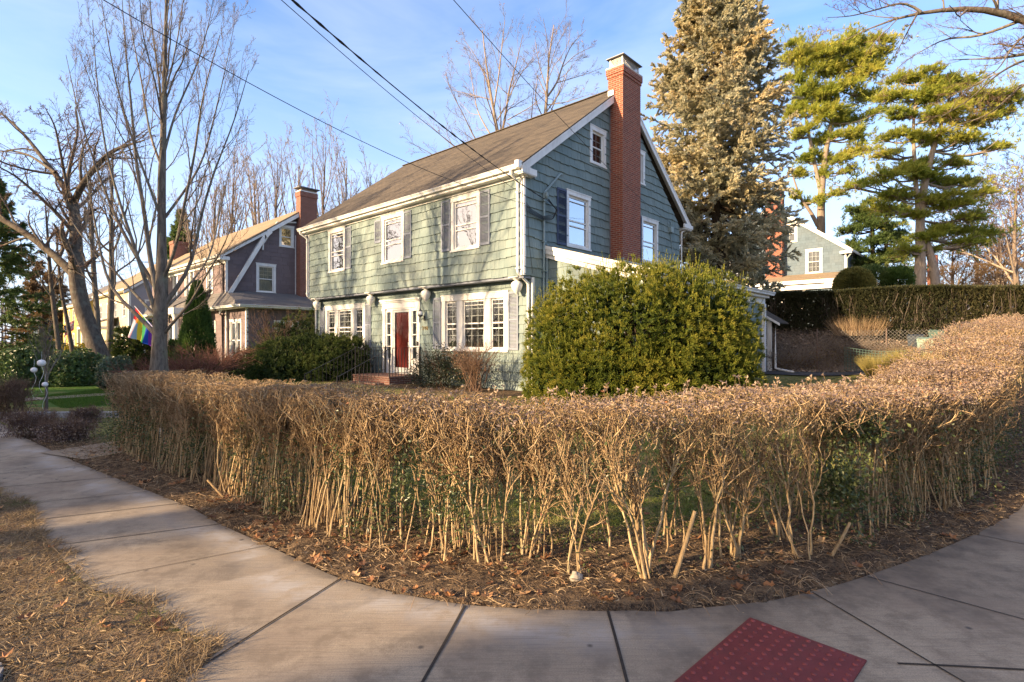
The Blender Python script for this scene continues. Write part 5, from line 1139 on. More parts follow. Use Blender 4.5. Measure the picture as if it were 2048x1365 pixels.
# overhanging limbs of a tree outside the right edge of the frame
oY = 9.0
ot = [(11.3, 8.6, gz1(11.3, 8.6)-.1, .34), (11.2, 8.6, 3.0, .27), (11.1, 8.7, 6.0, .22), (11.3, 8.8, 9.0, .15), (11.0, 9.0, 13.5, .03)]
ol = [[(11.1, 8.7, 6.3, .10), back(2200, 100, oY, .08), back(2110, 62, oY, .072), back(2040, 36, oY, .064), back(1985, 17, oY, .05), back(1940, 13, oY, .043), back(1890, 20, oY, .034), back(1842, 25, oY, .028), back(1805, 27, oY, .018), back(1752, 48, oY+.3, .012), back(1690, 80, oY+.6, .006)],
 [back(1842, 24, oY, .024), back(1826, 8, oY, .02), back(1800, 5, oY, .016), back(1750, 20, oY-.3, .011), back(1700, 33, oY-.5, .008), back(1655, 35, oY-.6, .004)],
 [back(1835, 27, oY, .016), back(1822, 50, oY, .012), back(1804, 85, oY+.2, .008), back(1790, 110, oY+.3, .004)],
 [back(2048, 38, oY, .03), back(1990, 62, oY+.2, .022), back(1935, 78, oY+.3, .019), back(1900, 72, oY+.4, .014), back(1860, 92, oY+.5, .009), back(1800, 128, oY+.7, .005), back(1765, 168, oY+.8, .003)],
 [(11.1, 8.7, 5.6, .09), back(2170, 90, oY+.4, .05), back(2048, 105, oY+.4, .03), back(2016, 120, oY+.4, .022), back(1960, 116, oY+.6, .012), back(1900, 120, oY+.8, .006)],
 [back(2120, 60, oY, .04), back(2048, 68, oY-.2, .02), back(2020, 100, oY-.2, .014), back(1998, 140, oY-.3, .008), back(1960, 160, oY-.4, .004)],
 [back(2170, 100, oY-.3, .04), back(2048, 117, oY-.5, .02), back(1990, 150, oY-.6, .013), back(1940, 200, oY-.8, .007), back(1880, 235, oY-1., .004)],
 [back(2170, 120, oY+1, .04), back(2048, 165, oY+1.2, .02), back(1980, 230, oY+1.4, .010), back(1900, 255, oY+1.6, .004)],
 [back(1995, 18, oY, .02), back(1998, -40, oY, .012), back(1990, -100, oY, .005)], [back(1888, 20, oY, .014), back(1886, -10, oY, .01), back(1870, -60, oY, .005)],
 [(11.2, 8.7, 7.0, .10), (13.5, 9.2, 8.8, .06), (15.0, 10, 10.5, .02)], [(11.2, 8.7, 7.5, .10), (10.6, 11.5, 9.5, .05), (9.8, 13.2, 11.0, .02)], [(11.2, 8.7, 8.0, .09), (11.6, 6.4, 10, .05), (12.4, 5.0, 11.6, .02)]]
bare_tree('overhanging_tree', 'bare tree whose long grey limbs reach in at the top right corner', 'tree', ot, ol, 'grey_bark', 'brown_twigs', None, ((8, .6, .34, 7, .0, .14), (6, .7, .45, 5, .0, .2), (5, .75, .55, 4, .02, .24), (3, .8, .6, 3, .0, .25)), None, .0020, 0, (14, 9, 6, 4, 3))
# far right bare trees
for i_, (px, top, Y, lab) in enumerate([(2035,345,46,'large bare tree at the right edge with a sunlit orange trunk'),(1955,405,60,'smaller bare tree between the forked pine and the right edge'),(1905,470,55,'low spreading bare tree right of the far red chimney'),(2000,455,52,'low bare tree second from the right edge'),(2090,380,50,'bare tree cut by the right edge of the view')]):
    X = (px-CX)/F*Y; auto_tree('bare_tree', lab, X, Y, (682-top)*Y/F-.5, .26, i_, 'bare trees beyond the tall back hedge', .85, 13, up=.03, rmin=.017, ln=.75, z0=2.2, barkm='pale_bark', sub=((8, .7, .45, 5, .03, .14), (6, .7, .5, 4, .02, .18), (5, .7, .5, 3, .0, .2)))
# bare trees outside the frame on the left and across the street: their twigs dapple the front wall and show in the panes
for i_, (k_, q_, Ht, n) in enumerate([(14, -20.5, 13, 12), (19, -15.0, 14, 12), (24, -23.5, 15, 12), (12, -11.5, 9.5, 9), (17, -6.1, 10.5, 14), (26, -18, 14, 10)]):
    x, y = SUNP(k_, q_); auto_tree('bare_tree', 'bare street tree outside the left edge, '+['nearest the leaning tree', 'opposite the green front wall', 'tallest one across the street', 'low one beside the pavement', 'between the two houses across the street', 'beside the grey house across the street'][i_], x, y, Ht, .24, i_, 'bare trees across the street', .55, n, low=.2, rmin=.012, up=.09, ln=.5, z0=-.1)

# ------------------------------------------------------------------ conifers
def spruce(name, label, X, Y, z0, Ht, prof, nb, mat, barkm, r, lowz, seed=0, droop=.25, K=5, nl=.13, nw=.05, spl=.16, dens=15, group=None):
    R_ = thing(name, label, 'tree', (X, Y, z0), 0, group); o = (X, Y, z0)
    T = poly([(X, Y, z0, r), (X, Y, z0+Ht*.4, r*.7), (X, Y, z0+Ht, .03)], 12); g = Geo(); g.tubes(T[:, :3], T[:, 3], 12); g.build('trunk', [barkm], R_, smooth=True, origin=o)
    f = np.sort(rng.random(nb)**.9); zz = z0+lowz+(Ht-lowz)*f; az = rng.random(nb)*2*PI; Rr = np.interp(zz-z0, [p[0] for p in prof], [p[1] for p in prof])*rng.uniform(.72, 1.06, nb)
    M_ = 9; s = np.linspace(0, 1, M_)[None, :]; dr = droop*(1-.9*f)[:, None]
    hx = Rr[:, None]*s; hz = -Rr[:, None]*(dr*s*1.6-dr*1.0*s**3)+Rr[:, None]*(.45*f[:, None])*s
    P = np.stack([X+np.cos(az)[:, None]*hx, Y+np.sin(az)[:, None]*hx, zz[:, None]+hz], -1); P[:, 1:] += .04*rng.standard_normal((nb, M_-1, 3))
    R = np.maximum(.012, .035*(Rr[:, None]/3)*(1-.8*s)); g = Geo(); g.tubes(P, R, 5)
    P2, R2 = grow(P, R, dens, (.18, 1.), .85, .26, 5, -.10, .10, .5, .5, .55, plane=.35, rmin=.006); g.tubes(P2, R2, 3); g.build('branches', [barkm], R_, origin=o)
    g = Geo(); pts = []; dirs = []
    for Q, lo, m in ((P2, 0, 5), (P, 4, M_)):
        for k_ in range(lo, m-1):
            for t in (.1, .45, .8):
                a = Q[:, k_]*(1-t)+Q[:, k_+1]*t; d = unit(Q[:, k_+1]-Q[:, k_]); pts.append(a); dirs.append(unit(d+.55*rndir(len(d))+[0, 0, .15]))
    p = np.vstack(pts); d = np.vstack(dirs); cl = clumpvar(p, 1.7, .22, .5, .16)
    sprigs(g, p, d, spl, K, nl, nw, .75, 0, cl)
    g.build('foliage', [mat], R_, origin=o); return R_
spruce('blue_spruce', 'towering pale blue spruce with golden sunlit needles behind the brick chimney', 9.44, 25, 2.3, 17.0, [(1.5, 2.7), (4, 3.3), (7, 3.5), (10, 3.2), (13, 2.3), (15.2, 1.35), (16.9, .2)], 470, 'spruce_needles', 'spruce_bark', .24, 2.2, K=7, nl=.115, nw=.052, spl=.13, dens=17, droop=.45)
spruce('dark_spruce', 'ragged dark spruce cut by the left edge of the view', -28.8, 30, 0, 10.8, [(1, 3.2), (4, 2.9), (7, 1.9), (10.8, .1)], 130, 'hemlock_needles', 'spruce_bark', .22, 1.2, K=4, nl=.17, nw=.06, spl=.22, dens=10)
spruce('dark_spruce', 'distant hazy conifer left of the navy house', -53, 61, 0, 10.5, [(1, 4), (6, 3), (10.5, .2)], 90, 'rust_leaves', 'spruce_bark', .2, 1, K=3, nl=.3, nw=.09, spl=.3, dens=8)
spruce('dark_spruce', 'dark conifer top showing beyond the tan roof of the mauve house', -35.5, 58, 0, 15.5, [(2, 3), (8, 2.6), (15.5, .1)], 120, 'hemlock_needles', 'spruce_bark', .2, 3, K=3, nl=.3, nw=.09, spl=.3, dens=9)

def pine(name, label, Y, trunks, plates, mat, tuft, K=11, nl=.24, nw=.035, barkm='pale_bark', dens=26, tilt=.0, group=None, asp=.85, limb_r=.07):
    T0 = poly([back(*((t[0], t[1], Y, t[2]))) for t in trunks[0]], 18); base = T0[0, :3].copy()
    R_ = thing(name, label, 'tree', tuple(base), 0, group); g = Geo(); TS = []
    for tr in trunks:
        T = poly([back(t[0], t[1], Y+(t[3] if len(t) > 3 else 0), t[2]) for t in tr], 18); TS.append(T); g.tubes(T[:, :3], T[:, 3], 12)
    g.build('trunk', [barkm], R_, smooth=True, origin=base); AT = np.vstack(TS); AT = AT[AT[:, 3] < T0[0, 3]*.93]
    s = Y/F; LP = []; LR = []; tp = []; td = []
    PL = []
    for (px, py, hw, hh) in plates:
        m = 3 if hw > 22 else 2
        for q_ in range(m): f_ = (q_+.5)/m*2-1; PL.append((px+hw*f_*.62+rng.normal()*hw*.10, py+rng.normal()*hh*.35-hh*.1*f_, hw*rng.uniform(.36, .60), hh*rng.uniform(.7, 1.25)))
    for (px, py, hw, hh) in PL:
        dy = rng.uniform(-1, 1)*hw*s*1.1; c = np.array(back(px, py, Y, 0)[:3]); c[1] += dy; a, b = hw*s, hh*s
        cost = np.abs(AT[:, 2]-(c[2]-a*.35))+.3*np.hypot(AT[:, 0]-c[0], AT[:, 1]-c[1]); j = cost.argmin(); st = AT[j]
        mid = (st[:3]+c)/2+[0, 0, -.12*np.linalg.norm(c-st[:3])]; e = c+(c-st[:3])*.25*np.array([1, 1, .2])
        rr = min(limb_r, st[3]*.7); Q = poly([(*st[:3], rr), (*mid, rr*.75), (*c, rr*.5), (*e, rr*.2)], 12); LP.append(Q[:, :3]); LR.append(Q[:, 3])
        n = int(dens*hw*hh/100*2.0)+12; d = rndir(n); d[:, 2] = np.abs(d[:, 2])*1.0-.45*rng.random(n)
        rad = (1.15-.75*rng.random(n)**1.3)[:, None]*(1+.35*np.sin(d[:, :1]*5+px)+.3*np.sin(d[:, 1:2]*7+py)); p = c+d*rad*[a, a*asp, b]
        p[:, 2] += (p[:, 0]-c[0])*tilt-.12*b*rng.random(n); tp.append(p); td.append(unit(d*[1, 1, .6]+[.15, 0, .55]+.5*rndir(n)))
    LP = np.array(LP); LR = np.array(LR); g = Geo(); g.tubes(LP, LR, 7)
    P, R = grow(LP, LR, 4, (.35, 1.), .8, .45, 6, .05, .12, .55, .35, .3, plane=.4, rmin=.015); g.tubes(P, R, 5)
    P3, R3 = grow(P, R, 4, (.2, 1.), .7, .5, 4, .03, .16, .6, .4, .3, plane=.5, rmin=.01); g.tubes(P3, R3, 3); g.build('limbs', [barkm], R_, origin=base)
    tp.append(P3[:, -1]); td.append(unit(P3[:, -1]-P3[:, -2]+.5*rndir(len(P3)))); tp.append(P3[:, 2]); td.append(unit(UPV+.7*rndir(len(P3))))
    p = np.vstack(tp); d = np.vstack(td); g = Geo(); sprigs(g, p, d, tuft, K, nl, nw, 1.0, 0, clumpvar(p, .9, .2, .52, .15)); g.build('foliage', [mat], R_, origin=base); return R_
pine('white_pine', 'tall white pine with upswept yellow green plumes between the spruce and the forked pine', 43,
 [[(1641,700,.42),(1641,500,.34),(1643,440,.30),(1641,385,.26),(1650,310,.20),(1668,215,.12),(1690,110,.05)], [(1636,452,.16),(1622,425,.14),(1600,395,.10),(1585,350,.05)], [(1641,385,.16),(1628,320,.14),(1612,240,.09),(1600,150,.04)]],
 [(1625,108,46,22),(1690,98,52,24),(1745,92,36,16),(1765,108,22,9),(1592,128,30,20),(1660,140,60,24),(1722,148,45,20),(1580,165,22,18),(1610,185,40,22),(1668,190,50,24),(1735,190,34,13),(1590,225,26,18),(1640,235,40,18),(1697,232,38,16),(1745,225,20,8),(1600,275,26,16),(1655,278,36,15),(1705,275,26,10),(1618,318,24,14),(1668,318,34,12),(1712,305,26,8),(1600,352,16,14),(1645,352,20,12),(1690,345,22,8),(1592,392,14,10),(1622,405,20,9),(1668,392,18,6),(1590,90,20,10),(1720,120,40,14)], 'pine_needles', .2, K=10, nl=.30, nw=.05, dens=20, tilt=.22, group='white pines beyond the back hedge')
pine('white_pine', 'forked white pine with broad flat plumes left of the far red chimney', 34,
 [[(1838,720,.38),(1839,570,.33),(1842,500,.27),(1838,430,.24),(1848,370,.21),(1862,310,.17),(1885,240,.10),(1905,180,.04)], [(1878,720,.30,-.5),(1872,575,.26,-.5),(1868,535,.24,-.3),(1852,480,.20)], [(1838,440,.15),(1830,350,.13),(1826,260,.09),(1832,170,.04)]],
 [(1825,158,46,13),(1870,168,40,14),(1915,172,46,16),(1985,190,48,13),(2030,195,30,8),(1790,190,40,13),(1850,198,60,16),(1935,208,56,14),(2000,225,34,9),(1800,228,46,12),(1875,238,66,15),(1950,248,40,10),(1790,272,26,8),(1845,280,44,12),(1915,285,56,12),(1985,300,26,7),(1770,312,26,7),(1850,325,40,11),(1905,330,30,8),(1755,358,44,10),(1812,350,44,14),(1880,362,52,12),(1945,362,50,10),(1715,372,24,7),(1800,392,50,12),(1870,398,46,10),(1960,388,34,8),(1770,420,30,7),(1905,415,54,11),(1835,430,30,9),(1935,440,40,9),(1900,458,56,12),(1955,468,46,9),(1850,478,26,8),(1930,490,40,8),(1810,505,30,6),(1860,500,20,6)], 'pine_needles', .16, K=11, nl=.24, nw=.038, dens=22, group='white pines beyond the back hedge', tilt=.06)
pine('hemlock_tree', 'soft green conifer between the blue house and the forked pine', 40, [[(1746,700,.22),(1746,540,.18),(1744,450,.12),(1742,390,.04)]],
 [(1742,402,18,8),(1715,425,26,10),(1765,432,30,9),(1740,452,40,10),(1700,462,22,8),(1785,470,28,8),(1735,488,44,11),(1700,505,24,9),(1785,508,34,10),(1745,528,46,12),(1705,545,24,10),(1795,545,30,12),(1760,480,30,8),(1725,440,24,8)], 'hemlock_needles', .2, K=8, nl=.26, nw=.05, dens=22, barkm='spruce_bark')
pine('hemlock_tree', 'yellow green conifer further back behind the forked pine', 52, [[(1775,700,.22),(1772,480,.16),(1770,400,.05)]],
 [(1775,395,24,8),(1755,420,26,8),(1795,425,26,9),(1780,455,34,9),(1810,480,26,9),(1790,520,34,10)], 'pine_needles', .22, K=8, nl=.30, nw=.06, dens=16, barkm='spruce_bark')

# ------------------------------------------------------------------ wires, lanterns, flags
def cable(label, a, b, sag, r, twist=False, extra=None):
    a = np.array(a); b = np.array(b); t = np.linspace(0, 1, 40)[:, None]; P = a*(1-t)+b*t; P[:, 2] -= (sag*4*t*(1-t))[:, 0]
    g = Geo()
    if twist:
        for ph in (0, PI): Q = P.copy(); Q[:, 2] += .012*np.sin(t[:, 0]*110+ph); Q[:, 0] += .012*np.cos(t[:, 0]*110+ph); g.tubes(Q, np.full(40, r*.8), 5)
    g.tubes(P, np.full(40, r), 6)
    o = g.build('power_line', ['rubber_black'], origin=P[0]); tag(o, label, 'cable', 'overhead wires to the green house'); return o
def hw(x, y, z): X, Y = W(x, y); return (X, Y, z)
def ext(p, q, k): p = np.array(p); q = np.array(q); return tuple(p+(p-q)*k)
E1 = hw(.08, -.36, 5.28); S1 = back(405, 0, 7., 0)[:3]; cable('lowest thin black wire running from the top left to the gable corner', ext(S1, E1, .8), E1, .75, .0055)
E2 = hw(.10, .40, 5.55); S2 = back(655, 0, 7., 0)[:3]; cable('thick twisted black cable running from the top to the gable corner', ext(S2, E2, .8), E2, .40, .0085, True)
E3 = hw(.08, -.2, 5.45); S3 = back(632, 0, 7., 0)[:3]; cable('thin wire just left of the thick twisted cable', ext(S3, E3, .8), E3, .40, .005)
E4 = hw(.14, 7.78, 6.1); S4 = back(962, 0, 7., 0)[:3]; cable('thin wire passing in front of the brick chimney to the rear eave', ext(S4, E4, .5), E4, .45, .0048)

# far woods that close the horizon all round: nobody could count the trees
n = 2600; az = rng.uniform(-PI, PI, n); rr_ = rng.uniform(105, 150, n); x = np.sin(az)*rr_; y = np.cos(az)*rr_; h = rng.uniform(7, 12, n); zb = gz(x, y)
P = np.stack([x, y, zb-.3], 1)[:, None]+np.linspace(0, 1, 5)[None, :, None]*np.stack([.6*rng.standard_normal(n), .6*rng.standard_normal(n), h], 1)[:, None]; R = .16*(1-.85*np.linspace(0, 1, 5))[None]*np.ones((n, 1)); g = Geo(); g.tubes(P, R, 4)
P2, R2 = grow(P, R, 9, (.25, 1), .6, .45, 4, .1, .1, .5, .4, rmin=.03); g.tubes(P2, R2, 3); P3, R3 = grow(P2, R2, 5, (.2, 1), .6, .5, 3, .08, .14, .6, .5, rmin=.022); g.tubes(P3, R3, 3); setting(g.build('far_woods', ['far_bark']), 'stuff')
# ------------------------------------------------------------------ shrubs
def shrub(name, label, cat, base, mats, fill, group=None):
    z = gz1(*base); R_ = thing(name, label, cat, (base[0], base[1], z), 0, group); o = (base[0], base[1], z)
    for pn, mt, fn in fill:
        g = Geo(); fn(g); g.build(pn, [mt] if isinstance(mt, str) else mt, R_, origin=o)
    return R_
def stems_to(base, spread, h, n, r=.012, up=.3):
    def fn(g):
        zb = gz1(*base); az = rng.random(n)*2*PI; e = np.stack([base[0]+np.cos(az)*spread[0]*rng.random(n)**.6, base[1]+np.sin(az)*spread[1]*rng.random(n)**.6, zb+h*rng.uniform(.6, .95, n)], 1)
        s = np.linspace(0, 1, 8)[None, :, None]; b = np.array([base[0], base[1], zb-.05])+np.c_[.12*rng.standard_normal((n, 2)), np.zeros(n)]
        P = b[:, None]*(1-s)+e[:, None]*s; P[:, :, 2] += (np.sin(s[..., 0]*PI)*.15*h); P[:, 1:] += .02*rng.standard_normal((n, 7, 3)); R = r*(1-.6*s[..., 0])*np.ones((n, 1)); g.tubes(P, R, 5)
        P2, R2 = grow(P, R, 7, (.3, 1), .6, .35, 5, .05, .12, .6, .4); g.tubes(P2, R2, 4); P3, R3 = grow(P2, R2, 4, (.2, 1), .6, .5, 4, .05, .16, .6, .4, rmin=.003); g.tubes(P3, R3, 3)
    return fn
zf = lambda p: gz(p[:, 0], p[:, 1])+.02
# the big yew by the annex corner
yb = [(1.1,11.75,1.4,.80,.9,1.30),(1.75,11.6,1.75,1.1,1.0,1.40),(2.6,11.2,1.72,1.35,1.2,1.52),(3.4,11.2,1.68,1.35,1.2,1.48),(4.05,11.35,1.5,1.0,1.1,1.38),(4.5,11.6,1.2,.62,.9,1.12),(2.3,11.0,.9,1.6,1.0,.95),(3.5,10.9,.9,1.4,1.0,.95),(1.2,11.4,.8,.95,.9,.9)]
def yewf(bl, n, L, K, nl, nw, upb=.55, shell_=.32, noise=.10, a=.22, base_=.5, freq=3.2, core=None, spikes=0):
    def fn(g):
        p, d = blobs(bl, n//12, shell_, noise, freq, zf, 2.7); tufted(g, p, d, L*rng.uniform(.8, 1.5, len(p)), 12, K, nl, nw, upb, .8, a, base_)
        if core:
            q, e = blobs([(b[0], b[1], b[2], b[3]*.80, b[4]*.80, b[5]*.80) for b in bl], core, .5, .05, 2, zf); leaves(g, q, rndir(len(q)), .16, .10, 0, .05*np.ones(len(q)))
        if spikes:
            q, e = blobs(bl, spikes*3, .05, noise, freq, zf, 2.7); k_ = e[:, 2] > .25; q = q[k_][:spikes]; n2 = len(q); dd2 = unit(UPV+.25*rndir(n2)+.2*e[k_][:spikes]); Ls = rng.uniform(.10, .32, n2)
            for t in np.linspace(0, 1, 5): sprigs(g, q+dd2*(Ls*t)[:, None], dd2, .06, 6, nl, nw, .9, 0, np.clip(rng.normal(.7, .15, n2), 0, 1))
    return fn
shrub('yew_bush', 'huge rounded yellow green yew covering the side of the green house', 'bush', (2.9, 11.4), None, [('trunk', 'spruce_bark', stems_to((2.9, 11.4), (2.0, .6), 2.2, 22, .035)), ('foliage', 'yew_needles', yewf(yb, 92000, .085, 8, .028, .012, upb=.45, noise=.07, freq=4, core=8000, spikes=700))])
# dark spreading yew left of the door
XX, YY = W(-8.9, -1.6)
dyb = [(*W(-11.2, -2.0), .80, 1.1, .9, .72), (*W(-10.1, -1.8), .95, 1.2, 1.0, .82), (*W(-8.9, -1.5), 1.05, 1.25, 1.0, .86), (*W(-8.0, -1.1), 1.02, 1.0, .85, .84), (*W(-7.45, -.95), .95, .6, .7, .82), (*W(-9.0, -2.3), .65, 1.7, .9, .62), (*W(-12.3, -2.5), .55, .9, .8, .6), (*W(-7.6, -1.6), .65, .7, .6, .65)]
shrub('spreading_yew', 'wide low dark green yew mound left of the front steps', 'bush', (XX, YY), None, [('branches', 'spruce_bark', stems_to((XX, YY), (2.4, 1.2), 1.2, 16, .025)), ('foliage', 'dark_yew', yewf(dyb, 30000, .11, 8, .04, .016, upb=.3, noise=.08, freq=4, core=4000, spikes=200))])
# broadleaf and bare shrubs under the front windows
b0 = W(-2.7, -.85)
shrub('holly_bush', 'straggly dark leaved shrub under the three part window', 'bush', b0, None, [('stems', 'brown_twigs', stems_to(b0, (.95, .6), 1.15, 20, .010)), ('foliage', 'holly_leaves', lambda g: (lambda pd: leaves(g, pd[0], unit(pd[1]+.8*rndir(len(pd[0]))), .055, .03, 0, clumpvar(pd[0], 5, .3, .4, .2)))(blobs([(*W(-3.5,-.9), .7, .45, .4, .5), (*W(-2.9,-.9), .9, .55, .45, .62), (*W(-2.3,-.9), .95, .5, .45, .62), (*W(-1.7,-.8), .85, .4, .35, .5)], 7500, .7, .3, 4, zf)))])
b1 = W(-1.15, -1.0)
shrub('bare_bush', 'leafless reddish twiggy shrub at the right corner of the front wall', 'bush', b1, None, [('stems', 'brown_twigs', stems_to(b1, (.8, .5), 1.25, 42, .011)), ('dead_leaves', 'fallen_leaves', lambda g: (lambda pd: leaves(g, pd[0], rndir(len(pd[0])), .03, .02))(blobs([(*b1, 1.1, .75, .5, .45)], 500, .9, .1)))])
# red brown thicket and green bush with vines
b2 = (-9.8, 16.9)
shrub('bare_bush', 'large red brown leafless thicket in front of the mauve house', 'bush', b2, None, [('stems', 'red_twigs', lambda g: [stems_to((x, y), (1.5, 1.0), h, n, .012)(g) for x, y, h, n in ((-10.6, 16.9, 1.1, 60), (-9.7, 16.7, 1.3, 50), (-11.6, 17.3, .9, 34), (-9.9, 17.8, 1.4, 30))])])
b3 = W(-12.6, .1)
shrub('vine_covered_bush', 'green bush tangled with bare vines between the two houses', 'bush', b3, None, [('foliage', 'dark_yew', yewf([(*W(-13.6,.3), 1.6, 1.2, 1.0, 1.3), (*W(-12.4,.6), 1.7, 1.0, 1.0, 1.3), (*W(-12.0,-.4), 1.2, 1.0, .9, 1.2), (*W(-14.6,-.2), 1.2, .9, .9, 1.2)], 11000, .13, 8, .05, .016, core=3000)), ('vines', 'brown_twigs', lambda g: [stems_to((x, y), (1.6, 1.2), 2.6, 18, .012)(g) for x, y in (W(-13.4, -1.0), W(-12.2, -1.2))])])
# arborvitae
def cone(X, Y, z, h, r, n, L=.16):
    def fn(g):
        t = rng.random(n)**1.35; az = rng.random(n)*2*PI; rr = r*(1-t)**.8*(1+.12*np.sin(az*5+t*9))*(1-.35*rng.random(n)**2)+.03; p = np.stack([X+rr*np.cos(az), Y+rr*np.sin(az), z+.05+h*t], 1)
        d = unit(np.stack([np.cos(az), np.sin(az), np.zeros(n)], 1)*.6+UPV*1.1+.3*rndir(n)); sprigs(g, p, d, L, 7, .07, .024, .6, 0, clumpvar(p, 5, .2, .5, .15))
    return fn
ax, ay = -11.9, 20.4
shrub('arborvitae', 'narrow pointed evergreen in front of the mauve house', 'tree', (ax, ay), None, [('trunk', 'spruce_bark', lambda g: g.tubes(np.array([(ax, ay, .2), (ax, ay, 3.4)]), np.array([.07, .02]), 6)), ('foliage', 'arborvitae', cone(ax, ay, gz1(ax, ay), 3.55, .74, 11000))])
shrub('arborvitae', 'small cone shaped evergreen at the foot of the white column', 'tree', (-12.9, 20.6), None, [('foliage', 'arborvitae', cone(-12.9, 20.6, gz1(-12.9, 20.6), 1.4, .42, 2200))])
# rhododendrons and their neighbours on the lawn edge
def rhod(bl, n, L=.13, wv=.045, a=.2, base_=.5):
    def fn(g):
        p, d = blobs(bl, n, .4, .14, 3, zf); v = clumpvar(p, 3, a, base_, .15)
        for k_ in range(6): rv = rndir(len(p)); pp = unit(rv-(rv*d).sum(1, keepdims=True)*d); leaves(g, p, unit(d*.45+pp+[0, 0, -.15]), L*rng.uniform(.8, 1.2, len(p)), wv, 0, np.clip(v+.1*rng.standard_normal(len(p)), 0, 1))
    return fn
def lawnbush(name, label, cat, px, pybase, Y, wpx, hpx, mat, kind='rhod', n=1500, **k):
    X = (px-CX)/F*Y; s = Y/F; hw_, hh = wpx*s/2, hpx*s; zb = gz1(X, Y)
    bl = [(X-hw_*.45, Y, zb+hh*.45, hw_*.6, hw_*.6, hh*.5), (X+hw_*.4, Y+.1, zb+hh*.5, hw_*.62, hw_*.6, hh*.52), (X, Y-.2, zb+hh*.42, hw_*.7, hw_*.6, hh*.5), (X+.1*hw_, Y, zb+hh*.25, hw_*.95, hw_*.7, hh*.32)]
    f = rhod(bl, n, **k) if kind == 'rhod' else yewf(bl, n, .14, 7, .07, .025, core=n//4)
    return shrub(name, label, cat, (X, Y), None, [('stems', 'dark_bark', stems_to((X, Y), (hw_*.6, hw_*.5), hh*.8, 9, .02)), ('foliage', mat, f)])
lawnbush('rhododendron', 'dark green rhododendron furthest left on the lawn edge', 'bush', 42, 770, 20, 92, 82, 'rhodo_leaves', n=1700)
lawnbush('rhododendron', 'wide dark green rhododendron below the leaning trunk', 'bush', 140, 765, 20.5, 112, 72, 'rhodo_leaves', n=2100)
lawnbush('rhododendron', 'paler grey green rhododendron right of the leaning trunk', 'bush', 228, 760, 19.5, 58, 62, 'pale_rhodo', n=1200)
lawnbush('low_shrub', 'low rusty brown shrub on the lawn edge', 'bush', 240, 757, 18.6, 44, 27, 'rust_leaves', n=700, L=.06, wv=.03)
lawnbush('low_shrub', 'low green shrub between the rusty and the yellow one', 'bush', 262, 757, 18.9, 36, 34, 'arborvitae', n=700, L=.06, wv=.03)
lawnbush('low_shrub', 'low yellow green shrub left of the maple trunk', 'bush', 290, 757, 18.2, 34, 28, 'gold_leaves', n=700, L=.06, wv=.03)
lawnbush('low_shrub', 'small bright yellow shrub right of the maple trunk', 'bush', 352, 752, 17.0, 24, 18, 'gold_leaves', n=500, L=.05, wv=.03)
lawnbush('yew_bush', 'dark open yew behind the rainbow flag', 'bush', 270, 735, 25, 74, 98, 'dark_yew', 'yew', n=6500)
lawnbush('gold_shrub', 'tall yellow leaved shrub behind the rhododendrons', 'bush', 146, 715, 27, 62, 60, 'gold_leaves', n=1500, L=.12, wv=.06)
lawnbush('yew_bush', 'dark green bush left of the yellow leaved shrub', 'bush', 84, 715, 30, 70, 60, 'arborvitae', 'yew', n=5000)
lawnbush('low_shrub', 'bushy hedge clump by the left edge far down the street', 'bush', 30, 712, 40, 80, 34, 'rust_leaves', 'yew', n=3000)
lawnbush('yew_bush', 'small green bush against the cream house', 'bush', 208, 725, 29, 30, 50, 'arborvitae', 'yew', n=2200)
# low brown bushes at the foot of the lawn, by the left end of the hedge
for i_, (px, py, Y, wpx, hpx, lab) in enumerate([(60,890,9.6,100,52,'low dark bare bush beside the far pavement'),(135,900,9.2,90,42,'low dark bare bush between the far one and the clipped hedge'),(22,832,11.8,60,80,'brown leafed bush at the left edge above the pavement'),(172,842,11.2,34,30,'small spindly bush on the edge of the green lawn')]):
    X = (px-CX)/F*Y; s = Y/F; hw_, hh = wpx*s/2, hpx*s; zb = gz1(X, Y)
    def tw(g, X=X, Y=Y, hw_=hw_, hh=hh):
        for dx in (-.5, 0, .5): stems_to((X+dx*hw_, Y), (hw_*.7, .35), hh, 26, .006)(g)
    def lf(g, X=X, Y=Y, hw_=hw_, hh=hh, zb=zb):
        p, d = blobs([(X, Y, zb+hh*.45, hw_, .45, hh*.5)], 2200, .6, .2, 4, zf); leaves(g, p, unit(d+rndir(len(p))), .03, .018, 0, rng.random(len(p))*.8)
    shrub('low_bush', lab, 'bush', (X, Y), None, [('stems', 'brown_twigs', tw), ('leaves', 'faded_leaves' if i_ != 2 else 'rust_leaves', lf)])
# stone edging
g = Geo()
for i_ in range(12):
    a = np.array([-12.2+i_*.42, 11.9+.02*i_]); z = gz1(*a)+.05; g.beam((a[0], a[1]+.05*random.random(), z), (a[0]+.40, a[1]+.05*random.random(), z), .18, .14)
tag(g.build('stone_edging', ['granite'], origin=None), 'low grey stone edging along the foot of the green lawn', 'edging')
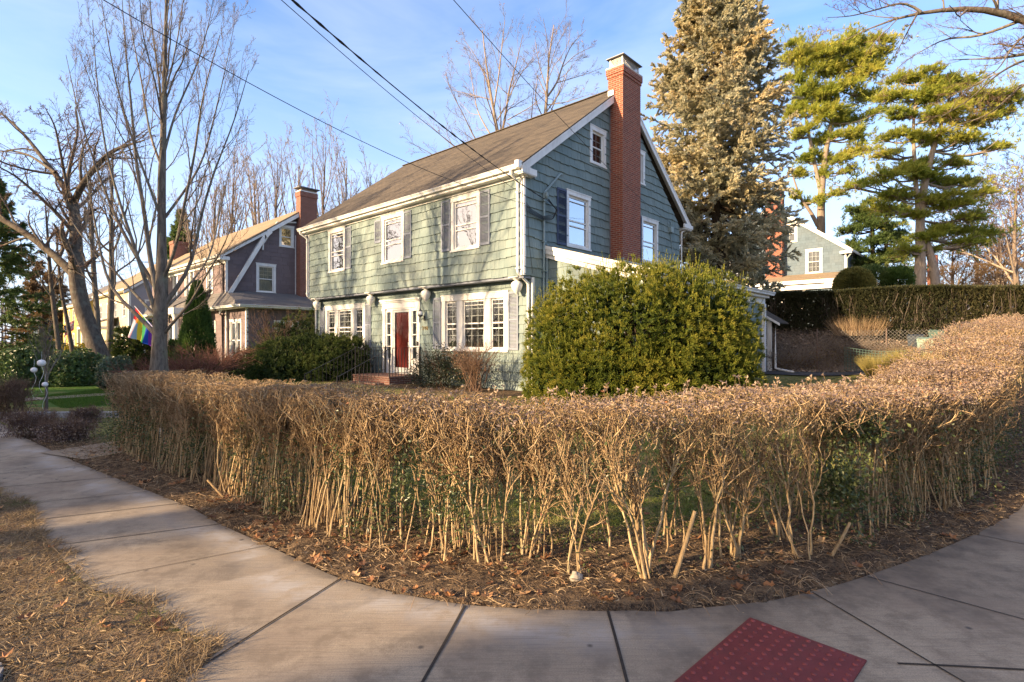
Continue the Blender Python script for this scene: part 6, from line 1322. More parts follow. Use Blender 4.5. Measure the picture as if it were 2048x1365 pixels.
# dome shrub and dark shrubs at the back
def backbush(name, label, px, pyb, Y, wpx, hpx, mat, n, zb=None, kind='yew'):
    X = (px-CX)/F*Y; s = Y/F; zc = CH+(CY-pyb)*s; bl = [(X, Y, zc+hpx*s*.35, wpx*s/2, wpx*s/2, hpx*s*.65)]
    z = gz1(X, Y); R_ = thing(name, label, 'bush', (X, Y, z)); g = Geo(); p, d = blobs(bl, n, .3, .04 if 'dome' in name else .15, 3); sprigs(g, p, unit(d+.3*UPV+.4*rndir(len(p))), .12, 6, .09, .03, .8, 0, clumpvar(p, 3, .2, .5, .15)); g.build('foliage', [mat], R_, origin=(X, Y, z))
    g = Geo(); g.tubes(np.array([(X, Y, z-.1), (X, Y, zc+hpx*s*.3)]), np.array([.15, .08]), 8); g.build('trunk', ['spruce_bark'], R_, origin=(X, Y, z))
backbush('dome_shrub', 'smooth clipped golden dome shrub beside the blue house porch', 1708, 590, 28, 66, 52, 'dome_shrub', 9000)
backbush('round_shrub', 'dark green shrub behind the golden dome', 1745, 575, 33, 70, 42, 'hemlock_needles', 5000)
backbush('round_shrub', 'bright green shrub left of the forked pine trunk', 1795, 575, 32, 50, 40, 'arborvitae', 4500)
backbush('round_shrub', 'tawny shrub mass right of the far red chimney', 1925, 570, 48, 110, 44, 'rust_leaves', 3500)
backbush('round_shrub', 'tawny shrub mass near the right edge of the view', 2010, 572, 50, 110, 50, 'rust_leaves', 3500)
# ------------------------------------------------------------------ tall dark back hedge
XX, YY = W(3, 12.6); hg = thing('evergreen_hedge', 'long tall dark hedge across the back garden', 'hedge', (XX, YY, gz1(XX, YY))); o_ = (XX, YY, gz1(XX, YY))
n = 95000; u = rng.uniform(-9, 24, n); side = rng.random(n); topz = 3.50+.05*np.sin(u*1.1)+.10*np.sin(u*.45)
fr_ = side < .62; v = np.where(fr_, 12.05+.08*rng.standard_normal(n)+.12*np.sin(u*3), rng.uniform(12.05, 13.3, n)); 
px_, py_ = C0[0]+u*UX+v*VX, C0[1]+u*UY+v*VY; zg_ = gz(px_, py_)
z = np.where(fr_, topz-.03-(topz-zg_-.1)*rng.random(n)**2.6, topz-.12*rng.random(n)); k_ = rng.random(n) < np.where(fr_ & (z < topz-.35), np.where(u > 5.2, .95, .75), 1.); p = np.stack([px_, py_, z], 1)[k_]; frk = fr_[k_]
nrm = np.where(frk[:, None], np.array([-VX, -VY, .3]), UPV)
g = Geo(); sprigs(g, p, unit(nrm+.6*rndir(len(p))+[0, 0, .3]), .10, 6, .065, .028, .9, 0, np.clip(rng.normal(.45, .18, len(p))+.25*(u[k_] > 8), 0, 1)); u = rng.uniform(-9, 24, 16000); v = rng.uniform(12.35, 13.1, 16000); px_, py_ = C0[0]+u*UX+v*VX, C0[1]+u*UY+v*VY; zg_ = gz(px_, py_); z = zg_+(3.42-zg_)*rng.random(16000)**.8; leaves(g, np.stack([px_, py_, z], 1), rndir(16000), .22, .16, 0, .25*rng.random(16000)); g.build('foliage', ['hedge_dark_leaves'], hg, origin=o_)
n = 1700; u = rng.uniform(-9, 24, n); b = np.stack([*W(u, 12.25+.5*rng.random(n)), np.zeros(n)], 1); b[:, 2] = gz(b[:, 0], b[:, 1])-.05
e = b+np.stack([UX*.35*rng.standard_normal(n)+.28*UX, UY*.35*rng.standard_normal(n)+.28*UY, (3.46-b[:, 2])*rng.uniform(.75, 1, n)], 1)+np.outer(rng.uniform(-.35, 0, n), [VX, VY, 0]); s = np.linspace(0, 1, 6)[None, :, None]
P = b[:, None]*(1-s)+e[:, None]*s; P[:, 1:-1] += .05*rng.standard_normal((n, 4, 3)); R = (.018*rng.uniform(.5, 1.3, n))[:, None]*np.linspace(1, .4, 6)[None]
g = Geo(); g.tubes(P, R, 5); P2, R2 = grow(P, R, 5, (.2, 1), .45, .4, 4, .08, .1, .6, .4); g.tubes(P2, R2, 3); g.build('branches', ['dark_bark'], hg, origin=o_)
# ------------------------------------------------------------------ chain link fence, bins, grasses behind the house
XX, YY = W(-2, 10.6); ft = thing('chain_link_fence', 'rusty chain link fence along the foot of the bank', 'fence', (XX, YY, 0), HROT)
g = Geo(); L_ = 13.0; zb_ = .62; ht_ = 1.45
for i_ in range(int(L_/.11)+14):
    for s_ in (1, -1):
        x0 = i_*.11-(ht_ if s_ > 0 else 0); x1 = x0+ht_*(1) if s_ > 0 else x0-ht_
        xa, za, xb, zb2 = x0, zb_, x1, zb_+ht_
        if xa > xb: xa, za, xb, zb2 = xb, zb2, xa, za
        if xb <= 0 or xa >= L_: continue
        if xa < 0: za += (0-xa)/(xb-xa)*(zb2-za); xa = 0
        if xb > L_: zb2 = za+(L_-xa)/(xb-xa)*(zb2-za); xb = L_
        g.beam((xa, s_*.003, za), (xb, s_*.003, zb2), .0035, .0035)
g.build('mesh', ['cap_metal'], ft)
for k_, x in enumerate(np.arange(.2, L_, 2.05)): g = Geo(); g.tubes(np.array([(x, .02, .4), (x-.18*(k_ == 1), .02, zb_+ht_+.06)]), np.array([.026, .024]), 8); g.build('post', ['brown_pipe'], ft)
def wheelie(px, py, Y, h, w, mat, label, lid=True, name='wheeled_bin'):
    X = (px-CX)/F*Y; z = gz1(X, Y); R_ = thing(name, label, 'bin', (X, Y, z), HROT); 
    g = Geo(); a = w/2; V = [(-a*.8,-a*.8,.03),(a*.8,-a*.8,.03),(a*.8,a*.8,.03),(-a*.8,a*.8,.03),(-a,-a,h),(a,-a,h),(a,a,h),(-a,a,h)]; g.add(V, [(0,3,2,1),(4,5,6,7),(0,1,5,4),(1,2,6,5),(2,3,7,6),(3,0,4,7)], 0, .5)
    g.box(-a*1.04, a*1.04, -a*1.04, a*1.04, h-.07, h-.02); g.build('body', [mat], R_)
    g = Geo(); g.slab([(-a*1.06, -a*1.08, h+.005), (a*1.06, -a*1.08, h+.005), (a*1.06, a*1.1, h+.06), (-a*1.06, a*1.1, h+.06)], (0, 0, .03)); g.build('lid', [mat], R_)
wheelie(1649, 680, 20.9, .62, .42, 'bin_plastic', 'dark navy wheeled bin behind the chain link fence')
wheelie(1832, 690, 17.6, .85, .42, 'bin_plastic', 'black lidded compost bin left of the two pale green ones', name='compost_bin')
wheelie(1852, 700, 17.0, .80, .42, 'bin_pale', 'pale green compost bin in the middle of the three', name='compost_bin')
wheelie(1874, 690, 18.0, .72, .42, 'bin_green', 'green compost bin nearest the clipped hedge', name='compost_bin')
XX, YY = 11.2, 16.3; z = gz1(XX, YY); nt = thing('mesh_fence', 'sagging green plastic mesh fence in front of the compost bins', 'fence', (XX, YY, z), HROT); g = Geo()
for i_ in range(27):
    x = -1.0+i_*.08; zz = .75-.12*math.sin(i_/26*PI); g.beam((x, 0, .0), (x, 0, zz), .012, .012)
for k_ in range(9):
    for i_ in range(26): x = -1.0+i_*.08; z0 = (.75-.12*math.sin(i_/26*PI))*(k_+.5)/8.5; z1 = (.75-.12*math.sin((i_+1)/26*PI))*(k_+.5)/8.5; g.beam((x, 0, z0), (x+.08, 0, z1), .012, .012)
g.build('netting', ['bin_green'], nt)
def grass_clump(label, X, Y, r, h, n, mat='ornamental_grass'):
    z = gz1(X, Y); R_ = thing('ornamental_grass', label, 'grass clump', (X, Y, z)); g = Geo(); a = rng.random(n)*2*PI; q = r*.35*rng.random(n)**.5; p = np.stack([X+q*np.cos(a), Y+q*np.sin(a), np.full(n, z)], 1); d = unit(np.stack([np.cos(a)*rng.random(n)*.7, np.sin(a)*rng.random(n)*.7, np.ones(n)], 1)+.1*rndir(n)); blades(g, p, d, h*rng.uniform(.6, 1.1, n), .012, 0, None, .18); g.build('blades', [mat], R_, origin=(X, Y, z))
grass_clump('golden ornamental grass clump beside the clipped hedge', 10.6, 14.3, .9, .95, 2600); grass_clump('smaller tawny grass clump behind the golden one', 10.6, 15.6, .9, .8, 1800); grass_clump('reddish dry grass clump behind the chain link fence', 12.6, 19.6, 2.2, .95, 1500, 'straw_bits')
for i_, (u_, v_, h_, lab) in enumerate([(3.6, 10.1, .8, 'low dead bramble thicket at the left end of the chain link fence'), (5.4, 10.9, 1.0, 'dead bramble thicket behind the middle of the chain link fence'), (7.0, 10.2, .8, 'dead bramble thicket beside the green mesh fence')]):
    b_ = W(u_, v_); shrub('bramble_thicket', lab, 'bush', b_, None, [('stems', 'twig_bark', stems_to(b_, (1.3, .6), h_, 40, .009)), ('dead_leaves', 'rust_leaves', lambda g, b_=b_, h_=h_: (lambda pd: leaves(g, pd[0], rndir(len(pd[0])), .05, .035))(blobs([(b_[0], b_[1], gz1(*b_)+h_*.4, 1.4, .7, h_*.45)], 900, .9, .2, 3, zf)))])
# ------------------------------------------------------------------ lantern tree, flags, stone
X = (92-CX)/F*12.6; Y = 12.6; z = gz1(X, Y)
lt_tree = bare_tree('small_tree', 'thin young bare tree hung with white paper lanterns on the green lawn', 'tree', [(X, Y, z-.05, .035), (X+.02, Y, z+.6, .03), (X-.03, Y, z+1.2, .02), (X, Y, z+1.9, .006)], [], 'grey_bark', 'twig_bark', (14, (.35, .95), .65, .55, .1, .08, .5), ((6, .6, .5, 5, .08, .12), (4, .6, .5, 4, .05, .15)), None, .0028, 0, (8, 6, 4, 3, 3))
for px, py, r, lab in ((83, 726, .085, 'largest white lantern, nearest the trunk of the small tree'), (68, 740, .065, 'white lantern hanging furthest left of the small tree'), (90, 769, .062, 'lowest white lantern on the small tree')):
    c = back(px, py, 12.4, 0)[:3]; L = thing('paper_lantern', lab, 'lantern', c, 0, 'white lanterns on the small tree'); g = Geo()
    g.lathe([(r*math.sin(a), -r*.92*math.cos(a)) for a in np.linspace(0.02, PI-.02, 12)], (0, 0, 0), 18); g.build('shade', ['globe_white'], L, smooth=True)
    g = Geo(); Pp = [(0, 0, -r*.9)]+[(.05*math.sin(i_*1.3), .02*math.cos(i_), -r-.12*i_) for i_ in range(1, 6)]; pipe(g, Pp, .0035, 5); pipe(g, [(0, 0, r*.9), (.01, 0, r+.18)], .003, 4); g.build('cord', ['globe_white'], L)
def flag(label, A_, B_, drop, bands, cat='flag', pole=.012, fold=None):
    A_ = np.array(A_); B_ = np.array(B_); FL = thing('flag', label, cat, tuple(A_)); ns, nt_ = 28, 22; g = Geo()
    V = []
    for i_ in range(ns+1):
        for j_ in range(nt_+1):
            s = i_/ns; t = j_/nt_; p = A_*(1-s)+B_*s; x = p[0]+(.0 if fold is None else -fold*t*(1-s))*1.; V.append((x+.03*math.sin(s*9+t*3), p[1]+.10*math.sin(s*14+t*2)*t+.02, p[2]-drop*t*(.75+.25*(1-s))))
    q = [(i_*(nt_+1)+j_, (i_+1)*(nt_+1)+j_, (i_+1)*(nt_+1)+j_+1, i_*(nt_+1)+j_+1) for i_ in range(ns) for j_ in range(nt_)]
    names = [bands((i_+.5)/ns, (j_+.5)/nt_) for i_ in range(ns) for j_ in range(nt_)]; mats = sorted(set(names)); mi = np.array([mats.index(x) for x in names]); V = np.array(V); q = np.array(q)
    g.v.append(V); g.n = len(V); g.f.append((q, mi, np.full(len(q), .5))); g.build('cloth', mats, FL, smooth=True, origin=A_)
    g = Geo(); d = B_-A_; g.tubes(np.array([A_-d*.06, B_+d*.5]), np.array([pole, pole]), 8); g.build('pole', ['fresh_white'], FL, origin=A_); return FL
for nm, c in dict(flag_red=(.62,.03,.04), flag_orange=(.75,.22,.03), flag_yellow=(.80,.60,.05), flag_green=(.05,.32,.10), flag_blue=(.03,.10,.55), flag_violet=(.22,.05,.40), flag_pink=(.70,.42,.48), flag_white=(.75,.75,.78), flag_sky=(.30,.45,.62), flag_navy=(.03,.04,.16)).items():
    k = NT(nm); k.pbr(c, .8, None, 0, .2, .35)
def rain(s, t):
    if s < .36 and t > .42: return ['flag_white', 'flag_pink', 'flag_sky'][int(s/.36*2.99)]
    b = int(min(.999, s)*6); return ['flag_red', 'flag_orange', 'flag_yellow', 'flag_green', 'flag_blue', 'flag_violet'][b]
flag('rainbow striped flag hanging beside the grey maple trunk', back(271, 614, 20, 0)[:3], back(303, 651, 20, 0)[:3], 1.05, rain, fold=.35)
def usa(s, t):
    if s < .4 and t < .54: return 'flag_navy'
    return 'flag_red' if int(t*13) % 2 == 0 else 'flag_white'
flag('small red and white striped flag by the yellow house', back(127, 652, 34, 0)[:3], back(148, 640, 34, 0)[:3], .75, usa)
# ------------------------------------------------------------------ clipped privet hedge
def ptop(s): 
    P, T, N_ = hpath(s, np.zeros(len(s))); base = gz(P[:, 0], P[:, 1]); return 1.21+.0*s+base*1.02+.03*np.sin(s*1.3)+.02*np.sin(s*3.7)+.10*sst(P[:, 0], 3, 8)-.03*sst(-P[:, 0], 3, 6)
sx = np.interp(np.array([-.3, .35, 2.6, 3.4]), HF[:, 0], hs)           # sparse stretch, by arc length
nst = 2500
s = np.concatenate([rng.uniform(0, 14.5, int(nst*.78)), 14.5+(HLEN-15.5)*rng.random(int(nst*.30))**1.4])
spar = sst(s, sx[0], sx[1])*(1-sst(s, sx[2], sx[3])); keep = rng.random(len(s)) > .965*spar; s = s[keep]
keep = rng.random(len(s)) < (.70+.30*np.sin(s*6.1+np.sin(s*2.3)*2)); s = s[keep]
off = rng.uniform(.02, .70, len(s)); thin = sst(s, *np.interp([-2.6, -1.2], HF[:, 0], hs))*.25; keep = rng.random(len(s)) > thin; s = s[keep]; off = off[keep]; off = np.where(rng.random(len(s)) < .5, off*.45, off)
plants = []                                                               # explicit clumps in the sparse stretch
def at_px(px, py): p = ((px-CX)/F*F*CH/(py-CY), F*CH/(py-CY)); return p
cl = []
for (px, py, m, r) in [(1152,1152,5,.012),(1290,1160,7,.015),(1400,1142,3,.012),(1470,1118,6,.015),(1050,1118,5,.011),(1560,1088,6,.013),(1610,1120,4,.013),(1210,1092,3,.010),(1345,1085,4,.011),(1500,1060,4,.011)]:
    x, y = at_px(px, py); d = np.hypot(resamp(HF, hs, np.linspace(0, HLEN, 900))-np.array([x, y]), 0).sum(1); sc = np.linspace(0, HLEN, 900)[d.argmin()]
    for _ in range(m): cl.append((sc, x+.04*rng.standard_normal(), y+.04*rng.standard_normal(), r))
cl = np.array(cl)
P0, T0_, N0 = hpath(s, off); b = np.c_[P0, gz(P0[:, 0], P0[:, 1])-.02]; n = len(s); tz = ptop(s)-gz(P0[:, 0], P0[:, 1])
lean = np.outer(.10*rng.standard_normal(n), [1, 0])*0+T0_*(.13*rng.standard_normal(n))[:, None]+N0*((.42-off)*.45+.10*rng.standard_normal(n))[:, None]
hgt = tz*rng.uniform(.66, .97, n); rad_ = .0036+.0070*rng.random(n)**1.8
Pc, Tc, Nc = hpath(cl[:, 0], np.zeros(len(cl))); bc = np.c_[cl[:, 1:3], gz(cl[:, 1], cl[:, 2])-.02]; nc = len(cl)
leanc = Tc*(.14*rng.standard_normal(nc))[:, None]+Nc*(.16+.14*rng.standard_normal(nc))[:, None]; hc = rng.uniform(.62, .92, nc); rc = cl[:, 3]*rng.uniform(.45, 1.1, nc)
S = np.concatenate([s, cl[:, 0]]); B = np.vstack([b, bc]); LN = np.vstack([lean, leanc]); HH = np.concatenate([hgt, hc]); RR = np.concatenate([rad_, rc]); sp_ = np.concatenate([np.zeros(n, bool), np.ones(nc, bool)])
Mh = 8; t = np.linspace(0, 1, Mh)[None, :]
P = B[:, None, :]+np.stack([LN[:, 0:1]*t**1.2, LN[:, 1:2]*t**1.2, HH[:, None]*t], -1)
wv = np.cumsum(.011*rng.standard_normal((len(S), Mh, 2)), 1); wv[:, 0] = 0; P[..., :2] += wv
R = RR[:, None]*(1-.45*t)*np.where(t < .05, 1.35, 1)
def clipz(Q, sids, cut=.0):
    tp = ptop(sids)[:, None]-cut-.022*rng.random((len(sids), 1)); Q[..., 2] = np.minimum(Q[..., 2], tp+.15*np.maximum(0, Q[..., 2]-tp).clip(0, .1)); return Q
nch = 5
P1, R1 = grow(P, R, nch, (.52, 1.), .50, .36, 7, .13, .16, .70, .55, .35, rmin=.0046); s1 = np.repeat(S, nch)
# the thick lone stems carry more and longer side shoots
Pc_, Rc_ = grow(P[sp_], R[sp_], 5, (.55, 1.), .58, .46, 7, .15, .12, .62, .45, .3, rmin=.0045); P1c, R1c = Pc_, Rc_; s1c = np.repeat(S[sp_], 5)
P1 = clipz(P1, s1); P1c = clipz(P1c, s1c)
P2, R2 = grow(P1, R1, 4, (.10, 1.), .75, .46, 5, .09, .22, .78, .6, .3, rmin=.0036); s2 = np.repeat(s1, 4); P2 = clipz(P2, s2)
P2c, R2c = grow(P1c, R1c, 4, (.3, 1.), .6, .44, 5, .12, .16, .7, .55, .3, rmin=.0034); s2c = np.repeat(s1c, 4); P2c = clipz(P2c, s2c)
P3, R3 = grow(P2, R2, 2, (.2, 1.), .85, .60, 3, .08, .25, .85, .65, .3, rmin=.0028); s3 = np.repeat(s2, 2); P3 = clipz(P3, s3)
P3c, R3c = grow(P2c, R2c, 3, (.2, 1.), .65, .6, 3, .10, .2, .8, .6, .3, rmin=.0026); s3c = np.repeat(s2c, 3); P3c = clipz(P3c, s3c)
# canopy band of tangled clipped twigs all along the top
nb_ = 13000; sb = np.concatenate([rng.uniform(0, 15, int(nb_*.8)), 15+(HLEN-15.6)*rng.random(int(nb_*.2))**1.3]); kk = rng.random(len(sb)) < np.interp(sb, [0, 4, 7, 9, 12, 14, HLEN], [.45, .5, .75, .62, .62, 1, 1]); sb = sb[kk]; n_b = len(sb)
ob = rng.uniform(-.06, 1.14, n_b); qb, tb, nbm = hpath(sb, ob); dep_ = np.interp(sb, [0, 7, 9, 12, 14, HLEN], [.26, .28, .25, .25, .34, .36])
pb = np.c_[qb, ptop(sb)-.09-dep_*rng.random(n_b)**.9]; db = unit(rndir(n_b)*[1, 1, .4]+[0, 0, .75]); Lb = rng.uniform(.10, .30, n_b); PB = np.zeros((n_b, 6, 3)); PB[:, 0] = pb
for k_ in range(1, 6): db = unit(db+.22*rng.standard_normal(db.shape)+[0, 0, .10]); PB[:, k_] = PB[:, k_-1]+db*(Lb/5)[:, None]
PB = clipz(PB, sb); RB = rng.uniform(.0030, .0058, n_b)[:, None]*np.linspace(1, .55, 6)[None]
PB2, RB2 = grow(PB, RB, 3, (.2, 1.), .75, .55, 4, .08, .2, .7, .6, .3, rmin=.0026); sb2 = np.repeat(sb, 3); PB2 = clipz(PB2, sb2)
HB = thing('clipped_hedge', 'long waist high clipped privet hedge curving round the street corner', 'hedge', (float(HF[8, 0]), float(HF[8, 1]), 0)); ho = (float(HF[8, 0]), float(HF[8, 1]), 0)
edges = np.concatenate([np.linspace(0, 14.5, 56), np.linspace(14.5, HLEN+.1, 30)[1:]])
for a, c in zip(edges[:-1], edges[1:]):
    g = Geo()
    for Q, Rq, sq_, sd, m in ((P, R, S, 6, 0), (P1, R1, s1, 4, 0), (P1c, R1c, s1c, 5, 0), (P2, R2, s2, 3, 1), (P2c, R2c, s2c, 4, 0), (P3, R3, s3, 3, 1), (P3c, R3c, s3c, 3, 1), (PB, RB, sb, 4, 0), (PB2, RB2, sb2, 3, 1)):
        k_ = (sq_ >= a) & (sq_ < c)
        if a > 16 and (Q is P3 or Q is PB2): k_ &= rng.random(len(sq_)) < .5
        if k_.any(): g.tubes(Q[k_], Rq[k_], sd, m)
    if g.n: g.build('shrub', ['privet_bark', 'privet_twig'], HB, smooth=True, origin=ho)
# faded leaves over the clipped top
tips = np.vstack([P3[:, -1], P3c[:, -1], P2[:, -1], P3[:, 1], PB2[:, -1]]); ts = np.concatenate([s3, s3c, s2, s3, sb2])
q_, T_, N_ = hpath(ts, np.zeros(len(ts))); tzt = ptop(ts); dtop = tzt-tips[:, 2]
dens = np.interp(ts, [0, 2.0, 4.8, 7.2, 9.5, 11.5, 14, HLEN], [.06, .05, .05, .16, .45, .6, .9, 1.])
k_ = (dtop < .11) & (rng.random(len(ts)) < dens*np.exp(-dtop/.06)); p = tips[k_]
n = 85000; ss = np.concatenate([rng.uniform(6.8, 15, int(n*.50)), 13.5+(HLEN-14)*rng.random(int(n*.5))**1.25]); oo = rng.uniform(-.12, 1.12, len(ss)); pp_, _, nn_ = hpath(ss, oo)
dn = np.interp(ss, [6.8, 9, 11.5, 14, HLEN], [.10, .30, .42, .80, .9])*(.55+.45*np.sin(ss*7+oo*5)); kk = rng.random(len(ss)) < dn; ss = ss[kk]; pp_ = pp_[kk]; oo = oo[kk]
zt_ = ptop(ss)-.10*rng.random(len(ss))**1.6-.16*np.clip(np.abs(oo-.5)-.42, 0, .3)+.008*rng.standard_normal(len(ss)); p = np.vstack([p, np.c_[pp_, zt_]])
g = Geo(); d = unit(rndir(len(p))*[1, 1, .55]+[0, 0, .25]); leaves(g, p, d, rng.uniform(.020, .038, len(p)), .016, 0, np.clip(clumpvar(p, 6, .15, .5, .22), 0, 1)); g.build('faded_leaves', ['faded_leaves'], HB, origin=ho)
# a few shoots sticking up from the clipped top
n = 420; ss = rng.uniform(7.5, HLEN-6, n); q_, T_, N_ = hpath(ss, rng.uniform(.1, 1.05, n)); b_ = np.c_[q_, ptop(ss)-.08]; d = unit(UPV+.35*rndir(n)); Ls = rng.uniform(.06, .15, n); Q = b_[:, None]+d[:, None]*(np.linspace(0, 1, 4)[None, :, None]*(Ls+.06)[:, None, None]); g = Geo(); g.tubes(Q, np.full((n, 4), .0016), 3); g.build('stray_shoots', ['privet_twig'], HB, origin=ho)['kind'] = 'stuff'
tp = np.repeat(Q[:, -1], 4, 0)-np.repeat(d, 4, 0)*.02*rng.random((4*n, 1)); g = Geo(); leaves(g, tp, unit(rndir(len(tp))+.4*UPV), .036, .017, 0, rng.uniform(.4, 1, len(tp))); g.build('stray_leaves', ['faded_leaves'], HB, origin=ho)
# green leaves lower down, in patches
cs = rng.uniform(0, 17, 170); q_, T_, N_ = hpath(cs, rng.uniform(-.10, .45, 170)); cz = gz(q_[:, 0], q_[:, 1])+rng.uniform(.08, .85, 170); w_ = np.where((cs > sx[0]) & (cs < sx[2]), .25, 1.); 
idx = rng.choice(170, 18000, p=w_/w_.sum()); p = np.c_[q_, cz][idx]+rng.standard_normal((18000, 3))*[.09, .09, .13]; p = p[p[:, 2] > gz(p[:, 0], p[:, 1])+.03]
g = Geo(); leaves(g, p, rndir(len(p)), rng.uniform(.022, .042, len(p)), .019, 0, np.clip(clumpvar(p, 9, .25, .45, .2), 0, 1)); g.build('green_leaves', ['privet_leaves'], HB, origin=ho)
# ivy clump and berries at the right
q_, _, _ = hpath(np.interp([2.75, 3.1], HF[:, 0], hs), np.array([.0, .1])); p = np.vstack([np.c_[np.repeat(q_[:1], 700, 0), np.full(700, .50)]+rng.standard_normal((700, 3))*[.10, .08, .13], np.c_[np.repeat(q_[1:], 500, 0), np.full(500, .95)]+rng.standard_normal((500, 3))*[.14, .08, .07]])
g = Geo(); leaves(g, p, rndir(len(p)), .05, .028, 0, rng.uniform(.3, .8, len(p))); g.build('green_leaves', ['privet_leaves'], HB, origin=ho)
# sawn stumps and leaning cut stems
for (a, c, r) in [((1345,1160),(1390,1022),.015),((1655,1118),(1700,1045),.012),((460,1000),(415,960),.012)]:
    x, y = at_px(*a); z = gz1(x, y); sc_ = y; q2 = back(c[0], c[1], y+.03, 0); g = Geo(); Q = poly([(x, y, z-.03, r*1.25), ((x+q2[0])/2, y, (z+q2[2])/2-.01, r), (q2[0], q2[1], q2[2], r*.92)], 7); g.tubes(Q[:, :3], Q[:, 3], 9)
    e = Q[-1, :3]; m = 9; g.add(np.vstack([g.v[-1][-m:]]), [list(range(m))], 1, .9); o = g.build('cut_stem', ['privet_bark', 'privet_twig'], HB, smooth=False, origin=ho)

# ------------------------------------------------------------------ grass, litter, verge
def scatter(n, poly_=None, box=None, cond=None):
    x = rng.uniform(box[0], box[1], n); y = rng.uniform(box[2], box[3], n); k_ = np.ones(n, bool)
    if cond is not None: k_ &= cond(x, y)
    return x[k_], y[k_]
inwalk = lambda x, y: inpoly(x, y, WALKP)
# lawn blades behind the hedge
def lawncond(x, y): 
    u, v = LOC(x, y); return (~inwalk(x, y)) & (v < -.6) & (u > -5.6) & (dpath(x, y, HF) > .55) & (dpath(x, y, IN) > .9) & (inpoly(x, y, np.vstack([HF, [(23, 40), (-6.5, 25)]])))
x, y = scatter(330000, box=(-6.5, 8.5, 4.2, 13.0), cond=lawncond); k_ = rng.random(len(x)) < np.clip(7.0/y-.25, .25, 1); x = x[k_]; y = y[k_]; z = gz(x, y); n = len(x)
vv = np.clip(.5+.35*np.sin(x*2.1+np.sin(y*1.7)*1.5)*np.sin(y*2.6+1)+.18*rng.standard_normal(n), 0, 1)
g = Geo(); blades(g, np.c_[x, y, z], unit(np.c_[rng.standard_normal((n, 2))*.7, np.ones(n)*.8]), rng.uniform(.035, .085, n), .0065, 0, vv, .15); setting(g.build('lawn_grass', ['lawn_blades']), 'stuff')
x, y = scatter(150000, box=(-14.5, -6.5, 9.2, 19), cond=lambda x, y: (~inwalk(x, y)) & (LOC(x, y)[0] < -8.2) & (LOC(x, y)[1] > -8.6) & (y < 19) & (x/y > -1.0)); z = gz(x, y); n = len(x)
g = Geo(); blades(g, np.c_[x, y, z], unit(np.c_[rng.standard_normal((n, 2))*.5, np.ones(n)]), rng.uniform(.03, .07, n), .011, 0, rng.random(n), .1); setting(g.build('neighbour_lawn_grass', ['green_lawn_blades']), 'stuff')
# dry verge grass
VP = np.vstack([OUT[:12], np.array(KERB)[::-1]])
dout = lambda x, y: dpath(x, y, OUT[:13])
x, y = scatter(420000, box=(-11, -1.2, 1.4, 9), cond=lambda x, y: (inpoly(x, y, VP) | ((dout(x, y) < .05+.05*np.sin(x*13)*np.sin(y*11+1)) & (y < 8)))); k_ = rng.random(len(x)) < np.clip(5.5/y, .2, 1)*np.clip(.75+.5*np.sin(x*5.3+2*np.sin(y*3.1))*np.sin(y*6.1+1.5*np.sin(x*4.2)), .3, 1); x = x[k_]; y = y[k_]; z = gz(x, y); n = len(x)
mt_ = .5+.5*np.sin(x*3.3+1.7*np.sin(y*2.9))*np.sin(y*4.1+np.sin(x*2.2)); edge_ = np.exp(-dout(x, y)/.16)
L = rng.uniform(.045, .12, n)*(1+.6*edge_*(np.sin(x*6)*np.sin(y*7) > -.1)); dz = .35+.75*edge_+.25*rng.random(n); wind = np.array([.5, .25])
d = unit(np.c_[rng.standard_normal((n, 2))*.9+wind*.8, dz]); vv = np.clip(-.05+.55*rng.random(n)+.50*mt_+.25*(rng.random(n) < .05), 0, 1); vv = np.where((mt_ < .10) & (rng.random(n) < .45), .99, np.minimum(vv, .86))
g = Geo(); blades(g, np.c_[x, y, z+.012+.012*rng.random(n)], d, L, .0055, 0, vv, .45); setting(g.build('dry_grass', ['dry_grass_blades']), 'stuff')
# straw, twigs and bark bits in the bed
bedc = lambda x, y: (~inwalk(x, y)) & (dpath(x, y, IN) < 1.5) & (dpath(x, y, HF) < 1.15) & (x/y > -1.02) & (x/y < 1.05)
x, y = scatter(300000, box=(-8.5, 9, 3.3, 10), cond=bedc); k_ = rng.random(len(x)) < np.clip(4.6/y, .2, 1)*.85; x = x[k_]; y = y[k_]; n = len(x); z = gz(x, y)+.012+.035*rng.random(n)**2
g = Geo(); d = unit(np.c_[rng.standard_normal((n, 2)), .22*rng.standard_normal(n)]); blades(g, np.c_[x, y, z], d, rng.uniform(.02, .075, n), rng.uniform(.0025, .009, n), 0, rng.random(n)**1.1); setting(g.build('mulch_straw', ['straw_bits']), 'stuff')
# thin curved dry stalks lying along the edge
x, y = scatter(9000, box=(-7, 7, 3.3, 8.5), cond=lambda x, y: (~inwalk(x, y)) & (dpath(x, y, IN) < .65)); x = x[:800]; y = y[:800]; n = len(x); a = rng.random(n)*2*PI; L = rng.uniform(.06, .26, n); t = np.linspace(0, 1, 5)[None, :]; cv = rng.standard_normal(n)[:, None]*.8
Q = np.stack([x[:, None]+np.cos(a[:, None]+cv*t)*L[:, None]*t, y[:, None]+np.sin(a[:, None]+cv*t)*L[:, None]*t, gz(x, y)[:, None]+.02+.07*rng.random((n, 1))*np.sin(t*PI)+0*t], -1); g = Geo(); g.tubes(Q, np.full((n, 5), .0019), 3); setting(g.build('dry_stalks', ['straw_bits']), 'stuff')
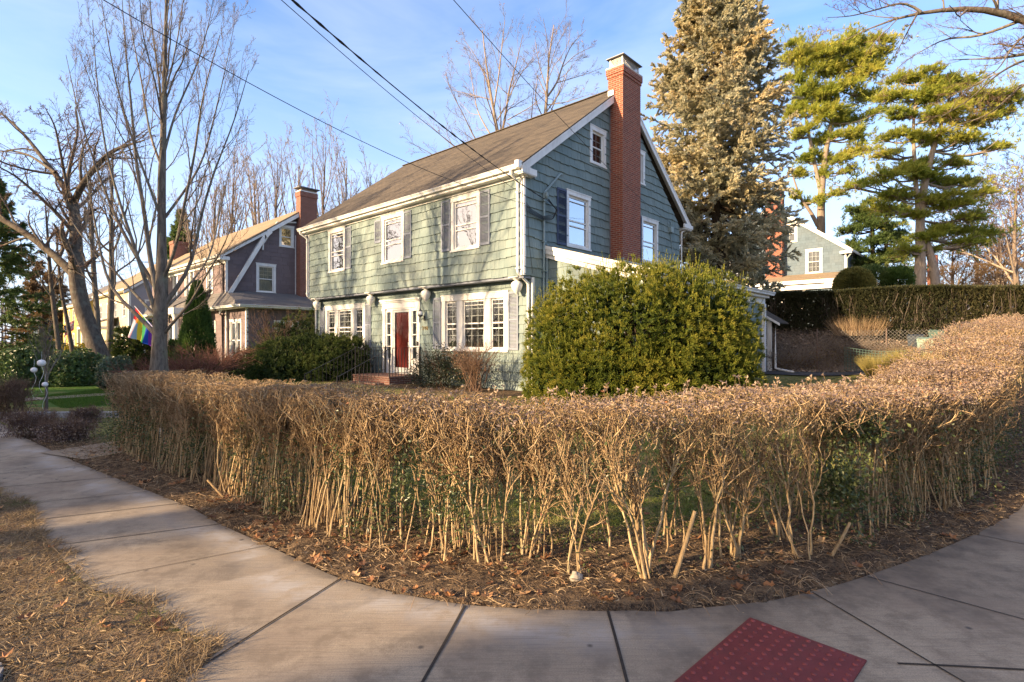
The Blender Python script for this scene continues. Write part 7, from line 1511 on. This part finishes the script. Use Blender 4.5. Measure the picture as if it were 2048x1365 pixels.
# fallen leaves
def curled(g, x, y, z, L, var=None):
    n = len(x); a = rng.random(n)*2*PI; dx = np.stack([np.cos(a), np.sin(a), .25*rng.standard_normal(n)], 1); dx = unit(dx); nn = unit(np.array([0, 0, 1.])+.45*rndir(n)); sd = unit(np.cross(nn, dx)); nn = np.cross(dx, sd); c = np.c_[x, y, z]; L = L[:, None]
    V = []
    for (u_, w_, h_) in [(-.5, 0, .12), (-.28, .30, .22), (.02, .22, .05), (.12, .42, .26), (.30, .20, .12), (.55, .0, .3), (.30, -.20, .10), (.12, -.42, .28), (.02, -.22, .05), (-.28, -.30, .2)]: V.append(c+dx*L*u_+sd*L*w_+nn*L*h_*rng.uniform(.4, 1.3, (n, 1)))
    V.append(c+nn*L*.02); V = np.stack(V, 1).reshape(-1, 3); idx = np.arange(n)[:, None, None]*11+np.array([(10, i_, (i_+1) % 10) for i_ in range(10)])[None]; var = rng.random(n) if var is None else var; g.add(V, idx.reshape(-1, 3), 0, np.repeat(var, 10))
g = Geo(); x, y = scatter(60000, box=(-6.5, 7.5, 3.3, 9), cond=lambda x, y: (~inwalk(x, y)) & (dpath(x, y, HF) < .55)); w_ = np.exp(-((x+1.6)/1.4)**2)+.22*np.exp(-((x-1.)/1.5)**2)+.10; k_ = rng.random(len(x)) < w_*.11; x = x[k_]; y = y[k_]; curled(g, x, y, gz(x, y)+.03, rng.uniform(.04, .10, len(x)))
x, y = scatter(5000, box=(-9, -1.2, 2.2, 8), cond=lambda x, y: inpoly(x, y, VP)); x = x[:70]; y = y[:70]; curled(g, x, y, gz(x, y)+.04, rng.uniform(.03, .08, len(x)))
x, y = scatter(3000, box=(-5, 8, 4.8, 12), cond=lawncond); x = x[:110]; y = y[:110]; curled(g, x, y, gz(x, y)+.06, rng.uniform(.05, .09, len(x)))
for (px, py) in [(318,1262),(123,1222),(8,1328),(1612,1198),(1330,1012),(322,1275)]:
    xx, yy = at_px(px, py); curled(g, np.array([xx]), np.array([yy]), np.array([gz1(xx, yy)+.035]), np.array([.085]))
setting(g.build('fallen_leaves', ['fallen_leaves']), 'stuff')
# crumbs and small bits on the concrete
x, y = scatter(2600, box=(-6, 5, 2.5, 6.5), cond=inwalk); k_ = rng.random(len(x)) < np.clip(.03+.9*np.exp(-dpath(x, y, IN)/.12), 0, 1)*.35; x = x[k_]; y = y[k_]; n = len(x)
g = Geo(); leaves(g, np.c_[x, y, gz(x, y)+.014], unit(np.c_[rng.standard_normal((n, 2)), np.zeros(n)]), rng.uniform(.006, .022, n), .005, 0, None); setting(g.build('pavement_crumbs', ['straw_bits']), 'stuff')
# leaf litter on the bank behind the chain link fence
n = 22000; u = rng.uniform(-6, 14, n); v = rng.uniform(9.7, 12.6, n); x, y = C0[0]+u*UX+v*VX, C0[1]+u*UY+v*VY; g = Geo(); leaves(g, np.c_[x, y, gz(x, y)+.02], unit(rndir(n)*[1, 1, .5]+[0, 0, .3]), rng.uniform(.06, .13, n), .07, 0, None); 
n = 2500; u = rng.uniform(-4, 9, n); v = rng.uniform(10.4, 11.6, n); x, y = C0[0]+u*UX+v*VX, C0[1]+u*UY+v*VY; blades(g, np.c_[x, y, gz(x, y)], unit(np.c_[rng.standard_normal((n, 2))*.5, np.ones(n)]), rng.uniform(.2, .6, n), .012, 0, None, .2); setting(g.build('bank_litter', ['bank_litter']), 'stuff')
# the pale stone at the foot of the lone clump
xx, yy = at_px(1152, 1164); g = Geo(); V = []; 
for i_ in range(7):
    for j_ in range(10): th = PI*i_/6; ph = 2*PI*j_/10; rr = 1+.18*math.sin(3*ph+i_)+.1*math.cos(5*th+j_); V.append((.048*math.sin(th)*math.cos(ph)*rr, .04*math.sin(th)*math.sin(ph)*rr, .04*math.cos(th)*rr))
g.add(V, [(i_*10+j_, i_*10+(j_+1) % 10, (i_+1)*10+(j_+1) % 10, (i_+1)*10+j_) for i_ in range(6) for j_ in range(10)], 0, .5); so_ = g.build('stone', ['limestone'], smooth=True); so_.location = (xx, yy, gz1(xx, yy)+.03); tag(so_, 'small pale stone at the foot of the thin stemmed clump', 'stone')
# ------------------------------------------------------------------ light, sky, camera
SUNAZ = math.atan2(-.893, -.451); SUNEL = rad(16.0)
sd_ = np.array([math.sin(SUNAZ)*math.cos(SUNEL), math.cos(SUNAZ)*math.cos(SUNEL), math.sin(SUNEL)])
from mathutils import Vector
sl = bpy.data.lights.new('sun', 'SUN'); sl.energy = 4.6; sl.angle = rad(.8); sl.color = (1.0, .72, .43)
so = bpy.data.objects.new('sun', sl); COL.objects.link(so); so.rotation_euler = Vector(sd_).to_track_quat('Z', 'Y').to_euler(); so.location = (-20, -10, 20)
w = bpy.data.worlds.new('World'); scene.world = w; w.use_nodes = True; t = w.node_tree; t.nodes.clear()
def wn(typ, **k):
    n = t.nodes.new(typ)
    for a, b in k.items(): setattr(n, a, b)
    return n
sky = wn('ShaderNodeTexSky', sky_type='NISHITA', sun_disc=False, sun_elevation=SUNEL, sun_rotation=SUNAZ % (2*PI), altitude=0, air_density=1.0, dust_density=.6, ozone_density=2.5)
tc = wn('ShaderNodeTexCoord'); mp = wn('ShaderNodeMapping'); mp.inputs['Scale'].default_value = (1, 1, 4.2); mp.inputs['Rotation'].default_value = (0, .12, .5); t.links.new(tc.outputs['Generated'], mp.inputs[0])
nz = wn('ShaderNodeTexNoise'); nz.inputs['Scale'].default_value = 1.7; nz.inputs['Detail'].default_value = 6; nz.inputs['Roughness'].default_value = .55; nz.inputs['Distortion'].default_value = .5; t.links.new(mp.outputs[0], nz.inputs['Vector'])
cr = wn('ShaderNodeMapRange'); cr.inputs[1].default_value = .42; cr.inputs[2].default_value = .75; cr.inputs[3].default_value = .0; cr.inputs[4].default_value = .36; t.links.new(nz.outputs['Fac'], cr.inputs[0])
sx = wn('ShaderNodeSeparateXYZ'); t.links.new(tc.outputs['Generated'], sx.inputs[0])
hz = wn('ShaderNodeMapRange'); hz.inputs[1].default_value = .0; hz.inputs[2].default_value = .50; hz.inputs[3].default_value = .62; hz.inputs[4].default_value = .0; t.links.new(sx.outputs['Z'], hz.inputs[0])
SKYMUL = (1.0, 1.0, 1.0)
mu = wn('ShaderNodeMix', data_type='RGBA', blend_type='MULTIPLY'); mu.inputs[0].default_value = 1; mu.inputs[7].default_value = (1.5, 1.72, 2.08, 1); t.links.new(sky.outputs[0], mu.inputs[6])
m1 = wn('ShaderNodeMix', data_type='RGBA'); t.links.new(hz.outputs[0], m1.inputs[0]); t.links.new(mu.outputs[2], m1.inputs[6]); m1.inputs[7].default_value = (6.3, 6.9, 8.4, 1)
m2 = wn('ShaderNodeMix', data_type='RGBA'); t.links.new(cr.outputs[0], m2.inputs[0]); t.links.new(m1.outputs[2], m2.inputs[6]); m2.inputs[7].default_value = (6.4, 6.8, 8.1, 1)
bg = wn('ShaderNodeBackground'); bg.inputs['Strength'].default_value = .061; dt = wn('ShaderNodeVectorMath', operation='DOT_PRODUCT'); dt.inputs[1].default_value = tuple(sd_); t.links.new(tc.outputs['Generated'], dt.inputs[0])
gl = wn('ShaderNodeMapRange', interpolation_type='SMOOTHSTEP'); gl.inputs[1].default_value = .34; gl.inputs[2].default_value = 1.0; gl.inputs[3].default_value = 0; gl.inputs[4].default_value = .75; t.links.new(dt.outputs['Value'], gl.inputs[0])
m3 = wn('ShaderNodeMix', data_type='RGBA'); t.links.new(gl.outputs[0], m3.inputs[0]); t.links.new(m2.outputs[2], m3.inputs[6]); m3.inputs[7].default_value = (15., 10.8, 6.8, 1)
t.links.new(m3.outputs[2], bg.inputs[0])
wo = wn('ShaderNodeOutputWorld'); t.links.new(bg.outputs[0], wo.inputs[0])
cam = bpy.data.cameras.new('camera'); co = bpy.data.objects.new('camera', cam); COL.objects.link(co)
co.location = (0, 0, CH); co.rotation_euler = (rad(90), 0, 0); cam.sensor_width = 36; cam.lens = 36*F/2048; cam.clip_end = 2000; cam.clip_start = .05
scene.camera = co
scene.view_settings.view_transform = 'Standard'; scene.view_settings.look = 'None'; scene.view_settings.exposure = 1.68; scene.view_settings.gamma = 1
scene.cycles.max_bounces = 6; scene.cycles.transparent_max_bounces = 12; scene.cycles.diffuse_bounces = 3; scene.cycles.glossy_bounces = 3; scene.cycles.caustics_reflective = False; scene.cycles.caustics_refractive = False
